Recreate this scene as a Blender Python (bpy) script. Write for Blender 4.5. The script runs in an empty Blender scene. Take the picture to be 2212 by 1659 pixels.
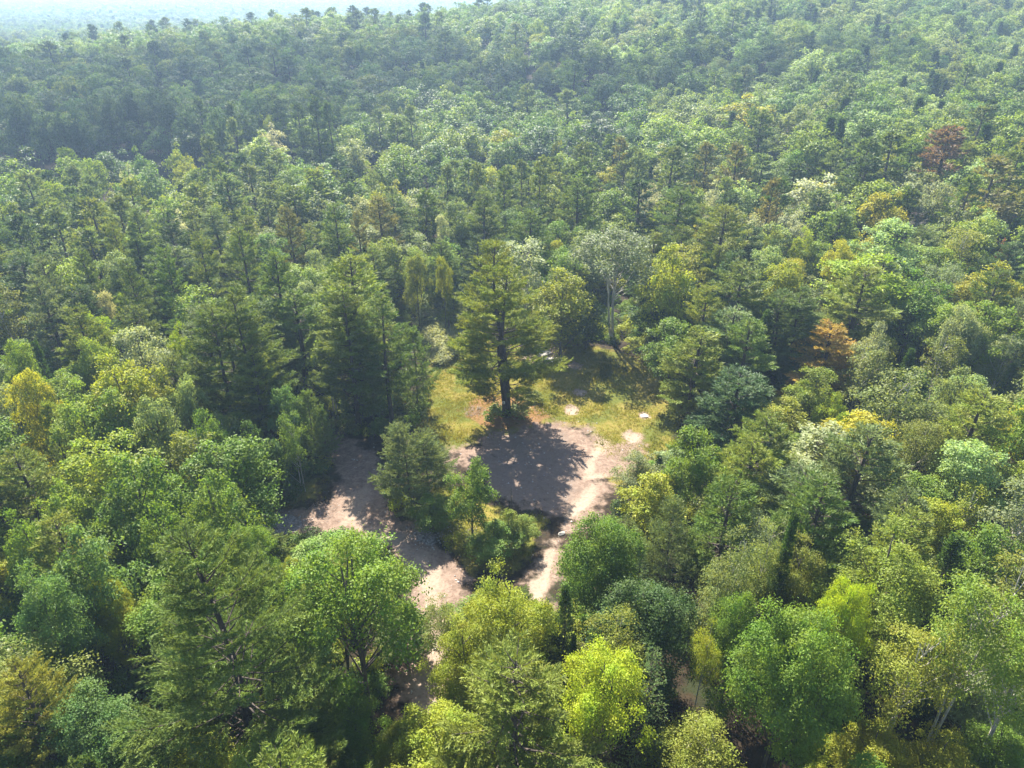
import bpy, math, random
import numpy as np
from mathutils import Vector, Matrix

C = bpy.context.scene.collection
S = bpy.context.scene
PI = math.pi

# ------------------------------------------------------------------ camera, sky, sun, exposure
cam_data = bpy.data.cameras.new('camera')
cam = bpy.data.objects.new('camera', cam_data); C.objects.link(cam)
cam.location = (0, 0, 52.0)
cam.rotation_euler = (math.radians(90 - 29.5), 0, 0)
cam_data.sensor_width = 36.0
cam_data.lens = 36.0 * 1533 / 2212
cam_data.clip_start = 0.5; cam_data.clip_end = 9000
S.camera = cam

SUN_EL, SUN_AZ = math.radians(47.0), math.radians(-14.7)      # azimuth from +Y towards +X
world = bpy.data.worlds.new('World'); S.world = world; world.use_nodes = True
wn = world.node_tree; bg = wn.nodes['Background']
sky = wn.nodes.new('ShaderNodeTexSky'); sky.sky_type = 'NISHITA'; sky.sun_disc = False
sky.sun_elevation = SUN_EL; sky.sun_rotation = SUN_AZ % (2 * PI)
sky.air_density = 1.0; sky.dust_density = 1.0; sky.ozone_density = 1.0
wn.links.new(sky.outputs['Color'], bg.inputs['Color']); bg.inputs['Strength'].default_value = 0.07

sun_data = bpy.data.lights.new('sun', 'SUN'); sun_data.energy = 5.0; sun_data.angle = math.radians(0.53)
sun_data.color = (1.0, 0.93, 0.80)
sun = bpy.data.objects.new('sun', sun_data); C.objects.link(sun)
to_sun = Vector((math.sin(SUN_AZ) * math.cos(SUN_EL), math.cos(SUN_AZ) * math.cos(SUN_EL), math.sin(SUN_EL)))
sun.rotation_euler = to_sun.to_track_quat('Z', 'Y').to_euler(); sun.location = to_sun * 200

S.view_settings.view_transform = 'Standard'; S.view_settings.look = 'None'
S.view_settings.gamma = 1.0; S.view_settings.use_curve_mapping = False
S.view_settings.exposure = 1.85
cy = S.cycles
cy.max_bounces = 6; cy.diffuse_bounces = 2; cy.glossy_bounces = 2; cy.transmission_bounces = 3
cy.volume_bounces = 1; cy.transparent_max_bounces = 12
cy.caustics_reflective = False; cy.caustics_refractive = False
cy.use_adaptive_sampling = False
cy.use_denoising = True
S.render.use_persistent_data = False

# ------------------------------------------------------------------ helpers
def tag(o, label=None, cat=None, group=None, kind=None):
    if label: o['label'] = label
    if cat: o['category'] = cat
    if group: o['group'] = group
    if kind: o['kind'] = kind
    return o

def mesh_np(name, verts, faces, mats, midx=None, smooth=False):
    """one mesh from arrays; faces is a list of (n,k) index arrays"""
    me = bpy.data.meshes.new(name)
    verts = np.asarray(verts, np.float32)
    fl = [np.asarray(f, np.int32) for f in faces if len(f)]
    loops = np.concatenate([f.ravel() for f in fl])
    sizes = np.concatenate([np.full(len(f), f.shape[1], np.int32) for f in fl])
    starts = np.concatenate([[0], np.cumsum(sizes)[:-1]]).astype(np.int32)
    me.vertices.add(len(verts)); me.vertices.foreach_set('co', verts.ravel())
    me.loops.add(len(loops)); me.loops.foreach_set('vertex_index', loops)
    me.polygons.add(len(sizes)); me.polygons.foreach_set('loop_start', starts)
    me.polygons.foreach_set('loop_total', sizes)
    for m in mats: me.materials.append(m)
    if midx is not None: me.polygons.foreach_set('material_index', np.asarray(midx, np.int32))
    if smooth: me.polygons.foreach_set('use_smooth', np.ones(len(sizes), bool))
    me.update(calc_edges=True)
    return me

def link(name, data, parent=None, loc=None):
    o = bpy.data.objects.new(name, data); C.objects.link(o)
    if parent is not None: o.parent = parent
    if loc is not None: o.location = loc
    return o

def nrm(v):
    return v / np.maximum(np.linalg.norm(v, axis=-1, keepdims=True), 1e-9)

def sm(a, b, x):
    t = np.clip((x - a) / (b - a), 0, 1); return t * t * (3 - 2 * t)

def vnoise(x, y, scale, seed):
    """smooth value noise in -1..1"""
    x = np.asarray(x, float) / scale; y = np.asarray(y, float) / scale
    xi = np.floor(x).astype(np.int64); yi = np.floor(y).astype(np.int64)
    fx = x - xi; fy = y - yi; fx = fx * fx * (3 - 2 * fx); fy = fy * fy * (3 - 2 * fy)
    def h(i, j):
        n = (i * 374761393 + j * 668265263 + seed * 974634777) & 0x7fffffff
        n = ((n ^ (n >> 13)) * 1274126177) & 0x7fffffff
        return ((n ^ (n >> 16)) & 0xffff) / 32767.5 - 1
    a = h(xi, yi); b = h(xi + 1, yi); c = h(xi, yi + 1); d = h(xi + 1, yi + 1)
    return (a * (1 - fx) + b * fx) * (1 - fy) + (c * (1 - fx) + d * fx) * fy

def ter(x, y):
    """ground height: flat round the clearing, a wooded hill behind, lowland beyond it on the left"""
    x = np.asarray(x, float); y = np.asarray(y, float)
    ch = np.interp(x, [-420, -310, -226, -142, -58, 20, 110, 320], [0, 2, 11, 18, 21, 30, 33, 36])
    left = 1 - sm(-60, 30, x)
    fall = 1 - sm(455, 640, y) * left
    hill = ch * sm(205, 435, y) * fall
    right = 9 * sm(15, 110, x) * sm(85, 180, y) * (1 - sm(205, 435, y))
    far = np.where(y > 640, -4 * sm(640, 800, y) * left, 0)
    return hill + right + far

class Geo:
    """collects tubes and loose faces for one mesh"""
    def __init__(self): self.v = []; self.f3 = []; self.f4 = []; self.n = 0; self.m3 = []; self.m4 = []
    def add(self, v, f3=None, f4=None, m=0):
        v = np.asarray(v, np.float32).reshape(-1, 3)
        if f3 is not None and len(f3): self.f3.append(np.asarray(f3) + self.n); self.m3.append(np.full(len(f3), m))
        if f4 is not None and len(f4): self.f4.append(np.asarray(f4) + self.n); self.m4.append(np.full(len(f4), m))
        self.v.append(v); self.n += len(v)
    def tube(self, pts, rad, sides=6, m=0):
        pts = np.asarray(pts, float); rad = np.asarray(rad, float); k = len(pts)
        tan = np.gradient(pts, axis=0); tan = nrm(tan)
        ref = np.array([1.0, 0, 0]) if abs(tan[0][2]) > .7 else np.array([0, 0, 1.0])
        a = nrm(np.cross(tan, ref)); b = np.cross(tan, a)
        th = np.linspace(0, 2 * PI, sides, endpoint=False)
        ring = pts[:, None] + rad[:, None, None] * (np.cos(th)[None, :, None] * a[:, None] + np.sin(th)[None, :, None] * b[:, None])
        i = np.arange(k - 1)[:, None] * sides; j = np.arange(sides)[None]; j2 = (j + 1) % sides
        f4 = np.stack([i + j, i + j2, i + sides + j2, i + sides + j], -1).reshape(-1, 4)
        self.add(ring.reshape(-1, 3), None, f4, m)
    def build(self, name, mats, smooth=False):
        fs = []; mi = []
        if self.f3: fs.append(np.concatenate(self.f3)); mi.append(np.concatenate(self.m3))
        if self.f4: fs.append(np.concatenate(self.f4)); mi.append(np.concatenate(self.m4))
        return mesh_np(name, np.concatenate(self.v), fs, mats, np.concatenate(mi), smooth)

# ------------------------------------------------------------------ materials
def new_mat(name):
    m = bpy.data.materials.new(name); m.use_nodes = True
    nt = m.node_tree; nt.nodes.clear()
    out = nt.nodes.new('ShaderNodeOutputMaterial')
    return m, nt, out

def N(nt, t, **kw):
    n = nt.nodes.new(t)
    for k, v in kw.items(): setattr(n, k, v)
    return n

def mixc(nt, fac, a, b, mode='MIX'):
    n = nt.nodes.new('ShaderNodeMix'); n.data_type = 'RGBA'; n.blend_type = mode; n.clamp_factor = True
    for s, v in ((n.inputs['Factor'], fac), (n.inputs[6], a), (n.inputs[7], b)):
        if hasattr(v, 'links') or isinstance(v, bpy.types.NodeSocket): nt.links.new(v, s)
        elif isinstance(v, (int, float)): s.default_value = v
        else: s.default_value = (*v, 1) if len(v) == 3 else v
    return n.outputs[2]

def mathn(nt, op, a, b=None, clamp=False):
    n = nt.nodes.new('ShaderNodeMath'); n.operation = op; n.use_clamp = clamp
    for i, v in enumerate((a, b)):
        if v is None: continue
        if isinstance(v, (int, float)): n.inputs[i].default_value = v
        else: nt.links.new(v, n.inputs[i])
    return n.outputs[0]

def ramp(nt, x, lo, hi):
    n = nt.nodes.new('ShaderNodeMapRange'); n.interpolation_type = 'SMOOTHSTEP'
    nt.links.new(x, n.inputs[0]); n.inputs[1].default_value = lo; n.inputs[2].default_value = hi
    return n.outputs[0]

def noise(nt, scale, detail=3, vec=None, rough=.6):
    n = nt.nodes.new('ShaderNodeTexNoise'); n.inputs['Scale'].default_value = scale
    n.inputs['Detail'].default_value = detail; n.inputs['Roughness'].default_value = rough
    if vec is not None: nt.links.new(vec, n.inputs['Vector'])
    return n.outputs['Fac']

def foliage(name, trans=.42, rough=.42, spec=.35, inst=False, vary=.55):
    """leaf: reflects, and lets warm light through; each leaf its own tone"""
    m, nt, out = new_mat(name)
    if inst:
        a = N(nt, 'ShaderNodeAttribute', attribute_type='INSTANCER', attribute_name='tint'); tint = a.outputs['Color']
    else:
        tint = N(nt, 'ShaderNodeObjectInfo').outputs['Color']
    geo = N(nt, 'ShaderNodeNewGeometry'); rnd = geo.outputs['Random Per Island']
    tc = N(nt, 'ShaderNodeTexCoord')
    big = noise(nt, .38, 2, tc.outputs['Object'])
    val = mathn(nt, 'ADD', mathn(nt, 'MULTIPLY', rnd, vary), 1 - vary * .5)
    val = mathn(nt, 'MULTIPLY', val, mathn(nt, 'ADD', mathn(nt, 'MULTIPLY', big, .9), .55))
    hsv = N(nt, 'ShaderNodeHueSaturation')
    nt.links.new(tint, hsv.inputs['Color']); nt.links.new(val, hsv.inputs['Value'])
    clump = noise(nt, .55, 2, tc.outputs['Object'])
    nt.links.new(mathn(nt, 'ADD', mathn(nt, 'MULTIPLY', clump, -.09), .548), hsv.inputs['Hue'])
    col = hsv.outputs['Color']
    p = N(nt, 'ShaderNodeBsdfPrincipled')
    nt.links.new(col, p.inputs['Base Color']); p.inputs['Roughness'].default_value = rough
    p.inputs['Specular IOR Level'].default_value = spec
    t = N(nt, 'ShaderNodeBsdfTranslucent')
    nt.links.new(mixc(nt, 1.0, col, (1.75, 1.6, .75), 'MULTIPLY'), t.inputs['Color'])
    mx = N(nt, 'ShaderNodeMixShader'); mx.inputs[0].default_value = trans
    nt.links.new(p.outputs[0], mx.inputs[1]); nt.links.new(t.outputs[0], mx.inputs[2])
    nt.links.new(mx.outputs[0], out.inputs['Surface'])
    return m

def bark(name, fixed=None):
    m, nt, out = new_mat(name)
    if fixed is None: tint = N(nt, 'ShaderNodeObjectInfo').outputs['Color']
    else:
        c = N(nt, 'ShaderNodeRGB'); c.outputs[0].default_value = (*fixed, 1); tint = c.outputs[0]
    tc = N(nt, 'ShaderNodeTexCoord')
    mp = N(nt, 'ShaderNodeMapping'); mp.inputs['Scale'].default_value = (6, 6, 1.4)
    nt.links.new(tc.outputs['Object'], mp.inputs['Vector'])
    f = noise(nt, 1.0, 4, mp.outputs['Vector'])
    col = mixc(nt, 1.0, tint, mixc(nt, ramp(nt, f, .3, .7), (.45, .45, .45), (1.35, 1.3, 1.25)), 'MULTIPLY')
    p = N(nt, 'ShaderNodeBsdfPrincipled'); nt.links.new(col, p.inputs['Base Color']); p.inputs['Roughness'].default_value = .9
    b = N(nt, 'ShaderNodeBump'); b.inputs['Strength'].default_value = .6; b.inputs['Distance'].default_value = .05
    nt.links.new(f, b.inputs['Height']); nt.links.new(b.outputs[0], p.inputs['Normal'])
    nt.links.new(p.outputs[0], out.inputs['Surface'])
    return m

M_leaf = foliage('leaf', .38, .50, .22, vary=.42)
M_need = foliage('needles', .28, .55, .2, vary=.5)
M_leaf_i = foliage('leaf_far', .38, .50, .22, inst=True, vary=.42)
M_bark = bark('bark'); M_bark_i = bark('bark_far', (.07, .058, .048))

def plain(name, c1, c2, scale, rough=.9, bump=.3, detail=5):
    m, nt, out = new_mat(name)
    tc = N(nt, 'ShaderNodeTexCoord'); f = noise(nt, scale, detail, tc.outputs['Object'])
    p = N(nt, 'ShaderNodeBsdfPrincipled'); nt.links.new(mixc(nt, ramp(nt, f, .3, .7), c1, c2), p.inputs['Base Color'])
    p.inputs['Roughness'].default_value = rough
    b = N(nt, 'ShaderNodeBump'); b.inputs['Strength'].default_value = bump; b.inputs['Distance'].default_value = .04
    nt.links.new(f, b.inputs['Height']); nt.links.new(b.outputs[0], p.inputs['Normal'])
    nt.links.new(p.outputs[0], out.inputs['Surface'])
    return m

M_rock = plain('pale_rock', (.42, .38, .33), (.66, .61, .55), 2.2)
M_stone = plain('grey_stone', (.24, .22, .21), (.50, .47, .45), 1.7)
M_board = plain('white_board', (.74, .74, .72), (.82, .82, .80), 6, .5, .02)
M_ink = plain('black_paint', (.02, .02, .02), (.035, .035, .035), 8, .6, .02)
M_twig = plain('dry_twigs', (.20, .17, .15), (.42, .37, .33), 3)

def ground_material():
    m, nt, out = new_mat('ground')
    tc = N(nt, 'ShaderNodeTexCoord'); P = tc.outputs['Object']
    at = N(nt, 'ShaderNodeAttribute', attribute_name='mask'); sp = N(nt, 'ShaderNodeSeparateColor'); nt.links.new(at.outputs['Color'], sp.inputs[0])
    at2 = N(nt, 'ShaderNodeAttribute', attribute_name='mask2'); sp2 = N(nt, 'ShaderNodeSeparateColor'); nt.links.new(at2.outputs['Color'], sp2.inputs[0])
    dirt, grass, litter = sp.outputs; pale, gray, gravel = sp2.outputs
    nb = noise(nt, .55, 6, P, .65); nf = noise(nt, 3.2, 5, P, .7); nm = noise(nt, 1.3, 4, P, .6); nl = noise(nt, .16, 4, P)
    def edge(msk, amp, lo, hi):
        return ramp(nt, mathn(nt, 'ADD', msk, mathn(nt, 'MULTIPLY', mathn(nt, 'SUBTRACT', nb, .5), amp)), lo, hi)
    floor = mixc(nt, ramp(nt, nm, .35, .65), (.018, .013, .009), (.042, .029, .017))  # brown litter, darkened further in place of shade on the lane
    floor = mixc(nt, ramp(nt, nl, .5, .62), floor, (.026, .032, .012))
    gr = mixc(nt, ramp(nt, nm, .36, .64), (.150, .140, .022), (.205, .165, .040))
    gr = mixc(nt, ramp(nt, nl, .46, .6), gr, (.100, .115, .020))
    di = mixc(nt, ramp(nt, nm, .35, .68), (.185, .130, .100), (.275, .200, .156))
    di = mixc(nt, mathn(nt, 'MULTIPLY', ramp(nt, nf, .48, .66), .75), di, (.125, .080, .056))
    gy = mixc(nt, ramp(nt, nf, .35, .7), (.150, .114, .094), (.225, .180, .150))
    di = mixc(nt, mathn(nt, 'MULTIPLY', edge(gray, .5, .35, .7), .7), di, gy)
    pl = mixc(nt, ramp(nt, nf, .4, .75), (.340, .265, .205), (.250, .185, .140))
    di = mixc(nt, mathn(nt, 'MULTIPLY', edge(pale, 1.2, .35, .95), .9), di, pl)
    gv = mixc(nt, ramp(nt, nf, .40, .60), (.14, .125, .125), (.34, .315, .315))
    di = mixc(nt, edge(gravel, .7, .42, .6), di, gv)
    li = mixc(nt, ramp(nt, nf, .35, .65), (.170, .075, .036), (.235, .125, .065))
    c = mixc(nt, edge(grass, 1.3, .34, .62), floor, gr)
    c = mixc(nt, mathn(nt, 'MULTIPLY', edge(litter, 1.5, .35, .75), .8), c, li)
    c = mixc(nt, edge(dirt, 1.5, .32, .66), c, di)
    p = N(nt, 'ShaderNodeBsdfPrincipled'); nt.links.new(c, p.inputs['Base Color']); p.inputs['Roughness'].default_value = .95
    p.inputs['Specular IOR Level'].default_value = .15
    b = N(nt, 'ShaderNodeBump'); b.inputs['Strength'].default_value = .7; b.inputs['Distance'].default_value = .12
    nt.links.new(mathn(nt, 'ADD', nf, nb), b.inputs['Height']); nt.links.new(b.outputs[0], p.inputs['Normal'])
    nt.links.new(p.outputs[0], out.inputs['Surface'])
    return m
M_ground = ground_material()

# ------------------------------------------------------------------ the ground: outlines in metres round the clearing
ROAD = [(-24.4, 76.6), (-21, 77.3), (-17.4, 74.8), (-15.4, 69.1), (-14.2, 63.9), (-12.1, 61.1), (-9, 60.8), (-6.9, 56.3), (-4.9, 53.7), (-4.5, 49.8), (-5.6, 43.8), (-5.6, 38.1), (-8.6, 36.5), (-10.2, 43.8), (-9.2, 47.5), (-10.6, 53.3), (-13.6, 57.6), (-17.4, 59), (-20.9, 59), (-23, 57.4), (-25.6, 58), (-28.4, 62.1), (-24.1, 63.7), (-21, 64.7), (-20.6, 69.1), (-23.3, 73)]
TRACK = [(-8, 73), (-6.9, 75.8), (-2.8, 78.2), (4.7, 81.8), (10.8, 79.9), (12.3, 76.6), (16.8, 76.6), (16.6, 73), (12.7, 68.2), (11, 63.9), (6.9, 57.6), (5.3, 52.9), (3.1, 48.7), (1.8, 43.8), (-.3, 43.8), (.9, 49.2), (2.1, 54.9), (4.6, 61), (1.3, 62), (-1.9, 64.3), (-3.6, 67.8), (-7.4, 70)]
GRASS = [(-12.1, 82.2), (-11.2, 89), (-13.2, 102.5), (-12.8, 110.4), (-7.9, 115.2), (3.6, 113.2), (9.5, 105.9), (14.4, 101.7), (22.7, 97.7), (22.5, 87.8), (19.8, 76), (16.6, 73), (12.7, 68.2), (11.7, 72), (10.8, 79.9), (4.7, 81.8), (-2.8, 78.2), (-7.2, 75.8), (-10.3, 79.3)]
ISLAND = [(-14.2, 66.4), (-11.4, 68.2), (-7.4, 66.4), (-2.5, 64.3), (1.3, 62), (4.3, 60.7), (2.1, 55.3), (.2, 53.6), (-3.6, 53.3), (-6.9, 56.6), (-9, 60.8), (-12.8, 62.3)]
VERGE = [(-31, 66), (-23, 70), (-21.5, 64.5), (-25, 62.6), (-31, 61)]
LITTER = [(-7, 86.5), (-3.8, 89.1), (.9, 89.1), (5.2, 85.2), (4.4, 81), (-1, 79.4), (-6.1, 82.2)]
FERNS = [(-16.7, 113.2), (-13, 118.2), (-7.9, 116.2), (-7.1, 105.9), (-10.2, 97.7), (-12.2, 95.2), (-15.1, 102.5)]
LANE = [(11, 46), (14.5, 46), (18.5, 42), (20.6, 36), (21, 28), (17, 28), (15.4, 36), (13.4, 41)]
STREAK = [(18.7, 82.8), (12.3, 77.1), (10.3, 73.5), (8.9, 69.1), (10.6, 69.1), (8.4, 65.1), (6.2, 61.9), (4.2, 57.7), (2.8, 52.9), (1.3, 47)]
ROADLINE = [(-18, 66), (-17.5, 61.5), (-12, 57.5), (-8.4, 53), (-6.8, 48), (-7.2, 38)]
SPOTS = [(8.3, 84.6, 1.1), (9.9, 89.4, 1.0), (9.9, 97.7, 1.1), (18.3, 83.2, .8), (4.7, 101.5, 3.4), (2.2, 106.5, 2.2), (15.8, 78, 1.3)]

def sdf(px, py, poly):
    """signed distance, positive inside"""
    P = np.array(poly, float); d = np.full(px.shape, 1e9); ins = np.zeros(px.shape, bool)
    for i in range(len(P)):
        a = P[i - 1]; b = P[i]; e = b - a
        t = np.clip(((px - a[0]) * e[0] + (py - a[1]) * e[1]) / (e @ e), 0, 1)
        d = np.minimum(d, np.hypot(px - a[0] - t * e[0], py - a[1] - t * e[1]))
        c = ((a[1] > py) != (b[1] > py)) & (px < (b[0] - a[0]) * (py - a[1]) / (b[1] - a[1] + 1e-12) + a[0])
        ins ^= c
    return np.where(ins, d, -d)

def dline(px, py, line):
    P = np.array(line, float); d = np.full(px.shape, 1e9)
    for a, b in zip(P[:-1], P[1:]):
        e = b - a; t = np.clip(((px - a[0]) * e[0] + (py - a[1]) * e[1]) / (e @ e), 0, 1)
        d = np.minimum(d, np.hypot(px - a[0] - t * e[0], py - a[1] - t * e[1]))
    return d

def masks(x, y):
    wob = .8 * vnoise(x, y, 3.1, 3) + .4 * vnoise(x, y, 1.1, 4)
    soft = lambda s, w: np.clip(.5 + (s + wob) / w, 0, 1)
    road = sdf(x, y, ROAD); track = sdf(x, y, TRACK); lane = sdf(x, y, LANE)
    dirt = soft(road, 3.0)
    dirt = np.maximum(dirt, soft(track + .8 * vnoise(x, y, 5, 9), 5.0) * (.86 + .25 * vnoise(x, y, 2.3, 8)))
    island = soft(sdf(x, y, ISLAND), 2.4)
    grass = np.maximum(soft(sdf(x, y, GRASS) + 1.0, 4.0), np.maximum(island * .8, soft(sdf(x, y, VERGE), 4) * .75))
    dirt = dirt * (1 - .9 * island)
    spot = np.zeros_like(x)
    for a, b, r in SPOTS: spot = np.maximum(spot, np.clip(1.5 - np.hypot((x - a), (y - b) * .8) / r, 0, 1))
    dirt = np.maximum(dirt, spot)
    litter = soft(sdf(x, y, LITTER), 3.0)
    pale = np.maximum(np.clip(1.1 - dline(x, y, STREAK) / 1.5 + .35 * wob, 0, 1), spot)
    pale = np.maximum(pale, .8 * np.clip(1.15 - dline(x, y, ROADLINE) / 2.6 + .3 * wob, 0, 1))
    gray = soft(sdf(x, y, [(-6, 72), (-1, 78), (7, 79), (9.5, 73), (8, 67), (4, 62), (-2, 64.5), (-5, 69)]), 5)
    gravel = np.maximum(np.clip(1.3 - np.hypot((x + 8.6) / 2.4, (y - 59.2) / 2.6), 0, 1), np.clip(1.2 - np.hypot((x + 25.6) / 3.5, (y - 60.5) / 2.3), 0, 1))
    return dirt, grass, litter, pale, gray, gravel

def relief(x, y):
    dirt, grass, litter, pale, gray, gravel = masks(x, y)
    z = .16 * vnoise(x, y, 6, 11) + .07 * vnoise(x, y, 1.7, 12) + .03 * vnoise(x, y, .7, 13)
    z = z - .22 * np.clip(pale - .3, 0, 1) * sm(.3, .9, dirt)                # the washed-out ruts lie lower
    dl = dline(x, y, ROADLINE)
    z = z - .07 * np.exp(-((dl - .85) / .28) ** 2) - .05 * np.exp(-((dl - 1.9) / .25) ** 2)
    edge = sm(0, 5, x - X0) * sm(0, 5, X1 - x) * sm(0, 5, y - Y0) * sm(0, 5, Y1 - y)
    return z * edge
X0, X1, Y0, Y1, CS = -34.0, 30.0, 26.0, 122.0, .4

def gz(x, y):
    x = np.atleast_1d(np.asarray(x, float)); y = np.atleast_1d(np.asarray(y, float))
    inb = (x > X0) & (x < X1) & (y > Y0) & (y < Y1)
    return ter(x, y) + np.where(inb, relief(x, y), 0)

def put_masks(me, mk):
    n = len(me.vertices)
    for nm, tr in (('mask', mk[:3]), ('mask2', mk[3:])):
        a = me.color_attributes.new(nm, 'FLOAT_COLOR', 'POINT')
        col = np.ones((n, 4), np.float32)
        for i, q in enumerate(tr): col[:, i] = q
        a.data.foreach_set('color', col.ravel())

def build_ground():
    nx = int(round((X1 - X0) / CS)); ny = int(round((Y1 - Y0) / CS))
    xs = np.linspace(X0, X1, nx + 1); ys = np.linspace(Y0, Y1, ny + 1)
    gx, gy = np.meshgrid(xs, ys); fx = gx.ravel(); fy = gy.ravel()
    z = ter(fx, fy) + relief(fx, fy); mk = masks(fx, fy)
    j, i = np.meshgrid(np.arange(ny), np.arange(nx), indexing='ij')
    a = (j * (nx + 1) + i).ravel(); quads = np.stack([a, a + 1, a + nx + 2, a + nx + 1], 1)
    dq = mk[0][quads].mean(1); gq = mk[1][quads].mean(1)
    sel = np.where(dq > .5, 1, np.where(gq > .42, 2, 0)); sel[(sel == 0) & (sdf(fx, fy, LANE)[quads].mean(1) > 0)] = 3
    for s, nm in ((1, 'dirt_track'), (2, 'meadow'), (0, 'woodland_ground'), (3, 'shaded_lane')):  # lane takes the dark floor colour instead of dirt, standing in for shade
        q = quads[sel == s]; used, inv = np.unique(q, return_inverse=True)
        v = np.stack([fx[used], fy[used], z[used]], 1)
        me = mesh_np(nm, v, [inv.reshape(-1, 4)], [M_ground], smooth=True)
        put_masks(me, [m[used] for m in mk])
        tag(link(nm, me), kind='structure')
    # forest floor: one coarse sheet to the horizon with the fine patch cut out of it
    ax = np.concatenate([-np.geomspace(4000, 460, 14), np.arange(-420, X0, 7.0), np.arange(X0, X1 + .1, 8.0), np.arange(X1 + 7, 421, 7.0), np.geomspace(460, 4000, 14)])
    ay = np.concatenate([[-160, -80, -30, 0], np.arange(10, Y0, 8), np.arange(Y0, Y1 + .1, 8.0), np.arange(Y1 + 7, 700, 7.0), np.geomspace(740, 5000, 16)])
    ax = np.unique(np.round(ax, 3)); ay = np.unique(np.round(ay, 3))
    gx, gy = np.meshgrid(ax, ay); fx = gx.ravel(); fy = gy.ravel()
    z = ter(fx, fy); nx = len(ax) - 1; ny = len(ay) - 1
    j, i = np.meshgrid(np.arange(ny), np.arange(nx), indexing='ij')
    a = (j * (nx + 1) + i).ravel(); quads = np.stack([a, a + 1, a + nx + 2, a + nx + 1], 1)
    cx = fx[quads].mean(1); cyy = fy[quads].mean(1)
    keep = ~((cx > X0) & (cx < X1) & (cyy > Y0) & (cyy < Y1))
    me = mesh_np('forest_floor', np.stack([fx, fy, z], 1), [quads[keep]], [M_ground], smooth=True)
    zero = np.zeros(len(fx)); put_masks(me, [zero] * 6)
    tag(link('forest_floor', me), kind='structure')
build_ground()

# haze: thin even air round camera and scene
def build_haze():
    m, nt, out = new_mat('haze')
    v = N(nt, 'ShaderNodeVolumePrincipled')
    v.inputs['Color'].default_value = (HAZE_COL[0], HAZE_COL[1], HAZE_COL[2], 1)
    v.inputs['Density'].default_value = HAZE_D; v.inputs['Anisotropy'].default_value = HAZE_G
    nt.links.new(v.outputs[0], out.inputs['Volume'])
    g = Geo()
    x0, x1, y0, y1, z0, z1 = -4100, 4100, -260, 5100, -6, 68
    vv = [(x, y, z) for z in (z0, z1) for y in (y0, y1) for x in (x0, x1)]
    g.add(vv, None, [(0, 2, 3, 1), (4, 5, 7, 6), (0, 1, 5, 4), (2, 6, 7, 3), (0, 4, 6, 2), (1, 3, 7, 5)])
    tag(link('haze', g.build('haze', [m])), kind='stuff')
HAZE_COL = (.48, .68, 1.0); HAZE_D = .00040; HAZE_G = .35
if HAZE_D > 0: build_haze()

# an unseen cloud added high behind the hill to shade the left hillside
def build_cloud():
    import bmesh
    rs = np.random.RandomState(12); bm = bmesh.new(); t = (420 - 25) / to_sun.z
    spots = [(-330, 300, 90, 50), (-240, 262, 85, 42), (-235, 335, 85, 50), (-150, 258, 70, 40), (-140, 325, 80, 48), (-75, 262, 42, 36), (-62, 330, 58, 44), (-60, 290, 40, 24), (15, 290, 50, 26), (70, 285, 46, 20), (125, 290, 34, 16), (-330, 235, 60, 24), (-420, 310, 90, 55)]
    for x, y, rx, ry in spots:
        c = Vector((x, y, 25)) + to_sun * t
        for k in range(4):
            f = .55 if k else .9
            o = Vector((rs.uniform(-.5, .5) * rx, rs.uniform(-.5, .5) * ry, rs.uniform(-4, 10))) if k else Vector((0, 0, 0))
            bmesh.ops.create_icosphere(bm, subdivisions=3, radius=1, matrix=Matrix.Translation(c + o) @ Matrix.Diagonal((rx * f, ry * f, 9, 1)))
    for v in bm.verts:
        n = float(vnoise(v.co.x, v.co.y, 22, 5)) * 6 + float(vnoise(v.co.x, v.co.y, 9, 6)) * 3
        v.co += Vector((n, n * .8, n * .5))
    me = bpy.data.meshes.new('cloud'); bm.to_mesh(me); bm.free()
    m, nt, out = new_mat('cloud'); d = N(nt, 'ShaderNodeBsdfDiffuse'); d.inputs[0].default_value = (.9, .9, .9, 1)
    tr = N(nt, 'ShaderNodeBsdfTranslucent'); tr.inputs[0].default_value = (.85, .85, .87, 1); mx = N(nt, 'ShaderNodeMixShader')
    nt.links.new(d.outputs[0], mx.inputs[1]); nt.links.new(tr.outputs[0], mx.inputs[2]); tp = N(nt, 'ShaderNodeBsdfTransparent'); m2 = N(nt, 'ShaderNodeMixShader'); m2.inputs[0].default_value = .40     # lets part of the sun through, to lighten the added shade
    nt.links.new(tp.outputs[0], m2.inputs[1]); nt.links.new(mx.outputs[0], m2.inputs[2]); nt.links.new(m2.outputs[0], out.inputs['Surface'])
    me.materials.append(m); o = tag(link('cloud', me), kind='stuff')
    rm = o.modifiers.new('one_skin', 'REMESH'); rm.mode = 'VOXEL'; rm.voxel_size = 5.0
build_cloud()

# ------------------------------------------------------------------ trees
def rot_frame(d):
    """two unit vectors square to each direction"""
    ref = np.where(np.abs(d[:, 2:3]) > .85, np.array([[1.0, 0, 0]]), np.array([[0, 0, 1.0]]))
    a = nrm(np.cross(d, ref)); return a, np.cross(d, a)

def add_leaves(g, rs, pos, nor, size, asp=.62, m=0):
    """kite shaped leaves"""
    n = len(pos); nor = nrm(nor); a, b = rot_frame(nor)
    th = rs.uniform(0, 2 * PI, n)[:, None]
    t = a * np.cos(th) + b * np.sin(th); s = np.cross(nor, t)
    L = size * rs.uniform(.7, 1.3, n)[:, None]; W = L * asp * .5
    fold = nor * (L * .12)
    v = np.stack([pos - t * L * .5, pos + s * W + fold - t * L * .05, pos + t * L * .5 - fold * .6, pos - s * W + fold - t * L * .05], 1).reshape(-1, 3)
    i = np.arange(n)[:, None] * 4
    g.add(v, np.concatenate([i + [0, 1, 2], i + [0, 2, 3]]), None, m)

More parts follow.
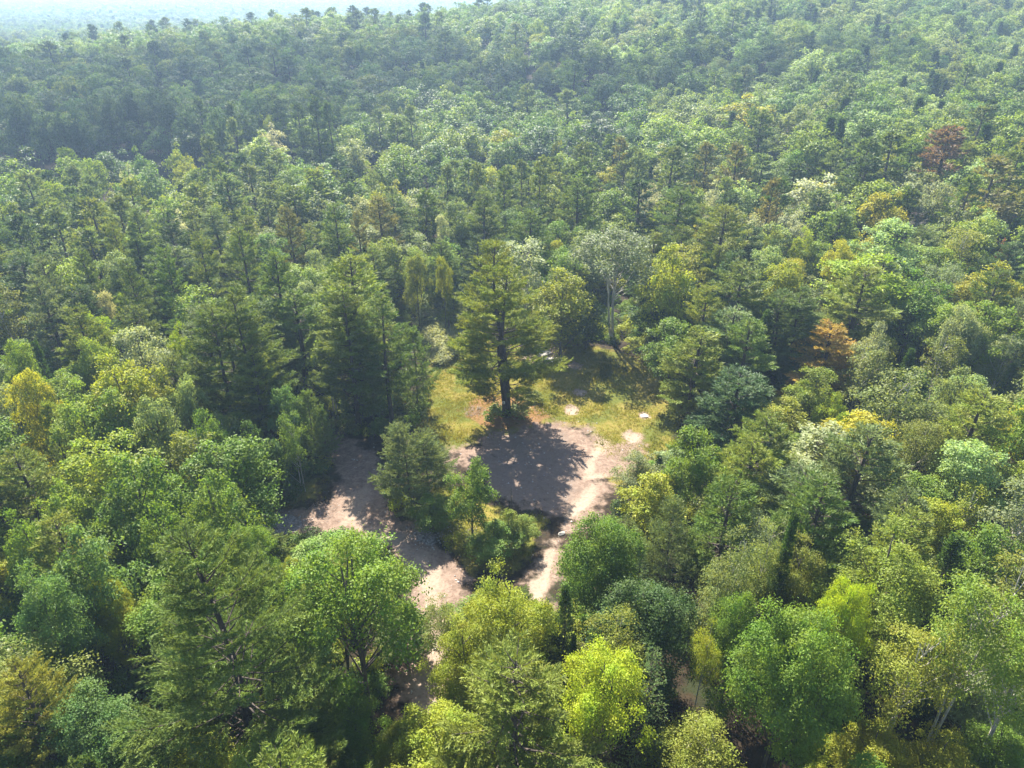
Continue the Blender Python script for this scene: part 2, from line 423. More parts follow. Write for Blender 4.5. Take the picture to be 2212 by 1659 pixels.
def add_tufts(g, rs, pos, dirs, k, ln, wd, spread=.9, up=.25, m=0):
    """needle tufts: k thin blades fanned about each shoot"""
    n = len(pos)
    if n == 0: return
    d = nrm(dirs + np.array([0, 0, up])); d = np.repeat(d, k, 0); p = np.repeat(pos, k, 0)
    d = nrm(d + rs.normal(0, spread * .5, d.shape))
    s = nrm(np.cross(d, rs.normal(0, 1, d.shape)))
    L = ln * rs.uniform(.65, 1.25, len(d))[:, None]; W = wd * rs.uniform(.7, 1.3, len(d))[:, None]
    p = p + rs.normal(0, ln * .12, p.shape)
    # a spindle blade: widest a third of the way out
    v = np.stack([p, p + d * L * .35 + s * W * .5, p + d * L, p + d * L * .35 - s * W * .5], 1).reshape(-1, 3)
    i = np.arange(len(d))[:, None] * 4
    g.add(v, None, i + [0, 1, 2, 3], m)

def broadleaf(seed, H=16., R=4.6, base=.25, lobes=22, clumps=16, leaves=40, size=.24, trunk_r=.2, stems=1, spread=.42, flat=.75, lobe_r=.36, sides=7, limb=True, top=1.0, drop=0.0):
    rs = np.random.RandomState(seed); tr = Geo(); cr = Geo()
    zc = H * (base + 1) / 2; hz = H * (1 - base) / 2
    L = []; skew = np.array([rs.normal(0, .16), rs.normal(0, .16), 0])
    tries = 0
    while len(L) < lobes and tries < 4000:
        tries += 1
        d = nrm(rs.normal(0, 1, 3)); 
        if d[2] < -.55 and rs.rand() < .7: continue
        rr = rs.uniform(.50, .80) if rs.rand() < .72 else rs.uniform(.1, .4) if rs.rand() < .45 else rs.uniform(.85, 1.05)
        q = d * rr
        wz = 1 - .35 * max(0, q[2]) ** 2 * top
        lr = R * lobe_r * rs.uniform(.55, 1.25) * (1.05 if q[2] < .4 else .85) * (.62 if rr > .84 else 1)
        q = q + skew * q[2]
        c = np.array([q[0] * R * wz, q[1] * R * wz, zc + q[2] * hz])
        c[2] = min(c[2], H - lr * .75)
        if all(np.linalg.norm((c - e[0]) / np.array([1, 1, 1.15])) > .56 * (lr + e[1]) for e in L): L.append((c, lr))
    # wood
    tops = []
    for s in range(stems):
        off = np.array([rs.normal(0, .25), rs.normal(0, .25), 0]) * (stems > 1)
        lean = np.array([rs.normal(0, .35), rs.normal(0, .35), 0]) * (1.8 if stems > 1 else .8)
        zt = np.linspace(-.4, H * .86, 8); f = (zt / H).clip(0)
        pts = np.stack([off[0] + lean[0] * f + .12 * np.sin(f * 7 + seed), off[1] + lean[1] * f + .12 * np.cos(f * 6 + seed * 2), zt], 1)
        rad = trunk_r * (1.25 * np.exp(-f * 14) * .5 + 1 - .85 * f) * (.75 if stems > 1 else 1)
        tr.tube(pts, rad, sides); tops.append(pts)
    for k, (c, lr) in enumerate(L):
        if not limb: break
        pts = tops[k % stems]; r2 = math.hypot(c[0], c[1])
        z0 = max(H * base * .8, c[2] - r2 * 1.0 - .6); z0 = min(z0, H * .8)
        s0 = np.array([np.interp(z0, pts[:, 2], pts[:, 0]), np.interp(z0, pts[:, 2], pts[:, 1]), z0])
        mid = (s0 + c) / 2 + np.array([0, 0, -.12 * r2]) + rs.normal(0, .15, 3)
        t = np.linspace(0, 1, 5)[:, None]
        cur = s0 * (1 - t) ** 2 + 2 * mid * t * (1 - t) + (c + np.array([0, 0, lr * .3])) * t ** 2
        tr.tube(cur, np.linspace(trunk_r * .36, trunk_r * .08, 5), 5)
    for c, lr in L:
        out = nrm(c - np.array([0, 0, zc - hz * .35]))
        m = max(4, int(clumps * (lr / (R * lobe_r)) ** 2))
        d = nrm(rs.normal(0, 1, (m * 3, 3)) + out * .55 + np.array([0, 0, .35]))
        d = d[(d @ out) + d[:, 2] * .5 > -.25][:m]
        pc = c + d * lr * rs.uniform(.78, 1.06, (len(d), 1)) * np.array([1, 1, flat]) 
        n = leaves
        pp = np.repeat(pc, n, 0); dd = np.repeat(d, n, 0)
        sig = spread * rs.uniform(.7, 1.25, (len(pc), 1)).repeat(n, 0)
        j = rs.normal(0, 1, pp.shape) * sig * np.array([1, 1, .55])
        j[:, 2] -= .35 * (j[:, 0] ** 2 + j[:, 1] ** 2) / np.maximum(sig[:, 0], .05) * .5
        pos = pp + j
        no = dd * .55 + np.array([0, 0, .75]) + rs.normal(0, .55, pp.shape)
        add_leaves(cr, rs, pos, no, size)
        if drop > 0:
            q = int(n * m * drop); kk = rs.randint(0, len(pc), q)
            add_leaves(cr, rs, pc[kk] * .75 + c * .25 + rs.normal(0, lr * .3, (q, 3)), rs.normal(0, 1, (q, 3)), size)
    # inner leaves, so that the crown is not a shell
    q = int(lobes * clumps * leaves * .10); d = nrm(rs.normal(0, 1, (q, 3))) * rs.uniform(0, .62, (q, 1)) ** .6
    pos = np.array([0, 0, zc]) + d * np.array([R * .85, R * .85, hz * .85])
    add_leaves(cr, rs, pos, rs.normal(0, 1, (q, 3)) + np.array([0, 0, .6]), size * 1.15)
    return tr, cr

def pine(seed, H=20., R=4.6, base=.18, step=.8, nb=5, tuft=.34, k=7, ln=.40, wd=.075, twig=.5, stems=1, trunk_r=None, up0=-4, up1=42, upturn=.25, peak=.25, power=.8, gap=.14, dead=0, split=0., wig=.15, sides=8, wood=True, inner=.30, plume=.0):
    """whorled pine: layered plates of needle tufts on nearly level branches"""
    rs = np.random.RandomState(seed); tr = Geo(); cr = Geo()
    trunk_r = trunk_r or .021 * H
    Tp = []; Td = []
    az_off = rs.uniform(0, 6.28)
    for s in range(stems):
        Hs = H * (1 if s == 0 else rs.uniform(.86, .97))
        a0 = az_off + s * 2 * PI / max(1, stems)
        off = np.array([math.cos(a0), math.sin(a0), 0]) * (R * .22 if stems > 1 else 0)
        zt = np.linspace(-.4, Hs, 12); f = (zt / Hs).clip(0, 1)
        g = sm(split, split + .25, f) if stems > 1 else f * 0
        pts = np.stack([off[0] * g + wig * np.sin(f * 5 + seed + s), off[1] * g + wig * np.cos(f * 4.2 + seed * 3 + s), zt], 1)
        rad = trunk_r * (.35 * np.exp(-f * 22) + (1 - f) ** .8 * .97 + .03) * (.8 if stems > 1 else 1)
        tr.tube(pts, rad, sides)
        z = Hs * base; 
        while z < Hs * .985:
            t = (z - Hs * base) / (Hs * (1 - base))
            prof = (max(0, 1 - t) ** power) * (.45 + .55 * min(1, t / max(peak, .01)))
            n = nb + rs.randint(-1, 2)
            aa = rs.uniform(0, 6.28)
            for b in range(n):
                if rs.rand() < gap: continue
                az = aa + b * 2 * PI / n + rs.normal(0, .25)
                if stems > 1:   # each stem of a clump grows outwards
                    if math.cos(az - a0) < -.35 and rs.rand() < .75: continue
                Lb = R * prof * rs.uniform(.6, 1.12) + .25
                if stems > 1: Lb *= .8
                el = math.radians(up0 + (up1 - up0) * t ** 1.3 + rs.normal(0, 6))
                z0 = z + rs.normal(0, step * .25); z0 = min(max(z0, Hs * base), Hs * .985)
                s0 = np.array([np.interp(z0, pts[:, 2], pts[:, 0]), np.interp(z0, pts[:, 2], pts[:, 1]), z0])
                h = np.array([math.cos(az), math.sin(az), 0]); side = np.array([-h[1], h[0], 0])
                u = np.linspace(0, 1, 6)[:, None]
                bend = rs.normal(0, .08)
                cur = s0 + h * Lb * u * math.cos(el) + np.array([0, 0, 1]) * (Lb * u * math.sin(el) + upturn * Lb * .5 * u ** 2.5 - .05 * Lb * u) + side * bend * Lb * u ** 2
                if wood: tr.tube(cur, np.linspace(max(.02, trunk_r * .16 * (.4 + Lb / R)), .012, 6), 4)
                if t < dead:
                    if rs.rand() < .6:
                        for q in range(4):
                            ss = rs.uniform(.3, .9); p0 = s0 + (cur[-1] - s0) * ss; sg = rs.choice([-1, 1])
                            tr.tube(np.stack([p0, p0 + (h * .6 + side * sg + np.array([0, 0, rs.uniform(-.2, .3)])) * Lb * .18]), [.015, .006], 3)
                        continue
                # side twigs
                ns = max(2, int(Lb * .8 / twig))
                uu = np.linspace(inner, 1, ns) + rs.normal(0, .03, ns); uu = uu.clip(.12, 1)
                for ui in uu:
                    p0 = np.array([np.interp(ui, u[:, 0], cur[:, c]) for c in range(3)])
                    for sg in (-1, 1):
                        l2 = (.16 + .42 * math.sin(PI * min(1, ui * .8 + .12))) * Lb * .62 * rs.uniform(.6, 1.15) + .12
                        dv = nrm(h * .75 + side * sg * rs.uniform(.55, 1.0) + np.array([0, 0, .10 + .25 * t + rs.normal(0, .10)]))
                        m = max(1, int(l2 / tuft + .5))
                        w = (np.arange(m) + rs.uniform(.5, 1.0)) / m
                        Tp.append(p0 + dv * (l2 * w)[:, None] * 1.0 + np.array([0, 0, 1]) * (.10 * l2 * w ** 2)[:, None]); Td.append(np.repeat(dv[None], m, 0))
                q = max(2, int(3 + 5 * Lb / R)); w = rs.uniform(max(inner, .45), 1.04, q)
                Tp.append(np.stack([np.interp(w, u[:, 0], cur[:, c]) for c in range(3)], 1) + rs.normal(0, .12, (q, 3))); Td.append(np.repeat(nrm(h[None] + np.array([[0, 0, .5 + upturn]])), q, 0))
            z += step * rs.uniform(.75, 1.25) * (1 if t < .75 else .7)
        Tp.append(np.array([[pts[-1, 0], pts[-1, 1], Hs - .1]] * 3)); Td.append(np.array([[0, 0, 1.0]] * 3))
    Tp = np.concatenate(Tp); Td = np.concatenate(Td)
    add_tufts(cr, rs, Tp, Td, k, ln, wd, up=.35)
    return tr, cr

def spruce(seed, H=14., R=2.2, step=.42, nb=7, tuft=.26, k=5, ln=.26, wd=.09, droop=-14, base=.05):
    return pine(seed, H, R, base, step, nb, tuft, k, ln, wd, .42, trunk_r=.014 * H, up0=droop, up1=30, upturn=.15, peak=.01, power=1.0, gap=.05, wig=.03)

def larch(seed, H=13., R=2.3):
    return pine(seed, H, R, .14, .42, 4, .20, 6, .16, .045, .40, trunk_r=.012 * H, up0=-6, up1=35, upturn=.28, peak=.02, power=.85, gap=.18, wig=.05)

def dead_tree(seed, H=12., R=3.):
    rs = np.random.RandomState(seed); tr = Geo()
    zt = np.linspace(-.4, H * .7, 8); f = zt / H
    pts = np.stack([.25 * np.sin(f * 4), .2 * np.cos(f * 5), zt], 1); tr.tube(pts, .16 * (1 - f.clip(0)), 6)
    def grow(p, d, L, r, dep):
        d = nrm(d); e = p + d * L + rs.normal(0, .06 * L, 3)
        tr.tube(np.stack([p, (p + e) / 2 + rs.normal(0, .05 * L, 3), e]), [r, r * .7, r * .4], 4)
        if dep == 0: return
        for q in range(4 if dep > 1 else 3):
            grow(p + (e - p) * rs.uniform(.45, 1), d + rs.normal(0, .55, 3) + np.array([0, 0, .2]), L * rs.uniform(.5, .72), r * .5, dep - 1)
    for q in range(11):
        z = H * rs.uniform(.3, .68); a = rs.uniform(0, 6.28)
        grow(np.array([np.interp(z, pts[:, 2], pts[:, 0]), np.interp(z, pts[:, 2], pts[:, 1]), z]), np.array([math.cos(a), math.sin(a), rs.uniform(.6, 1.5)]), R * rs.uniform(.45, .75), .06, 3)
    return tr, None

# one pool of shapes per kind and nearness; each entry is (height, radius, trunk mesh, crown mesh) or (height, radius, whole mesh)
POOL = {}
def extent(tr, cr):
    v = np.concatenate((cr or tr).v); r = np.hypot(v[:, 0], v[:, 1])
    return float(v[:, 2].max()), float(np.percentile(r, 96))
def pool(key, H, R, parts, leafmat):
    tr, cr = parts
    H, R = extent(tr, cr)
    a = tr.build('trunk', [M_bark]) if tr else None
    b = cr.build('crown', [leafmat]) if cr else None
    POOL.setdefault(key, []).append((H, R, a, b))
def pool_far(key, H, R, parts, leafmat):
    tr, cr = parts
    H, R = extent(tr, cr)
    g = Geo(); g.v = [np.concatenate(cr.v)]; g.n = len(g.v[0]); g.f3 = cr.f3[:]; g.f4 = cr.f4[:]; g.m3 = [x * 0 for x in cr.m3]; g.m4 = [x * 0 for x in cr.m4]
    g.add(np.concatenate(tr.v), None, np.concatenate(tr.f4), 1)
    POOL.setdefault(key, []).append((H, R, g.build('tree', [leafmat, M_bark_i])))

for s in range(4):
    pool(('maple', 0), 16, 4.8, broadleaf(10 + s, 16, 4.8, (.22, .15, .28, .2)[s], 27, 26, 70, .195, spread=.40, drop=.05), M_leaf)
    pool(('maple', 1), 16, 4.8, broadleaf(20 + s, 16, 4.8, (.2, .26, .15, .22)[s], 20, 18, 34, .34, spread=.46), M_leaf)
    pool_far(('maple', 2), 16, 4.8, broadleaf(30 + s, 16, 4.8, (.2, .3, .15, .25)[s], 20, 14, 18, .50, spread=.52, sides=4), M_leaf)
    pool_far(('maple', 3), 16, 4.8, broadleaf(30 + s, 16, 4.8, (.2, .3, .15, .25)[s], 20, 14, 18, .50, spread=.52, sides=4), M_leaf_i)
for s in range(3):
    pool(('maple_full', 0), 15, 4.8, broadleaf(40 + s, 15, 4.8, .02, 36, 22, 68, .195, spread=.40, lobe_r=.33), M_leaf)
    pool(('maple_full', 1), 15, 4.8, broadleaf(44 + s, 15, 4.8, .02, 28, 16, 32, .34, spread=.46, lobe_r=.33), M_leaf)
for s in range(2):
    pool(('maple_open', 0), 17, 4.8, broadleaf(50 + s, 17, 4.8, .30, 26, 18, 58, .20, spread=.44, lobe_r=.30, stems=2, trunk_r=.26, drop=.06), M_leaf)
    pool(('maple_stem', 0), 11, 2.7, broadleaf(54 + s, 11, 2.7, .30, 20, 14, 40, .20, spread=.32, lobe_r=.38, trunk_r=.12), M_leaf)
    pool(('birch', 0), 15, 3.2, broadleaf(60 + s, 15, 3.2, .22, 28, 11, 34, .18, spread=.36, lobe_r=.30, trunk_r=.13, stems=2), M_leaf)
    pool(('birch', 1), 15, 3.2, broadleaf(64 + s, 15, 3.2, .22, 22, 10, 20, .28, spread=.4, lobe_r=.30, trunk_r=.13, stems=2), M_leaf)
    pool(('birch_full', 0), 13, 3.3, broadleaf(70 + s, 13, 3.3, .04, 34, 12, 34, .18, spread=.36, lobe_r=.30, trunk_r=.11, stems=2), M_leaf)
    pool(('birch_full', 1), 13, 3.3, broadleaf(74 + s, 13, 3.3, .04, 28, 10, 20, .28, spread=.4, lobe_r=.30, trunk_r=.11, stems=2), M_leaf)
    pool(('birch_tall', 0), 18, 3.8, broadleaf(80 + s, 18, 3.8, .42, 24, 13, 34, .20, spread=.4, lobe_r=.34, trunk_r=.20, stems=2), M_leaf)
    pool(('birch_tall', 1), 19, 5.0, broadleaf(84 + s, 19, 5.0, .46, 26, 14, 30, .28, spread=.5, lobe_r=.32, trunk_r=.21, stems=3), M_leaf)
    pool_far(('birch', 2), 15, 3.2, broadleaf(66 + s, 15, 3.2, .22, 14, 9, 11, .5, spread=.45, lobe_r=.33, trunk_r=.13, sides=4), M_leaf)
    pool(('shrub', 0), 2.6, 1.7, broadleaf(90 + s, 2.6, 1.7, -.1, 16, 10, 22, .18, trunk_r=.04, spread=.25, lobe_r=.4, limb=False), M_leaf)
    pool(('shrub', 1), 2.6, 1.7, broadleaf(92 + s, 2.6, 1.7, -.1, 10, 8, 14, .28, trunk_r=.04, spread=.28, lobe_r=.4, limb=False), M_leaf)
    pool(('shrub_i', 1), 2.6, 1.7, broadleaf(94 + s, 2.6, 1.7, -.1, 10, 8, 14, .28, trunk_r=.04, spread=.28, lobe_r=.4, limb=False), M_leaf_i)
    pool(('spruce', 0), 14, 2.3, spruce(100 + s, 14, 2.3), M_need)
    pool(('spruce', 1), 14, 2.3, spruce(102 + s, 14, 2.3, .6, 6, .42, 4, .40, .15), M_need)
    pool_far(('spruce', 2), 14, 2.3, spruce(104 + s, 14, 2.3, .9, 6, .7, 4, .6, .26), M_need)
    pool_far(('spruce', 3), 14, 2.3, spruce(104 + s, 14, 2.3, .9, 6, .7, 4, .6, .26), M_leaf_i)
    pool(('spruce_narrow', 0), 15, 1.2, spruce(108 + s, 15, 1.2, .34, 7, .2, 5, .24, .09, -30), M_need)
    pool(('young', 0), 11, 3.6, pine(110 + s, 11, 3.6, .07, .55, 6, .26, 7, .30, .06, .42, up0=12, up1=50, upturn=.35, peak=.12, power=.6, gap=.10, trunk_r=.13), M_need)
    pool(('young', 1), 11, 3.6, pine(112 + s, 11, 3.6, .07, .7, 6, .36, 6, .42, .10, .55, up0=10, up1=50, upturn=.35, peak=.12, power=.65, gap=.10, trunk_r=.13), M_need)
for s in range(3):
    pool(('pine', 0), 19, 4.8, pine(120 + s, 19, 4.8, .14, 1.1, 6, .15, 8, .27, .060, .25, power=.58, inner=.40, upturn=.38), M_need)
    pool(('pine', 1), 20, 4.4, pine(130 + s, 20, 4.4, (.3, .22, .36)[s], 1.15, 6, .22, 7, .42, .10, .34, power=.58, inner=.36, upturn=.36), M_need)
    pool_far(('pine', 2), 20, 4.4, pine(140 + s, 20, 4.4, .28, 1.2, 5, .55, 6, .75, .24, .75, power=.64, sides=5, inner=.3, upturn=.3), M_need)
    pool_far(('pine', 3), 20, 4.4, pine(140 + s, 20, 4.4, .28, 1.2, 5, .55, 6, .75, .24, .75, power=.64, sides=5, inner=.3, upturn=.3), M_leaf_i)
pool(('pine_big', 0), 25, 8, pine(150, 25, 8, .08, 1.2, 7, .155, 8, .27, .058, .27, inner=.38, up0=-4, up1=48, upturn=.42, peak=.20, power=.60, gap=.12, trunk_r=.42, wig=.3), M_need)
for q in (0, 1):
    pool(('pine_twin', q), 22, 5.2, pine(152, 22, 5.2, .16, 1.1, 6, .19, 8, .36, .075, .30, inner=.38, upturn=.38, stems=2, power=.6, dead=.1, trunk_r=.36), M_need)
    pool(('pine_triple', q), 22, 6.2, pine(154, 22, 6.2, .18, 1.1, 6, .19, 8, .36, .075, .30, inner=.38, upturn=.38, stems=3, power=.55, trunk_r=.34, up1=50), M_need)
    pool(('pine_slim', q), 20, 3.8, pine(156, 20, 3.8, .33, 1.05, 6, .19, 8, .36, .075, .30, inner=.34, upturn=.36, power=.7, gap=.25, trunk_r=.28), M_need)
    pool(('pine_solo', q), 24.5, 9.0, pine(158, 24.5, 9.0, .15, 1.0, 6, .19, 8, .36, .075, .30, inner=.42, wig=.35, stems=2, split=.45, up0=-8, up1=48, upturn=.40, peak=.22, power=.66, gap=.24, dead=.09, trunk_r=.56), M_need)
for q in (0, 1): pool(('young_bush', q), 11, 5.0, pine(165, 11, 5.0, .02, .55, 6, .17, 8, .25, .055, .28, stems=2, up0=14, up1=55, upturn=.4, peak=.05, power=.50, gap=.10, trunk_r=.14, inner=.4), M_need)
pool(('larch', 0), 13, 2.3, larch(160), M_need)
for q in (0, 1): pool(('dead', q), 12, 3, dead_tree(170), None)

NAMES = dict(maple='maple_tree', pine='pine_tree', birch='birch_tree', spruce='spruce_tree', larch='larch_tree', dead='dead_tree', shrub='shrub', young='young_pine_tree')
CATS = dict(maple='tree', pine='tree', birch='tree', spruce='tree', larch='tree', dead='tree', shrub='bush', young='tree')
BARK = dict(maple=(.11, .095, .08), pine=(.075, .060, .050), birch=(.55, .52, .46), spruce=(.07, .055, .045), larch=(.10, .08, .065), dead=(.34, .32, .30), shrub=(.1, .08, .06), young=(.09, .075, .06))
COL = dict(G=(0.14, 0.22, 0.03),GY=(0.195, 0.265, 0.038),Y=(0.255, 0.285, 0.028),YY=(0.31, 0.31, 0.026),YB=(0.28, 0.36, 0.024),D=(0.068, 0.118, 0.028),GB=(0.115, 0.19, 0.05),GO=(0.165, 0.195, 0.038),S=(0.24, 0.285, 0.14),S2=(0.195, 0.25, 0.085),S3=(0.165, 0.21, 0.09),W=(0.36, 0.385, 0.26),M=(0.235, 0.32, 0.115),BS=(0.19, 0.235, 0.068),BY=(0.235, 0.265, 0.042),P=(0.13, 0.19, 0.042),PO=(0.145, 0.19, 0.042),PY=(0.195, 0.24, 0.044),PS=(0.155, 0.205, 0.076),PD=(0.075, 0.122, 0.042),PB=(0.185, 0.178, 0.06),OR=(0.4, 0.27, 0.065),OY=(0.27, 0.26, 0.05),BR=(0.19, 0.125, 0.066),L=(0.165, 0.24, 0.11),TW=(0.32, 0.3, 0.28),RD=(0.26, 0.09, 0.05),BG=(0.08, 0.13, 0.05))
SOLO = (-1.17, 82.84); TWIN = (-20.48, 79.95)
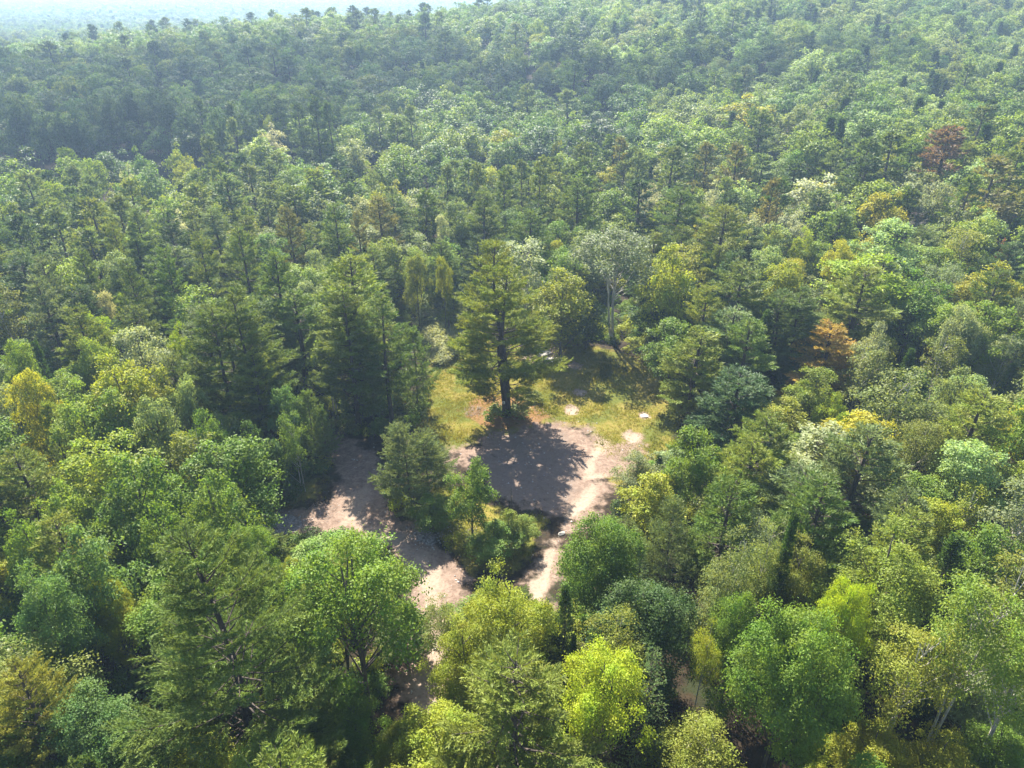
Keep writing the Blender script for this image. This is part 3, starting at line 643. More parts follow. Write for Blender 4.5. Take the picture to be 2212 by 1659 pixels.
TREES = [
('pine',-18.5,31.2,25.0,6.9,'P','huge bushy white pine filling the lower left foreground','big'),
('maple',-11.2,36.6,20.0,5.1,'G','tall open maple with a forked trunk beside the sandy road end','open'),
('maple',-0.5,38.0,15.0,3.5,'Y','yellow-green maple at the end of the right hand dirt track','open'),
('maple',-3.5,35.7,13.0,3.1,'Y','yellowish maple right of the tall open forked maple'),
('pine',0.2,28.9,17.0,5.8,'PY','yellowish green pine cut by the bottom edge, lower centre'),
('maple',6.1,31.4,15.0,3.4,'YB','brightest lime green maple, in front of the slim larch','open'),
('larch',9.4,32.3,14.0,2.0,'L','slim feathery larch standing beside the shaded dirt lane'),
('birch',13.0,30.8,9.0,3.0,'BY','small round yellowish birch at the bottom edge beside the shaded lane','full'),
('maple',18.5,31.5,18.0,3.7,'G','large dark green maple with pale leaf tufts right of the shaded lane'),
('maple',24.1,36.5,16.0,2.1,'YB','lime topped maple rising behind the large dark maple'),
('maple',28.7,40.0,18.0,4.9,'GY','broad light green maple high on the right of the foreground','full'),
('birch',27.4,32.3,17.0,3.1,'BY','yellowish birch with slim grey stems near the lower right corner','tall'),
('birch',30.8,32.6,20.0,3.3,'GY','tall aspen with thick pale trunk at the right edge, lower part','tall'),
('birch',32.9,30.8,20.0,2.8,'GY','aspen with pale trunk cut off by the right edge','tall'),
('maple',25.0,30.1,9.0,2.9,'Y','low yellow-green maple at the bottom edge under the yellowish birch','full'),
('maple',29.1,29.2,9.0,2.9,'Y','small leafy maple on the bottom edge near the right corner','full'),
('maple',33.7,30.4,9.0,2.6,'G','green maple filling the bottom right corner','full'),
('birch',16.9,40.9,17.0,2.9,'BS','tall pale green birch left of the dark spire','full'),
('birch',20.3,43.0,16.0,2.2,'BS','second pale birch, just left of the dark narrow spire','full'),
('spruce',21.8,42.6,17.0,0.8,'D','dark narrow moss covered spire among pale birches','narrow'),
('maple',23.2,42.9,14.0,3.1,'GO','olive green maple just in front of the dark spire'),
('maple',7.7,44.7,15.0,3.5,'G','rounded green maple at the right edge of the dirt track','full'),
('maple',14.9,57.4,10.0,3.7,'Y','yellow-green spreading maple under the dark pine beside the clearing','full'),
('maple',13.9,63.1,8.0,2.7,'S','sage grey bush tree at the right rim of the clearing','full'),
('young',14.7,50.3,12.0,2.7,'PS','soft sage young pine right of the rounded track-side maple'),
('larch',10.8,44.7,11.0,1.6,'L','small pale larch in front of the dark trees right of the track'),
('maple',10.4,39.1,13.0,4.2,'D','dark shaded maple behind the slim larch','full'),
('birch',14.5,36.2,12.0,1.3,'Y','narrow yellowish birch at the far side of the shaded lane','tall'),
('maple',16.7,36.8,14.0,2.5,'G','green maple between the narrow birch and the large dark maple','full'),
('dead',6.2,38.0,9.0,1.1,'TW','bare grey dead tree poking out above the lime maple'),
('spruce',4.7,37.6,9.0,0.5,'D','tiny dark spire left of the bare dead tree','narrow'),
('maple',-33.7,36.9,17.0,3.1,'GB','cool green maple at the left edge above the golden pine','full'),
('maple',-33.4,41.5,16.0,3.5,'GB','dense blue-green maple behind the cool left edge maple','full'),
('maple',-40.6,45.3,15.0,2.4,'G','green maple at the left edge, lower third'),
('maple',-33.9,51.4,16.0,4.3,'G','bright domed maple left of the sandy road','full'),
('maple',-26.7,50.0,15.0,3.4,'G','domed green maple nearest the left end of the road','full'),
('maple',-40.4,50.0,14.0,3.0,'GY','light green maple left of the bright domed maple','full'),
('pine',-31.3,30.0,15.0,2.9,'OY','golden yellow pine in the bottom left corner'),
('maple',-28.2,30.1,12.0,3.6,'GB','cool green maple on the bottom edge right of the golden pine','full'),
('maple',-31.7,40.0,12.0,2.1,'Y','small yellow-green maple left of the huge foreground pine'),
('maple',-11.2,31.8,10.0,2.4,'G','dark leafy maple at the bottom edge below the forked maple','full'),
('maple',-7.6,30.4,8.0,1.9,'Y','yellow-green sapling maple on the bottom edge left of the yellowish pine'),
('maple',-20.0,47.1,8.0,1.6,'Y','pale yellow-green sapling between the huge pine and the road','full'),
('birch',-5.1,38.6,12.0,1.9,'BS','grey-green birch at the near end of the sandy road'),
('maple',2.4,40.8,9.0,2.0,'GY','low light maple where the right hand track vanishes','full'),
('maple',-30.2,46.9,14.0,2.9,'G','green maple just above the top of the huge foreground pine','full'),
('maple',-22.5,45.5,13.0,2.5,'G','green maple between the domed maple and the huge pine','full'),
('pine',-33.7,76.5,22.0,6.2,'PO','tall dark-stemmed pine clump with three trunks, left of the clearing','triple'),
('pine',-20.5,80.0,21.5,5.2,'PO','tall pine with a white tag at its foot, left of the clearing','twin'),
('pine',-20.5,85.6,23.0,5.5,'PY','yellowish pine rising behind the tagged pine'),
('pine',-15.9,79.5,20.0,3.9,'P','slender tall pine with a long bare trunk beside the clearing','slim'),
('young',-13.1,84.5,13.0,2.9,'P','young pine right of the slender tall pine'),
('pine',-1.2,82.8,24.5,7.1,'PY','great solitary pine standing in the clearing with a white sign','solo'),
('birch',1.8,109.3,17.0,4.8,'S','grey-green aspen behind the great solitary pine'),
('young',-10.6,63.6,11.5,4.1,'PS','feathery pale young pine on the island between the two dirt tracks','bush'),
('maple',-4.2,58.3,11.0,2.7,'G','young maple on the island right of the feathery pine','full'),
('young',-0.3,56.9,5.0,2.0,'PY','small yellowish pine sapling beside the young island maple'),
('maple',-1.7,55.3,4.5,2.6,'G','green leafy bush at the foot of the young island maple','full'),
('maple',1.1,57.0,4.0,1.7,'GY','light green bush at the right end of the island','full'),
('shrub',-12.6,63.3,2.8,1.6,'YB','bright yellow-green bush at the foot of the feathery pine'),
('maple',-8.6,59.3,5.0,2.2,'G','leafy bush under the right side of the feathery pine','full'),
('shrub',-3.1,55.5,2.4,1.9,'GY','low light green bush at the front of the island'),
('shrub',-5.9,56.9,2.0,1.5,'Y','low yellowish bush at the front left of the island'),
('shrub',-2.0,82.7,2.2,2.5,'G','leafy green bush hiding the foot of the great solitary pine'),
('shrub',1.0,83.4,1.8,2.1,'S2','pale tipped bush right of the great solitary pine trunk'),
('shrub',3.2,87.0,1.8,1.6,'GO','sparse olive bush in the grass right of the great solitary pine'),
('young',-24.0,71.7,11.0,2.3,'P','young pine with two thin bare stems at the left of the road'),
('birch',-24.8,66.2,11.0,1.9,'G','small green birch left of the two-stemmed young pine','full'),
('maple',-26.5,71.2,12.0,2.5,'GB','blue-green maple behind the small birch left of the road','full'),
('birch',-33.0,67.2,11.0,2.2,'GB','thin pale-stemmed aspen sapling before the dark wood','tall'),
('maple',-37.2,62.9,15.0,2.7,'S2','maple with pale upturned leaves below the yellow domed maple'),
('maple',-37.0,69.0,14.0,2.3,'S2','pale leaved maple just left of the three-trunk pine'),
('maple',-33.1,64.1,13.0,2.7,'G','green maple in the shade under the three-trunk pine','full'),
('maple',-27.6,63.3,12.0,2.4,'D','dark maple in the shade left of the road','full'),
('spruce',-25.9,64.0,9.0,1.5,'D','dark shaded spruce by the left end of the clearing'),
('young',-23.0,72.3,8.0,1.9,'P','shaded young pine behind the left track'),
('maple',-44.1,68.9,17.0,4.5,'Y','large yellow domed maple on the left'),
('maple',-41.9,70.1,16.0,3.3,'Y','second yellow dome joined to the large yellow maple'),
('maple',-46.1,64.5,16.0,3.6,'GY','green-gold maple in front of the large yellow maple'),
('maple',-43.5,65.6,15.0,3.7,'GY','round green-gold maple below the two yellow domes','full'),
('maple',-46.2,78.8,16.0,4.5,'S','pale silvery maple behind the yellow domed maples'),
('maple',-53.0,67.2,16.0,2.7,'YY','golden yellow maple at the left edge'),
('maple',-59.5,76.3,15.0,2.5,'GY','light green maple at the left edge beside the short dark spruce'),
('spruce',-60.4,80.7,13.0,1.2,'D','short dark spruce near the left edge'),
('maple',-42.8,82.3,15.0,1.5,'YB','slim bright green maple left of the three-trunk pine'),
('young',-50.3,65.5,13.0,2.4,'PY','light green young pine below the golden maple'),
('pine',-45.8,53.5,15.0,3.6,'PY','bushy light green pine at the left edge, middle height'),
('maple',-44.2,58.6,11.0,1.2,'S2','small pale leafed maple behind the light green left maple'),
('maple',-52.8,80.1,14.0,2.6,'GY','light green maple left of the pale silvery maple'),
('maple',-56.2,87.6,14.0,2.4,'YB','bright lime rounded maple left of centre'),
('maple',-62.4,95.4,15.0,2.4,'Y','yellow-green rounded maple left of a small white leaved maple'),
('maple',-58.7,94.8,14.0,1.8,'W','small maple with white upturned leaves right of the yellow-green rounded maple'),
('maple',-55.3,94.3,14.0,2.4,'GY','light green maple right of the small white leaved maple'),
('pine',-63.9,89.9,18.0,3.6,'PS','soft grey-green pine near the left edge, left of the yellow-green rounded maple'),
('pine',-61.7,97.7,19.0,2.8,'P','green pine right above the yellow-green rounded maple'),
('pine',-68.3,98.5,18.0,3.2,'PS','grey-green pine above the soft grey-green left pine'),
('pine',-55.0,96.7,18.0,2.8,'P','green pine above the small white leaved maple'),
('pine',-49.2,96.4,20.0,2.8,'P','dark-hearted green pine in the left middle wood'),
('pine',-46.8,103.0,20.0,2.9,'PO','olive pine behind the dark-hearted pine'),
('pine',-42.3,106.9,20.0,3.0,'P','green pine left of the wide green pine'),
('pine',-32.1,92.0,21.0,3.9,'P','wide green pine between the triple pine and the yellowish pine'),
('maple',-30.0,96.8,15.0,3.1,'S','silver-green maple behind the tagged pine'),
('young',-10.2,113.8,5.0,3.0,'PY','light young pine left of the great solitary pine'),
('young',-15.1,112.1,4.0,2.4,'PS','small grey-green pine behind the fern patch'),
('maple',-104.5,171.1,17.0,4.3,'GY','left of two light domed maples against the blue hillside'),
('maple',-98.9,169.5,17.0,3.5,'GY','right of two light domed maples against the blue hillside'),
('maple',-105.3,153.6,17.0,4.5,'G','green maple near the left edge against the dark hillside'),
('maple',-98.7,151.7,16.0,3.2,'GY','light green maple in front of the two light domed maples'),
('maple',-84.1,155.7,17.0,3.6,'G','round green maple with a pale neighbour behind it'),
('maple',-86.9,162.9,17.0,2.4,'W','white leaved maple peeping out against the dark hillside'),
('maple',-83.4,164.3,17.0,4.2,'GB','grey-green maple right of the white peeping maple'),
('maple',-91.1,177.8,18.0,3.7,'GB','tall grey-green maple standing highest against the dark hillside'),
('maple',-86.2,187.8,17.0,3.7,'GY','pale green maple beside the layered old pine'),
('maple',-79.7,177.3,17.0,3.7,'Y','yellow-green maple below the pale green one by the old pine'),
('pine',-73.1,177.2,21.0,3.4,'PS','layered old pine standing above the left middle wood'),
('pine',-70.3,187.9,23.0,3.2,'PS','tall grey pine left of the white leaved maple, far left centre'),
('pine',-62.9,156.0,20.0,3.0,'P','green pine below the layered old pine'),
('maple',-68.5,210.2,18.0,4.3,'W','tall white leaved maple left of three dark pines'),
('maple',-70.2,225.5,18.0,4.3,'GY','light maple crown showing behind the white leaved maple'),
('maple',-73.0,223.5,18.0,4.0,'YB','small yellow dome left of three dark pines'),
('pine',-57.6,202.5,25.0,3.8,'PD','left of three tall dark pines standing together'),
('pine',-53.6,204.8,26.0,3.9,'PD','middle and tallest of three dark pines standing together'),
('pine',-49.1,200.7,25.0,3.6,'PD','right of three tall dark pines standing together'),
('maple',-41.8,192.8,17.0,4.7,'S','frosty green rounded maple right of three dark pines'),
('maple',-27.1,179.4,18.0,6.2,'G','large dark domed oak above a deep shadow gap'),
('maple',-43.0,162.2,17.0,8.3,'G','wide green maple crown with three lobes below three dark pines'),
('maple',-51.0,156.7,15.0,3.0,'GY','light green maple left of the wide three-lobed crown'),
('maple',-44.9,152.5,15.0,2.7,'G','narrow green maple in front of the wide three-lobed crown'),
('maple',-33.6,175.3,15.0,3.3,'GY','light green maple left of the large dark oak'),
('maple',-28.0,148.9,16.0,2.6,'Y','yellowish maple just left of the shadow gap'),
('pine',-24.3,128.6,19.0,3.8,'PB','tan tinged pine with thin brown foliage in the middle wood'),
('pine',-27.0,122.3,18.0,2.0,'PB','narrow brownish pine left of the tan pine'),
('pine',-30.4,120.0,20.0,3.5,'P','full green pine in the middle wood left of the tan pine'),
('pine',-38.0,118.4,20.0,2.9,'PB','thin brown pine with a long dark trunk'),
('pine',-13.5,148.5,20.0,3.3,'PS','grey-green pine right of the shadow gap'),
('pine',-7.2,145.8,21.0,2.8,'PS','slim grey-green pine, second right of the shadow gap'),
('pine',-1.5,143.3,20.0,3.2,'PO','olive pine, third right of the shadow gap'),
('pine',-16.5,144.4,15.0,2.8,'PS','small soft pine at the near side of the shadow gap'),
('maple',-10.3,136.0,16.0,4.4,'S2','dark maple with pale crown tufts in the middle of the wood'),
('maple',-5.7,137.3,15.0,3.3,'S','pale sage maple joined to the tufted dark maple'),
('maple',-13.6,133.6,14.0,1.9,'W','whitish maple left of the tufted dark maple'),
('dead',-23.2,125.2,14.0,2.2,'TW','white twiggy dead crown in the middle of the wood'),
('maple',-22.0,117.7,14.0,4.4,'GY','light green maple below the white twiggy crown'),
('maple',-15.8,110.7,14.0,2.3,'GO','olive maple left of the great solitary pine crown'),
('maple',-11.3,110.1,14.0,1.6,'Y','small olive-yellow maple close left of the great pine crown'),
('maple',-32.8,113.3,14.0,2.5,'S','pale sage maple behind the wide green pine'),
('spruce',-67.9,138.7,13.0,1.4,'D','small dark spire in front of a pale maple, left wood'),
('maple',-63.3,132.9,15.0,2.7,'W','pale maple behind the small dark spire'),
('maple',-57.6,137.9,15.0,3.2,'GY','round light green maple, left centre wood'),
('maple',-53.7,141.1,15.0,2.5,'GY','small round green maple right of the round light one'),
('pine',-78.4,120.0,19.0,3.5,'PS','broad soft pine in the far left wood'),
('pine',-81.2,116.1,18.0,2.3,'PS','pale pine left of the broad soft pine'),
('maple',-79.7,137.9,15.0,2.4,'S2','maple with frosted leaf tips, left wood'),
('maple',-84.4,139.9,15.0,1.9,'Y','yellow-topped maple left of the frosted maple'),
('pine',-64.5,120.0,19.0,3.2,'PS','grey-green pine right of the frosted maple'),
('pine',-66.8,116.1,18.0,2.1,'PY','pale yellow pine below the frosted maple'),
('maple',-68.3,133.0,14.0,2.1,'GY','light green maple between grey pine and dark spire'),
('birch',16.2,106.4,20.0,7.1,'S3','tall grey-leaved aspen with bare white stems behind the clearing','tall'),
('maple',7.7,100.6,15.0,5.2,'Y','yellow-green maple at the back edge of the clearing','full'),
('maple',23.4,99.6,20.0,4.7,'Y','tall maple with golden crown and dark side behind the clearing','full'),
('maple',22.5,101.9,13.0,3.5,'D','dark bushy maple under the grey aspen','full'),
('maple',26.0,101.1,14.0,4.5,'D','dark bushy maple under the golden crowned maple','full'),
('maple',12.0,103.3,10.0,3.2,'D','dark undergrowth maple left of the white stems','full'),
('maple',10.7,104.6,6.0,3.0,'G','green bush tree left end of the back row','full'),
('pine',33.0,95.7,18.0,4.9,'PO','olive pine behind the pale soft pine, right of the clearing'),
('pine',29.3,86.1,15.0,4.9,'PS','pale soft mint coloured pine right of the clearing'),
('pine',38.6,91.9,16.0,6.1,'P','multi-stemmed green pine left of the orange pine','triple'),
('pine',23.5,79.8,15.0,4.9,'PY','yellow-olive pine at the right rim of the clearing'),
('pine',26.0,70.8,14.0,5.2,'PD','dark dense pine in front of the yellow-olive pine'),
('pine',42.6,85.7,13.0,4.7,'OR','orange dying pine in the right part of the wood'),
('young',38.3,84.3,5.0,2.5,'OR','small orange dying pine left of the larger orange one'),
('maple',32.3,61.9,12.0,5.9,'S','broad silvery maple with streaming pale leaves','full'),
('maple',39.9,71.9,8.0,1.8,'YB','bright yellow sapling behind the broad silvery maple','full'),
('maple',39.3,74.4,9.0,2.1,'YB','lime green sapling under the orange pine','full'),
('birch',42.9,62.1,13.0,2.9,'GO','olive birch with a bare white limb, right side','tall'),
('birch',44.0,70.2,15.0,3.9,'BS','dull green aspen behind the olive birch','full'),
('pine',48.6,62.8,16.0,4.5,'PY','lush bright green pine at the right edge'),
('maple',60.0,97.4,16.0,5.0,'G','dark green full maple, upper right'),
('pine',49.3,93.9,18.0,5.5,'PY','broad yellow-olive pine in the upper right wood'),
('maple',71.8,100.0,16.0,5.1,'YY','large golden maple at the right edge'),
('maple',54.2,102.4,17.0,6.9,'YB','broad lime maple behind the yellow-olive pine'),
('maple',65.6,117.9,16.0,7.0,'M','broad pale mint maple, upper right'),
('maple',71.6,138.5,16.0,5.5,'GY','shaggy light green maple, upper right'),
('maple',61.7,146.0,16.0,6.1,'W','silvery white maple, upper right'),
('pine',73.5,151.9,20.0,5.2,'P','left of a joined pair of dark green pines, upper right'),
('pine',79.4,153.6,20.0,5.7,'P','right of a joined pair of dark green pines, upper right'),
('pine',91.3,154.3,20.0,5.7,'BR','rusty brown dead pine, upper right'),
('pine',92.2,137.9,19.0,5.5,'PB','olive-brown pine right of the rusty dead pine'),
('maple',72.5,175.2,17.0,6.7,'GY','large rounded light green maple, upper right'),
('dead',76.6,133.7,12.0,3.9,'TW','grey leafless tree among pale maples, upper right'),
('maple',84.8,117.7,12.0,1.2,'RD','little reddish tree at the right edge'),
('maple',52.3,122.9,14.0,2.3,'YB','small vivid yellow-green maple, upper right'),
('maple',52.1,128.9,15.0,3.4,'W','cream flowering maple, upper right'),
('pine',49.4,135.4,19.0,2.9,'PB','narrow tan pine left of the silvery white maple'),
('maple',80.8,120.7,15.0,4.8,'GY','light green maple below the olive-brown pine'),
('maple',82.4,137.8,15.0,3.7,'S','grey-green maple below the rusty dead pine'),
('maple',54.8,112.7,15.0,3.0,'YY','yellow maple between lime and mint maples'),
('maple',45.9,109.8,13.0,3.1,'YY','yellow maple behind the multi-stemmed pine'),
('maple',65.1,88.2,15.0,5.0,'GY','light green maple at the right edge above the lush pine','full'),
('maple',61.1,87.3,15.0,2.8,'S','pale sage maple near the right edge'),
('maple',53.5,73.6,13.0,3.0,'S2','maple with frosted leaves beside the lush right edge pine','full'),
('maple',47.7,84.2,14.0,2.7,'S','pale leaved maple right of the orange pine','full'),
('pine',35.7,118.0,20.0,5.2,'PY','tall yellow-green pine with visible trunk, upper middle'),
('pine',30.9,129.3,20.0,4.8,'P','tall green pine left of the yellow-green one, upper middle'),
('maple',21.7,149.1,15.0,5.0,'G','round mid green maple, upper middle'),
('maple',13.9,131.7,14.0,3.7,'G','dark green maple left of the tall grey aspen'),
('pine',5.8,147.2,20.0,3.5,'PO','olive pine with twin thin trunks, upper middle','twin'),
('pine',2.1,153.3,20.0,2.9,'PS','grey-green pine left of the twin-trunk olive pine'),
('pine',14.5,146.6,20.0,3.7,'P','bushy green pine right of the twin-trunk olive pine'),
('pine',28.0,161.2,20.0,3.3,'PS','slim pale pine with a visible stem, upper middle'),
('pine',26.3,177.6,20.0,3.1,'PB','brown-tinged pine, upper middle'),
('pine',35.7,162.2,20.0,4.8,'PO','dark olive pine, upper middle right'),
('pine',43.4,162.6,20.0,3.8,'PB','bronze pine right of the dark olive pine'),
('pine',50.0,162.5,19.0,4.3,'PB','feathery bronze pine beside a light green maple'),
('pine',16.8,172.8,20.0,3.8,'PO','fan shaped olive pine, upper middle'),
('maple',29.4,152.0,15.0,2.6,'W','white leaved maple left of the tall green pine'),
('maple',30.5,147.4,14.0,3.1,'W','lower white leaved maple left of the tall green pine'),
('maple',43.0,149.8,15.0,3.0,'W','whitish maple behind the tall yellow-green pine'),
('maple',48.1,149.5,15.0,5.0,'M','pale mint maple right of the tall yellow-green pine'),
('maple',12.2,194.8,16.0,2.1,'YY','little yellow crown, upper middle'),
('maple',7.7,121.1,13.0,2.4,'Y','yellow-green maple behind the back edge of the clearing'),
('maple',34.7,119.0,13.0,3.2,'G','green maple right of the golden crowned maple'),
('maple',69.9,220.9,18.0,9.4,'YY','large golden crown on the lower hillside'),
('pine',63.5,189.6,20.0,4.9,'P','pine in front of the large golden crown'),
('spruce',53.1,243.2,18.0,3.2,'PS','pale pointed spruce on the lower hillside'),
('maple',54.8,177.1,16.0,4.4,'GY','light green maple behind the feathery bronze pine'),
('pine',5.1,246.1,22.0,4.5,'PS','tall dim pine on the hillside, top centre'),
('pine',-28.3,209.4,23.0,3.7,'PS','grey pine on the slope right of three dark pines'),
('pine',-39.4,220.7,20.0,3.4,'PS','pale pine between the dark pines and the grey slope pine'),
('maple',-12.6,210.5,17.0,5.9,'GY','light green maple on the slope, top centre'),
('maple',-2.1,206.8,17.0,5.8,'Y','yellow-green maple on the slope, top centre'),
('spruce',108.9,202.2,17.0,2.7,'D','dark pointed fir on the upper right slope'),
('spruce',92.1,208.8,17.0,3.3,'D','dark broad fir right of the large golden crown'),
('spruce',74.3,249.8,17.0,3.0,'D','dark fir behind the large golden crown'),
('pine',114.1,179.4,20.0,3.3,'PD','dark pine near the right edge of the upper slope'),
('maple',105.6,158.8,16.0,4.5,'GY','light green maple behind the olive-brown pine'),
('maple',92.3,169.0,16.0,4.2,'GY','light green maple left of the rusty dead pine'),
('maple',-163.1,239.6,23.0,4.6,'BG','distant bluish green broadleaf tree beyond the two light domed maples|ninth nearest'),
('maple',-153.7,222.8,15.0,4.6,'GB','distant cool green broadleaf tree left of the two light domed maples'),
('maple',-147.8,222.4,23.0,4.3,'BG','distant bluish green broadleaf tree beyond the two light domed maples|seventh nearest'),
('maple',-146.2,226.4,23.0,4.4,'BG','distant bluish green broadleaf tree beyond the two light domed maples|sixth nearest'),
('maple',-144.1,222.8,15.0,4.6,'GB','distant cool green broadleaf tree beyond the two light domed maples|third nearest'),
('maple',-134.7,214.8,23.0,4.2,'BG','distant bluish green broadleaf tree beyond the two light domed maples|third nearest'),
('maple',-129.7,214.8,23.0,4.2,'BG','distant bluish green broadleaf tree beyond the two light domed maples|nearest of 9'),
('maple',-133.6,218.8,15.0,4.5,'GB','distant cool green broadleaf tree beyond the two light domed maples|nearest of 3'),
('maple',-127.7,217.6,23.0,4.3,'BG','distant bluish green broadleaf tree beyond the two light domed maples|second nearest'),
('maple',-132.1,235.5,23.0,4.6,'BG','distant bluish green broadleaf tree beyond the two light domed maples|fourth nearest'),
('maple',-125.6,222.8,15.0,4.6,'GB','distant cool green broadleaf tree beyond the two light domed maples|second nearest'),
('maple',-123.3,229.4,23.0,4.5,'BG','distant bluish green broadleaf tree beyond the two light domed maples|fifth nearest'),
('maple',-122.9,238.6,23.0,4.6,'BG','distant bluish green broadleaf tree beyond the two light domed maples|eighth nearest'),
('maple',-118.8,228.7,15.0,4.7,'D','distant dark green broadleaf tree right of the two light domed maples'),
('maple',-120.5,240.8,23.0,4.7,'BG','distant bluish green broadleaf tree left of the layered old pine'),
('maple',-112.9,239.7,23.0,4.6,'BG','distant bluish green broadleaf tree beyond the layered old pine|fifth nearest'),
('maple',-108.6,225.7,15.0,4.6,'GB','distant cool green broadleaf tree left of the layered old pine'),
('maple',-106.3,233.5,23.0,4.5,'BG','distant bluish green broadleaf tree beyond the layered old pine|fourth nearest'),
('maple',-97.1,222.5,23.0,4.3,'BG','distant bluish green broadleaf tree beyond the layered old pine|second nearest'),
('maple',-95.1,215.9,15.0,4.4,'D','distant dark green broadleaf tree left of the layered old pine'),
('pine',-92.0,221.5,23.0,3.8,'PD','distant dark green pine beyond the layered old pine|second nearest'),
('maple',-81.7,207.5,23.0,4.1,'BG','distant bluish green broadleaf tree beyond the layered old pine|nearest of 6'),
('maple',-87.2,218.9,15.0,4.5,'BG','distant bluish green broadleaf tree right of the layered old pine'),
('pine',-79.2,212.1,23.0,3.6,'PD','distant dark green pine beyond the layered old pine|nearest of 6'),
('maple',-78.1,217.6,23.0,4.3,'BG','distant bluish green broadleaf tree beyond the layered old pine|third nearest'),
('maple',-79.1,222.8,15.0,4.6,'D','distant dark green broadleaf tree right of the layered old pine'),
('maple',-76.0,227.4,23.0,4.4,'BG','distant bluish green broadleaf tree left of the three dark pines|second nearest'),
('maple',-71.8,229.4,23.0,4.5,'BG','distant bluish green broadleaf tree left of the three dark pines|nearest of 2'),
('maple',-70.2,220.8,15.0,4.5,'BG','distant bluish green broadleaf tree in front of the three dark pines'),
('pine',34.2,56.7,15.7,4.3,'PS','soft grey-green pine right of the broad silvery maple'),
('maple',-39.8,56.1,15.3,4.6,'GY','tall light green broadleaf tree left of the bright domed maple'),
('pine',19.3,49.2,15.3,3.4,'P','green pine left of the dark mossy spire'),
('pine',26.1,47.0,16.9,3.7,'P','green pine right of the dark mossy spire'),
('maple',44.6,56.6,14.0,4.0,'M','tall pale mint broadleaf tree in front of the lush right edge pine'),
('maple',19.0,60.2,13.1,3.6,'G','green broadleaf tree in front of the dark dense pine'),
('maple',-27.2,56.4,13.6,4.7,'G','green broadleaf tree right of the bright domed maple'),
('maple',40.3,45.6,13.0,3.6,'G','green broadleaf tree beyond the thick pale aspen trunk'),
('maple',-4.9,28.5,11.9,3.9,'Y','yellow-green broadleaf tree left of the bottom edge pine'),
('maple',-24.5,38.9,14.8,4.8,'G','tall green broadleaf tree beyond the huge foreground pine'),
('pine',23.4,56.5,14.6,3.4,'PY','yellowish green pine left of the broad silvery maple'),
('pine',-28.9,87.2,17.4,4.4,'P','tall green pine left of the tagged pine'),
('pine',32.6,44.7,15.3,3.5,'PY','yellowish green pine beyond the broad light green maple'),
('birch',-33.3,32.9,14.1,3.5,'GO','tall olive green birch beyond the golden corner pine'),
('pine',-11.8,22.1,17.7,4.7,'PY','tall yellowish green pine in front of the huge foreground pine'),
('pine',-30.2,73.2,15.3,3.3,'PY','yellowish green pine in front of the three-trunk pine'),
('pine',26.4,61.5,14.2,3.7,'PY','yellowish green pine in front of the dark dense pine'),
('pine',-37.3,44.7,14.7,3.3,'PY','yellowish green pine beyond the blue-green left maple'),
('pine',29.7,81.1,16.1,3.9,'P','green pine right of the yellow-olive rim pine'),
('maple',34.7,35.0,11.0,3.4,'S','silvery sage broadleaf tree right of the yellowish corner birch'),
('maple',38.3,77.8,10.6,3.4,'GY','light green broadleaf tree in front of the orange dying pine'),
('birch',7.8,36.2,13.8,2.8,'BY','tall yellowish birch beyond the slim larch by the lane'),
('pine',-56.1,84.3,16.2,3.5,'PY','yellowish green pine left of the pale silvery left maple'),
('pine',27.0,52.7,13.6,4.3,'PS','soft grey-green pine right of the dark mossy spire'),
('maple',22.5,87.3,12.7,4.8,'G','green broadleaf tree left of the yellow-olive rim pine'),
('pine',69.0,94.9,17.3,4.0,'P','tall green pine right of the golden right edge maple'),
('birch',38.4,39.3,14.6,3.0,'GO','tall olive green birch beyond the thick pale aspen trunk'),
('birch',45.1,80.0,12.3,3.1,'BS','dull green birch right of the orange dying pine'),
('birch',-33.5,61.0,12.3,2.7,'BY','yellowish birch beyond the bright domed maple'),
('birch',45.0,48.5,14.6,3.4,'S3','tall grey-green birch beyond the thick pale aspen trunk'),
('pine',34.3,49.0,14.4,3.0,'PS','soft grey-green pine beyond the broad light green maple'),
('spruce',4.2,39.9,11.8,1.5,'D','dark green spruce in front of the track-side maple'),
('spruce',35.8,43.5,13.7,1.9,'D','dark green spruce right of the broad light green maple'),
('maple',61.3,91.6,13.8,4.0,'GY','light green broadleaf tree left of the golden right edge maple'),
('pine',26.1,145.3,17.5,4.8,'PD','tall dark green pine in front of the dark olive pine'),
('pine',-5.3,132.9,18.5,4.2,'PO','tall olive pine right of the tufted dark maple'),
('pine',-52.8,123.5,18.0,4.4,'PS','tall soft grey-green pine left of the wide green pine'),
('birch',56.1,81.8,12.9,2.8,'GO','olive green birch in front of the golden right edge maple'),
('pine',84.7,132.0,18.3,4.0,'P','tall green pine in front of the rusty dead pine'),
('pine',13.0,138.5,19.8,4.4,'P','tall green pine beyond the white-stemmed aspen'),
('pine',-60.0,91.7,16.0,4.1,'PD','dark green pine beyond the pale silvery left maple'),
('maple',-36.2,29.3,11.7,4.3,'G','green broadleaf tree in front of the golden corner pine'),
('pine',3.0,122.3,18.4,4.4,'P','tall green pine right of the tufted dark maple'),
('birch',43.4,52.6,11.3,2.4,'BY','yellowish birch in front of the lush right edge pine'),
('birch',65.0,83.6,12.4,2.5,'S3','grey-green birch in front of the golden right edge maple'),
('pine',26.7,90.9,16.5,3.4,'PY','yellowish green pine in front of the golden crowned maple'),
('maple',41.4,102.8,15.1,4.5,'Y','tall yellow-green broadleaf tree left of the broad yellow-olive pine'),
('pine',-85.5,120.4,17.7,4.7,'PD','tall dark green pine in front of the two light domed maples'),
('maple',94.3,193.4,18.4,8.0,'GB','distant cool green broadleaf tree beyond the joined pair of pines|nearest of 3'),
('pine',-57.0,116.0,18.6,4.5,'PD','tall dark green pine beyond the three-trunk pine'),
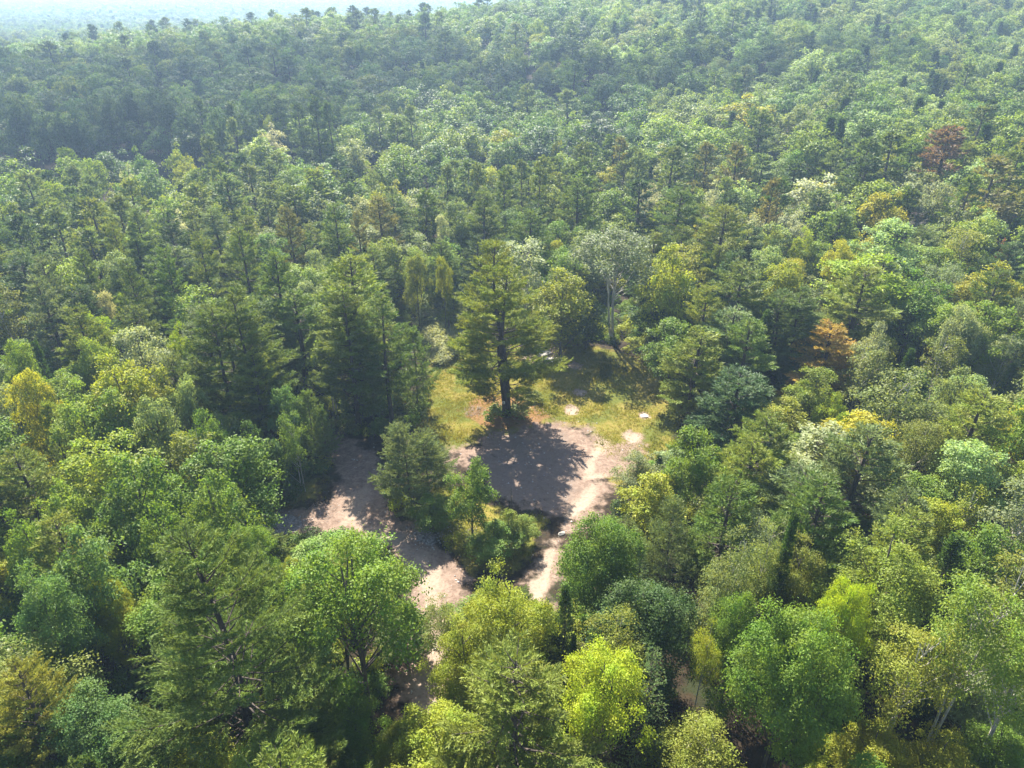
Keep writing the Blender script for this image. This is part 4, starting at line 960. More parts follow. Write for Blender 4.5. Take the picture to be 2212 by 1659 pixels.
('pine',-50.4,87.0,15.5,3.2,'PO','olive pine beyond the pale silvery left maple'),
('maple',70.5,133.3,15.4,4.3,'YY','tall golden yellow broadleaf tree beyond the pale mint maple'),
('birch',-73.5,94.4,14.9,3.3,'GO','tall olive green birch beyond the golden left edge maple'),
('maple',37.6,64.4,12.4,4.7,'YY','golden yellow broadleaf tree right of the broad silvery maple'),
('maple',39.6,51.5,10.8,3.0,'Y','yellow-green broadleaf tree beyond the broad light green maple'),
('pine',-17.3,140.5,17.2,3.5,'P','tall green pine left of the tufted dark maple'),
('birch',75.2,115.1,15.9,3.7,'BY','tall yellowish birch beyond the golden right edge maple'),
('maple',70.5,111.8,13.7,4.8,'GY','light green broadleaf tree right of the pale mint maple'),
('pine',-75.9,104.9,15.8,4.4,'PD','dark green pine beyond the golden left edge maple'),
('pine',-40.2,73.7,14.8,3.1,'PO','olive pine right of the pale silvery left maple'),
('pine',60.4,128.7,14.0,3.8,'P','green pine in front of the silvery white maple'),
('maple',55.9,63.5,14.4,3.8,'G','tall green broadleaf tree right of the lush right edge pine'),
('pine',-12.1,117.6,14.0,3.2,'P','green pine in front of the tufted dark maple'),
('pine',-75.9,126.9,19.1,4.5,'PY','tall yellowish green pine in front of the two light domed maples'),
('pine',-73.7,120.2,15.4,4.0,'PO','olive pine in front of the two light domed maples|third nearest'),
('pine',71.5,146.0,18.3,5.1,'PD','tall dark green pine in front of the joined pair of pines'),
('maple',-19.4,193.6,16.5,6.9,'GB','distant cool green broadleaf tree right of the large dark domed oak|nearest of 2'),
('birch',22.0,46.3,13.0,2.8,'S3','grey-green birch in front of the dark mossy spire'),
('maple',8.3,200.5,18.9,7.6,'BG','distant bluish green broadleaf tree beyond the tufted dark maple'),
('pine',79.8,109.4,15.1,4.0,'PD','dark green pine beyond the golden right edge maple'),
('pine',-57.7,145.2,19.0,4.8,'PS','tall soft grey-green pine in front of the layered old pine'),
('maple',40.4,55.4,10.3,3.4,'G','green broadleaf tree in front of the bare-limbed birch'),
('maple',-18.3,51.8,6.0,3.4,'G','small green broadleaf tree beyond the forked maple by the road'),
('maple',-67.5,197.4,18.2,7.0,'GY','distant light green broadleaf tree right of the layered old pine'),
('maple',94.3,148.1,15.2,5.7,'M','tall pale mint broadleaf tree in front of the rusty dead pine'),
('maple',31.3,72.5,8.9,4.1,'Y','yellow-green broadleaf tree right of the dark dense pine'),
('maple',105.2,270.7,18.9,7.6,'M','distant pale mint broadleaf tree beyond the golden hillside crown'),
('pine',-45.8,114.5,15.9,4.0,'PY','yellowish green pine left of the wide green pine'),
('pine',-45.1,147.3,15.9,4.6,'PO','olive pine beyond the wide green pine|second nearest'),
('pine',55.3,160.6,16.7,4.4,'PS','distant soft grey-green pine in front of the golden hillside crown'),
('pine',-77.6,145.3,18.1,4.8,'PY','tall yellowish green pine right of the two light domed maples'),
('maple',-63.4,107.6,15.0,4.3,'S2','tall pale tipped broadleaf tree beyond the pale silvery left maple'),
('maple',-64.8,83.3,11.8,3.9,'G','green broadleaf tree beyond the golden left edge maple'),
('maple',-19.5,25.7,11.0,4.0,'Y','yellow-green broadleaf tree in front of the huge foreground pine'),
('maple',51.2,193.0,17.1,7.6,'GY','distant light green broadleaf tree right of the dark olive pine'),
('pine',34.3,104.7,16.3,4.3,'PD','dark green pine in front of the tall yellow-green pine'),
('pine',109.2,173.9,19.3,5.5,'PS','distant soft grey-green pine beyond the rusty dead pine'),
('maple',54.4,119.5,12.1,3.9,'GY','light green broadleaf tree beyond the broad yellow-olive pine'),
('birch',46.3,67.2,12.3,2.9,'BS','dull green birch beyond the bare-limbed birch'),
('pine',-97.5,144.5,19.5,4.2,'PS','tall soft grey-green pine left of the two light domed maples'),
('pine',-33.5,84.6,17.0,4.7,'PD','dark green pine right of the three-trunk pine'),
('pine',-56.3,154.9,18.7,4.0,'PS','distant soft grey-green pine in front of the layered old pine|second nearest'),
('maple',22.1,24.6,11.7,3.3,'G','green broadleaf tree in front of the large dark maple'),
('pine',-31.9,205.0,20.4,5.0,'P','distant green pine beyond the large dark domed oak|nearest of 3'),
('maple',36.9,228.9,18.8,6.9,'G','distant green broadleaf tree beyond the dark olive pine|nearest of 4'),
('maple',-1.0,196.7,18.3,6.1,'GB','distant cool green broadleaf tree beyond the tufted dark maple|nearest of 2'),
('maple',117.3,173.6,17.4,6.1,'GY','distant light green broadleaf tree right of the rusty dead pine'),
('birch',-45.0,93.4,15.2,3.7,'GY','tall light green birch beyond the three-trunk pine'),
('maple',61.7,264.4,18.9,6.3,'GB','distant cool green broadleaf tree left of the golden hillside crown|nearest of 3'),
('pine',-22.6,111.1,14.6,3.4,'PO','olive pine beyond the tagged pine'),
('maple',61.6,133.5,15.1,4.8,'GY','tall light green broadleaf tree in front of the silvery white maple'),
('maple',8.1,126.7,14.7,4.1,'G','tall green broadleaf tree left of the white-stemmed aspen'),
('pine',-63.5,116.3,15.3,3.5,'P','green pine beyond the three-trunk pine|second nearest'),
('maple',-33.8,109.5,12.8,4.7,'GY','light green broadleaf tree right of the wide green pine'),
('pine',-55.3,104.8,15.5,3.8,'P','green pine beyond the three-trunk pine|nearest of 2'),
('maple',-19.6,131.8,12.3,4.5,'S2','pale tipped broadleaf tree in front of the tan pine'),
('maple',56.9,276.7,19.0,6.4,'GB','distant cool green broadleaf tree left of the golden hillside crown|second nearest'),
('pine',-23.2,136.9,17.1,4.5,'P','tall green pine right of the tan pine'),
('maple',-70.7,104.3,15.1,5.2,'GY','tall light green broadleaf tree beyond the pale silvery left maple'),
('pine',-48.4,138.9,15.6,3.7,'PS','soft grey-green pine beyond the wide green pine'),
('maple',-53.5,75.2,10.9,3.1,'GY','light green broadleaf tree left of the large yellow domed maple|nearest of 2'),
('pine',-22.9,50.9,7.3,2.3,'PO','small olive pine left of the forked maple by the road'),
('pine',100.8,145.2,18.7,4.0,'PY','tall yellowish green pine right of the rusty dead pine'),
('maple',-42.6,120.0,14.8,4.1,'GB','tall cool green broadleaf tree beyond the wide green pine'),
('birch',-24.4,82.5,12.8,3.1,'GY','light green birch in front of the tagged pine'),
('maple',84.7,125.5,14.5,4.0,'M','tall pale mint broadleaf tree beyond the golden right edge maple'),
('maple',79.3,203.4,17.3,5.1,'S2','distant pale tipped broadleaf tree beyond the large rounded maple|nearest of 2'),
('pine',60.1,138.9,15.2,4.3,'PS','soft grey-green pine in front of the silvery white maple'),
('pine',-5.9,120.9,14.0,3.2,'PD','dark green pine in front of the tufted dark maple'),
('maple',-32.4,283.1,18.6,6.6,'G','distant green broadleaf tree beyond the large dark domed oak|third nearest'),
('maple',100.5,169.8,17.2,6.8,'GY','distant light green broadleaf tree beyond the rusty dead pine|nearest of 2'),
('spruce',35.0,89.0,13.6,2.3,'D','dark green spruce left of the orange dying pine'),
('maple',55.7,234.2,18.3,7.4,'S2','distant pale tipped broadleaf tree left of the golden hillside crown|second nearest'),
('pine',-74.3,132.8,17.6,4.3,'PO','tall olive pine in front of the two light domed maples|nearest of 2'),
('maple',-155.1,288.0,18.2,7.4,'G','distant green broadleaf tree beyond the two light domed maples|nearest of 2'),
('maple',-98.0,178.2,16.8,5.8,'BG','distant bluish green broadleaf tree right of the two light domed maples'),
('maple',-19.8,204.5,18.6,7.2,'GY','distant light green broadleaf tree right of the large dark domed oak'),
('maple',7.7,115.3,12.9,4.4,'G','green broadleaf tree left of the white-stemmed aspen'),
('maple',-45.9,222.5,17.9,6.0,'G','distant green broadleaf tree right of the three dark pines|nearest of 2'),
('pine',-9.3,42.8,6.2,2.4,'PS','small soft grey-green pine right of the forked maple by the road'),
('maple',56.6,219.3,17.6,7.7,'S2','distant pale tipped broadleaf tree left of the golden hillside crown|nearest of 2'),
('maple',95.2,182.9,16.8,6.3,'GY','distant light green broadleaf tree right of the joined pair of pines'),
('maple',90.4,216.3,18.7,5.2,'S2','distant pale tipped broadleaf tree beyond the large rounded maple|second nearest'),
('pine',21.8,269.1,22.8,5.8,'P','distant green pine beyond the dark olive pine|third nearest'),
('pine',10.3,50.7,9.2,2.9,'PO','olive pine right of the track-side maple'),
('maple',-10.2,242.6,15.4,6.6,'GB','distant cool green broadleaf tree right of the large dark domed oak|second nearest'),
('pine',80.0,169.1,17.6,4.9,'PD','distant dark green pine beyond the joined pair of pines'),
('maple',-47.8,277.0,17.4,7.6,'BG','distant bluish green broadleaf tree right of the three dark pines'),
('birch',50.7,55.8,11.7,3.0,'GY','light green birch in front of the lush right edge pine'),
('birch',28.5,110.8,15.5,3.4,'BY','tall yellowish birch right of the golden crowned maple'),
('maple',30.7,305.1,18.7,7.1,'G','distant green broadleaf tree beyond the dark olive pine|third nearest'),
('maple',32.4,270.9,18.0,6.7,'GB','distant cool green broadleaf tree beyond the dark olive pine|third nearest'),
('pine',-64.7,145.6,17.4,4.5,'PY','tall yellowish green pine in front of the layered old pine'),
('maple',63.9,301.0,18.7,8.0,'G','distant green broadleaf tree beyond the golden hillside crown|nearest of 2'),
('maple',-46.5,45.5,10.1,3.0,'Y','yellow-green broadleaf tree left of the blue-green left maple'),
('maple',-37.7,261.9,18.0,6.5,'G','distant green broadleaf tree beyond the large dark domed oak|second nearest'),
('maple',47.2,228.9,17.2,7.2,'GY','distant light green broadleaf tree beyond the dark olive pine|second nearest'),
('pine',53.8,143.2,16.6,3.5,'P','green pine left of the silvery white maple'),
('pine',71.2,119.3,14.2,3.8,'PS','soft grey-green pine right of the pale mint maple'),
('maple',-22.8,240.5,18.2,7.0,'G','distant green broadleaf tree beyond the large dark domed oak|nearest of 5'),
('maple',100.0,302.2,17.7,7.0,'GB','distant cool green broadleaf tree beyond the golden hillside crown|second nearest'),
('maple',-21.8,147.1,15.4,4.8,'S','tall silvery sage broadleaf tree right of the tan pine'),
('maple',76.9,303.2,18.7,7.4,'GY','distant light green broadleaf tree beyond the golden hillside crown|second nearest'),
('maple',-3.8,303.8,18.5,7.8,'GB','distant cool green broadleaf tree beyond the large dark domed oak|second nearest'),
('pine',30.4,139.3,14.7,4.8,'PY','yellowish green pine beyond the golden crowned maple|second nearest'),
('pine',-86.7,130.9,16.9,4.6,'PO','olive pine in front of the two light domed maples|second nearest'),
('maple',51.1,88.1,10.1,3.0,'Y','yellow-green broadleaf tree right of the orange dying pine'),
('pine',25.5,184.6,19.4,5.6,'P','distant green pine left of the dark olive pine|nearest of 4'),
('pine',42.4,123.7,14.4,4.0,'PD','dark green pine right of the tall yellow-green pine|nearest of 2'),
('maple',-117.6,171.8,18.7,7.0,'BG','distant bluish green broadleaf tree left of the two light domed maples'),
('maple',6.5,216.5,19.0,5.7,'GB','distant cool green broadleaf tree beyond the tufted dark maple|second nearest'),
('pine',29.2,118.6,16.1,3.6,'PO','olive pine beyond the golden crowned maple'),
('maple',40.2,192.9,17.1,6.6,'GB','distant cool green broadleaf tree beyond the dark olive pine|nearest of 4'),
('birch',-59.4,69.9,13.5,2.7,'BS','dull green birch left of the golden left edge maple'),
('maple',42.5,206.1,18.8,6.9,'GY','distant light green broadleaf tree beyond the dark olive pine|nearest of 3'),
('maple',150.3,236.9,18.2,7.9,'GY','distant light green broadleaf tree beyond the rusty dead pine|second nearest'),
('pine',-54.4,109.6,15.8,4.8,'PS','soft grey-green pine beyond the three-trunk pine'),
('maple',80.6,145.7,14.0,4.6,'S','tall silvery sage broadleaf tree in front of the joined pair of pines'),
('maple',-74.4,100.1,10.6,3.8,'S','silvery sage broadleaf tree beyond the golden left edge maple'),
('maple',133.7,199.9,18.6,5.3,'GB','distant cool green broadleaf tree right of the rusty dead pine'),
('pine',-9.9,163.9,17.8,5.1,'P','distant green pine beyond the tufted dark maple|nearest of 2'),
('pine',77.6,138.9,14.0,3.5,'P','green pine in front of the joined pair of pines'),
('pine',-49.8,53.9,16.7,3.4,'P','green pine in front of the golden left edge maple'),
('pine',86.0,157.1,16.7,4.0,'P','distant green pine left of the rusty dead pine'),
('maple',-13.7,282.6,16.4,6.1,'G','distant green broadleaf tree beyond the large dark domed oak|fifth nearest'),
('pine',40.2,173.8,19.1,5.1,'P','distant green pine beyond the dark olive pine|nearest of 5'),
('maple',-134.5,314.9,18.9,6.0,'BG','distant bluish green broadleaf tree beyond the layered old pine|sixth nearest'),
('maple',79.6,220.6,17.6,5.6,'GB','distant cool green broadleaf tree right of the golden hillside crown'),
('pine',135.5,229.0,22.3,4.8,'P','distant green pine beyond the rusty dead pine'),
('pine',-63.0,168.6,18.1,4.4,'PD','distant dark green pine right of the layered old pine'),
('pine',60.3,154.2,16.3,4.3,'PD','distant dark green pine beyond the silvery white maple'),
('maple',87.1,183.3,17.7,6.6,'M','distant pale mint broadleaf tree beyond the joined pair of pines'),
('maple',0.5,132.2,15.1,4.7,'GB','tall cool green broadleaf tree right of the tufted dark maple'),
('pine',-27.8,325.8,22.1,5.8,'P','distant green pine beyond the large dark domed oak|second nearest'),
('pine',-47.1,123.4,16.8,3.7,'PO','olive pine beyond the wide green pine|nearest of 2'),
('maple',52.8,209.9,17.9,6.4,'GY','distant light green broadleaf tree beyond the dark olive pine|third nearest'),
('pine',71.2,161.8,14.7,3.4,'PO','distant olive pine right of the large rounded maple'),
('pine',-43.3,156.9,17.5,4.1,'PY','distant yellowish green pine left of the tan pine'),
('maple',12.8,316.1,17.5,6.5,'GB','distant cool green broadleaf tree beyond the dark olive pine|fourth nearest'),
('maple',127.0,258.2,17.5,7.3,'G','distant green broadleaf tree beyond the joined pair of pines'),
('maple',127.8,241.6,16.2,5.5,'GB','distant cool green broadleaf tree beyond the rusty dead pine|second nearest'),
('maple',38.6,240.4,18.1,6.7,'BG','distant bluish green broadleaf tree beyond the dark olive pine|nearest of 2'),
('maple',108.0,233.1,18.9,7.4,'GB','distant cool green broadleaf tree beyond the joined pair of pines|third nearest'),
('maple',165.2,292.4,18.5,7.0,'S2','distant pale tipped broadleaf tree beyond the rusty dead pine'),
('maple',46.9,288.3,17.6,7.0,'G','distant green broadleaf tree beyond the dark olive pine|second nearest'),
('maple',-110.6,292.0,17.1,7.3,'GB','distant cool green broadleaf tree beyond the layered old pine'),
('maple',-14.6,43.1,11.9,3.1,'GO','olive green broadleaf tree beyond the forked maple by the road'),
('maple',56.1,76.0,10.4,3.3,'M','pale mint broadleaf tree beyond the lush right edge pine'),
('maple',94.9,238.5,17.3,5.8,'GB','distant cool green broadleaf tree beyond the large rounded maple'),
('pine',34.2,112.7,14.6,3.1,'PY','yellowish green pine in front of the tall yellow-green pine'),
('maple',-53.6,59.1,13.8,5.0,'G','tall green broadleaf tree in front of the golden left edge maple'),
('maple',57.4,67.6,11.2,3.7,'YY','golden yellow broadleaf tree right of the lush right edge pine'),
('pine',-49.8,105.5,14.9,3.6,'PD','dark green pine beyond the three-trunk pine'),
('maple',119.5,276.7,17.6,7.1,'G','distant green broadleaf tree beyond the large rounded maple'),
('pine',6.8,159.8,19.6,4.0,'PY','distant yellowish green pine right of the tufted dark maple'),
('pine',16.0,163.2,18.7,4.1,'P','distant green pine left of the dark olive pine|third nearest'),
('pine',-41.3,86.5,15.4,3.8,'PS','soft grey-green pine left of the three-trunk pine'),
('maple',-99.0,294.6,18.0,7.3,'GB','distant cool green broadleaf tree left of the three dark pines|nearest of 2'),
('pine',-69.1,159.3,16.7,4.1,'P','distant green pine in front of the layered old pine|second nearest'),
('pine',42.4,167.2,16.2,3.7,'PS','distant soft grey-green pine right of the dark olive pine'),
('birch',-39.8,147.0,14.8,3.5,'S3','tall grey-green birch left of the tan pine'),
('pine',11.2,120.0,10.5,3.4,'PY','yellowish green pine left of the white-stemmed aspen'),
('maple',139.9,235.3,16.9,6.7,'GB','distant cool green broadleaf tree beyond the rusty dead pine|nearest of 3'),
('maple',138.9,288.5,18.7,7.6,'GY','distant light green broadleaf tree beyond the joined pair of pines'),
('maple',20.8,321.0,18.9,7.4,'BG','distant bluish green broadleaf tree beyond the dark olive pine|second nearest'),
('pine',4.9,134.5,16.3,3.8,'PD','dark green pine right of the tufted dark maple'),
('pine',92.5,333.0,21.5,5.5,'P','distant green pine beyond the golden hillside crown|fourth nearest'),
('maple',94.1,323.0,16.0,6.6,'GB','distant cool green broadleaf tree beyond the golden hillside crown|third nearest'),
('maple',174.9,294.7,18.7,8.7,'G','distant green broadleaf tree beyond the rusty dead pine|second nearest'),
('pine',-23.3,21.8,16.4,3.5,'PO','olive pine in front of the golden corner pine'),
('birch',67.2,102.8,13.9,2.8,'S3','tall grey-green birch left of the golden right edge maple'),
('pine',-56.5,168.6,16.6,3.7,'PS','distant soft grey-green pine right of the layered old pine'),
('maple',-16.6,120.9,11.7,3.4,'GY','light green broadleaf tree in front of the tufted dark maple'),
('maple',39.4,254.1,18.3,7.9,'GB','distant cool green broadleaf tree beyond the dark olive pine|second nearest'),
('maple',59.5,199.4,16.3,5.5,'G','distant green broadleaf tree left of the golden hillside crown'),
('pine',26.3,127.0,12.4,3.4,'PY','yellowish green pine beyond the golden crowned maple|nearest of 2'),
('pine',58.7,106.6,15.4,3.9,'PS','soft grey-green pine in front of the pale mint maple'),
('pine',-62.6,240.7,22.6,6.4,'P','distant green pine beyond the three dark pines|nearest of 6'),
('pine',26.1,168.8,16.4,3.8,'PS','distant soft grey-green pine left of the dark olive pine|nearest of 2'),
('maple',-193.1,301.6,18.1,7.5,'GY','distant light green broadleaf tree beyond the two light domed maples'),
('maple',96.3,279.9,14.1,5.6,'GB','distant cool green broadleaf tree beyond the golden hillside crown|nearest of 3'),
('pine',-206.8,350.1,21.3,5.9,'PS','distant soft grey-green pine beyond the two light domed maples|second nearest'),
('pine',17.8,242.4,20.8,5.8,'PS','distant soft grey-green pine left of the dark olive pine|second nearest'),
('maple',-52.8,334.5,16.8,7.3,'G','distant green broadleaf tree right of the three dark pines|second nearest'),
('maple',204.6,331.2,18.0,5.5,'GB','distant cool green broadleaf tree beyond the rusty dead pine|third nearest'),
('pine',35.6,131.0,16.3,4.2,'PY','yellowish green pine left of the tall yellow-green pine'),
('pine',44.0,114.3,14.8,3.4,'PD','dark green pine right of the tall yellow-green pine|second nearest'),
('pine',67.1,253.4,18.7,4.8,'P','distant green pine beyond the golden hillside crown|third nearest'),
('maple',127.6,213.8,17.1,6.0,'G','distant green broadleaf tree beyond the rusty dead pine|nearest of 2'),
('pine',78.8,332.8,22.9,5.2,'PD','distant dark green pine beyond the golden hillside crown|second nearest'),
('maple',20.8,288.2,18.0,6.6,'G','distant green broadleaf tree beyond the dark olive pine|fourth nearest'),
('maple',16.1,212.6,18.8,5.8,'G','distant green broadleaf tree left of the dark olive pine'),
('birch',81.7,128.9,14.6,3.2,'S3','tall grey-green birch right of the pale mint maple'),
('maple',73.0,207.9,17.0,7.0,'S2','distant pale tipped broadleaf tree right of the golden hillside crown'),
('maple',-207.8,336.8,18.7,7.4,'G','distant green broadleaf tree beyond the two light domed maples|second nearest'),
('maple',-38.8,324.3,17.7,7.6,'GB','distant cool green broadleaf tree beyond the large dark domed oak|nearest of 2'),
('spruce',51.7,82.0,11.2,1.5,'D','dark green spruce in front of the broad yellow-olive pine'),
('pine',69.6,307.3,22.2,5.0,'PS','distant soft grey-green pine beyond the golden hillside crown|second nearest'),
('maple',-10.7,256.7,17.3,5.4,'G','distant green broadleaf tree beyond the large dark domed oak|fourth nearest'),
('maple',-52.8,175.2,13.8,5.1,'G','distant green broadleaf tree left of the tan pine'),
('maple',-95.9,278.9,19.0,7.1,'GB','distant cool green broadleaf tree left of the three dark pines|second nearest'),
('maple',-50.9,256.4,18.5,6.8,'GB','distant cool green broadleaf tree right of the three dark pines|second nearest'),
('maple',-27.6,260.4,18.5,7.2,'BG','distant bluish green broadleaf tree beyond the large dark domed oak'),
('maple',-12.5,314.7,17.6,6.7,'GY','distant light green broadleaf tree beyond the large dark domed oak|second nearest'),
('pine',109.1,288.8,20.3,5.3,'PD','distant dark green pine beyond the golden hillside crown|nearest of 5'),
('maple',41.4,110.3,14.8,4.1,'M','tall pale mint broadleaf tree in front of the tall yellow-green pine'),
('maple',67.4,230.4,18.3,6.1,'GY','distant light green broadleaf tree beyond the golden hillside crown|nearest of 2'),
('maple',-15.7,248.8,17.6,6.1,'GY','distant light green broadleaf tree beyond the large dark domed oak|nearest of 2'),
('maple',62.6,171.0,13.4,4.6,'S2','distant pale tipped broadleaf tree left of the large rounded maple'),
('maple',-110.8,163.1,17.9,6.3,'GY','distant light green broadleaf tree left of the two light domed maples'),
('pine',97.0,218.3,18.9,5.1,'PS','distant soft grey-green pine beyond the large rounded maple'),
('maple',-102.9,148.0,15.3,5.3,'GB','tall cool green broadleaf tree left of the two light domed maples'),
('maple',-72.0,150.9,15.3,4.8,'GY','tall light green broadleaf tree in front of the layered old pine'),
('maple',33.9,217.1,15.7,4.9,'GB','distant cool green broadleaf tree left of the dark olive pine'),
('spruce',64.8,80.9,9.5,1.3,'D','dark green spruce beyond the lush right edge pine'),
('pine',-100.3,164.6,16.3,3.4,'PS','distant soft grey-green pine in front of the two light domed maples|nearest of 2'),
('pine',-37.9,130.6,13.1,3.2,'PY','yellowish green pine beyond the wide green pine'),
('maple',162.9,363.9,17.8,7.2,'M','distant pale mint broadleaf tree beyond the large rounded maple'),
('maple',52.7,319.9,18.2,6.3,'GB','distant cool green broadleaf tree left of the golden hillside crown|third nearest'),
('maple',-58.9,216.5,19.0,6.9,'G','distant green broadleaf tree in front of the three dark pines'),
('maple',50.8,361.2,18.1,6.1,'G','distant green broadleaf tree beyond the golden hillside crown|second nearest'),
('maple',-56.0,78.6,10.2,3.2,'GY','light green broadleaf tree left of the large yellow domed maple|second nearest'),
('maple',-62.9,278.7,18.3,7.0,'GB','distant cool green broadleaf tree right of the three dark pines|nearest of 2'),
('maple',-47.7,211.2,17.1,5.6,'GY','distant light green broadleaf tree in front of the three dark pines'),
('maple',107.0,216.2,17.2,5.8,'GB','distant cool green broadleaf tree beyond the joined pair of pines|second nearest'),
('maple',-70.7,143.5,14.4,4.4,'G','tall green broadleaf tree in front of the layered old pine'),
('pine',-79.3,109.7,15.4,3.7,'P','green pine in front of the two light domed maples|second nearest'),
('birch',85.1,149.8,14.2,3.6,'BS','tall dull green birch in front of the rusty dead pine'),
('pine',-31.2,124.7,14.9,4.2,'P','green pine in front of the tan pine'),
('spruce',-28.0,37.8,9.9,1.4,'D','dark green spruce left of the huge foreground pine'),
('pine',-88.9,307.3,19.4,5.4,'PD','distant dark green pine beyond the three dark pines|second nearest'),
('pine',42.3,137.4,16.5,4.1,'PD','dark green pine beyond the tall yellow-green pine'),
('birch',68.2,106.0,13.5,3.0,'S3','grey-green birch right of the pale mint maple'),
('spruce',107.7,168.6,16.1,2.8,'D','distant dark green spruce right of the rusty dead pine|nearest of 2'),
('pine',98.3,157.6,15.3,3.7,'PY','distant yellowish green pine right of the rusty dead pine'),
('pine',-57.9,179.4,16.4,3.8,'PO','distant olive pine right of the layered old pine'),
('pine',-50.3,147.8,16.7,3.5,'PS','soft grey-green pine in front of the layered old pine'),
('pine',-0.7,162.7,16.7,4.0,'P','distant green pine beyond the tufted dark maple|second nearest'),
('pine',-37.0,122.6,13.9,3.3,'P','green pine beyond the wide green pine|nearest of 3'),
('pine',1.5,331.8,22.1,5.1,'PS','distant soft grey-green pine beyond the large dark domed oak|second nearest'),
('spruce',79.3,179.5,17.5,2.6,'D','distant dark green spruce beyond the large rounded maple|third nearest'),
('pine',20.2,183.2,17.9,4.4,'P','distant green pine left of the dark olive pine|second nearest'),
('pine',-96.2,313.8,21.2,5.6,'PS','distant soft grey-green pine beyond the three dark pines|nearest of 2'),
('birch',64.2,74.7,13.6,3.0,'BS','dull green birch beyond the lush right edge pine'),
('pine',149.3,225.2,19.2,5.1,'PD','distant dark green pine beyond the rusty dead pine|nearest of 2'),
('pine',-90.5,147.7,14.3,3.2,'P','green pine in front of the two light domed maples|nearest of 2'),
('pine',78.1,258.6,18.3,5.1,'PS','distant soft grey-green pine beyond the golden hillside crown|nearest of 3'),
('pine',45.5,119.7,14.6,3.1,'PY','yellowish green pine right of the tall yellow-green pine'),
('pine',-3.6,191.8,14.6,4.1,'PS','distant soft grey-green pine beyond the tufted dark maple'),
('pine',22.6,207.2,17.9,4.7,'PD','distant dark green pine left of the dark olive pine|second nearest'),
('birch',100.1,139.0,13.6,3.4,'BY','yellowish birch right of the rusty dead pine'),
('pine',-4.8,277.4,17.4,3.6,'PS','distant soft grey-green pine beyond the large dark domed oak|nearest of 2'),
('pine',36.1,289.9,19.2,4.3,'PD','distant dark green pine beyond the dark olive pine'),
('pine',-150.3,302.2,20.3,5.6,'PD','distant dark green pine beyond the layered old pine|third nearest'),
('pine',-37.2,163.5,15.6,3.6,'PD','distant dark green pine beyond the tan pine'),
('pine',-107.9,318.4,20.6,5.3,'PD','distant dark green pine left of the three dark pines'),
('pine',-145.8,316.9,18.4,4.9,'P','distant green pine beyond the layered old pine|nearest of 5'),
('birch',73.4,95.3,12.6,2.4,'S3','grey-green birch right of the golden right edge maple'),
('pine',70.0,240.7,20.1,4.3,'P','distant green pine beyond the golden hillside crown|second nearest'),
('pine',23.9,309.7,20.0,5.5,'PS','distant soft grey-green pine beyond the dark olive pine'),
('spruce',78.6,184.1,17.2,3.1,'D','distant dark green spruce beyond the large rounded maple|second nearest'),
('pine',-58.1,126.5,15.1,3.3,'PO','olive pine left of the wide green pine'),
('pine',-91.0,152.3,15.2,4.0,'PS','distant soft grey-green pine in front of the two light domed maples|second nearest'),
('pine',-48.3,48.4,14.3,3.0,'P','green pine left of the blue-green left maple'),
('birch',-62.7,137.8,15.3,3.2,'GO','tall olive green birch in front of the layered old pine'),
('pine',-7.4,157.2,17.3,4.3,'PD','distant dark green pine beyond the tufted dark maple|nearest of 2'),
('birch',-39.6,188.0,13.5,3.4,'GO','distant olive green birch left of the large dark domed oak'),
('pine',13.7,168.6,16.1,4.2,'P','distant green pine left of the dark olive pine|fourth nearest'),
('pine',-11.1,141.1,15.4,3.7,'PS','soft grey-green pine beyond the tufted dark maple'),
('pine',-154.5,337.8,20.3,4.9,'PD','distant dark green pine beyond the layered old pine|fourth nearest'),
('pine',-72.6,124.3,15.0,3.1,'PY','yellowish green pine in front of the two light domed maples'),
('birch',48.5,102.7,11.7,2.8,'S3','grey-green birch left of the broad yellow-olive pine'),
('pine',-101.6,157.5,16.9,3.8,'PD','distant dark green pine left of the two light domed maples'),
('birch',55.1,135.6,13.6,2.7,'S3','grey-green birch in front of the silvery white maple'),
('spruce',93.4,129.1,10.8,1.8,'D','dark green spruce beyond the golden right edge maple'),
('pine',182.1,324.0,19.0,4.7,'PD','distant dark green pine beyond the rusty dead pine|second nearest'),
('pine',-35.8,155.9,14.6,3.2,'P','distant green pine left of the tan pine'),
('pine',-108.3,177.4,17.8,3.8,'P','distant green pine beyond the two light domed maples|nearest of 4'),
('birch',-18.2,92.5,14.2,2.7,'BS','tall dull green birch right of the tagged pine'),
('pine',-119.2,315.6,19.3,4.2,'PS','distant soft grey-green pine beyond the layered old pine|nearest of 3'),
('pine',-94.8,160.8,14.9,3.1,'PS','distant soft grey-green pine right of the two light domed maples'),
('pine',24.4,331.1,20.0,5.3,'P','distant green pine beyond the dark olive pine|fourth nearest'),
('pine',10.6,143.7,15.1,3.1,'PY','yellowish green pine beyond the white-stemmed aspen'),
('pine',-41.1,126.4,14.6,3.1,'P','green pine beyond the wide green pine|second nearest'),
('pine',-44.3,183.3,14.9,4.2,'PD','distant dark green pine left of the large dark domed oak'),
('pine',-66.1,265.1,19.9,5.6,'PD','distant dark green pine beyond the three dark pines|nearest of 8'),
('pine',-85.9,111.6,18.0,4.4,'PO','tall olive pine in front of the two light domed maples|second nearest'),
('pine',10.0,165.4,14.6,3.5,'PY','distant yellowish green pine beyond the white-stemmed aspen'),
('pine',-64.1,141.4,15.0,3.2,'PY','yellowish green pine in front of the layered old pine'),
('birch',-14.4,25.7,13.5,2.7,'GY','light green birch in front of the huge foreground pine'),
('pine',118.7,267.9,17.4,4.9,'PD','distant dark green pine beyond the large rounded maple|second nearest'),
('pine',10.0,172.6,16.5,3.6,'P','distant green pine right of the tufted dark maple|second nearest'),
('birch',-102.3,140.4,15.9,3.3,'GY','tall light green birch left of the two light domed maples'),
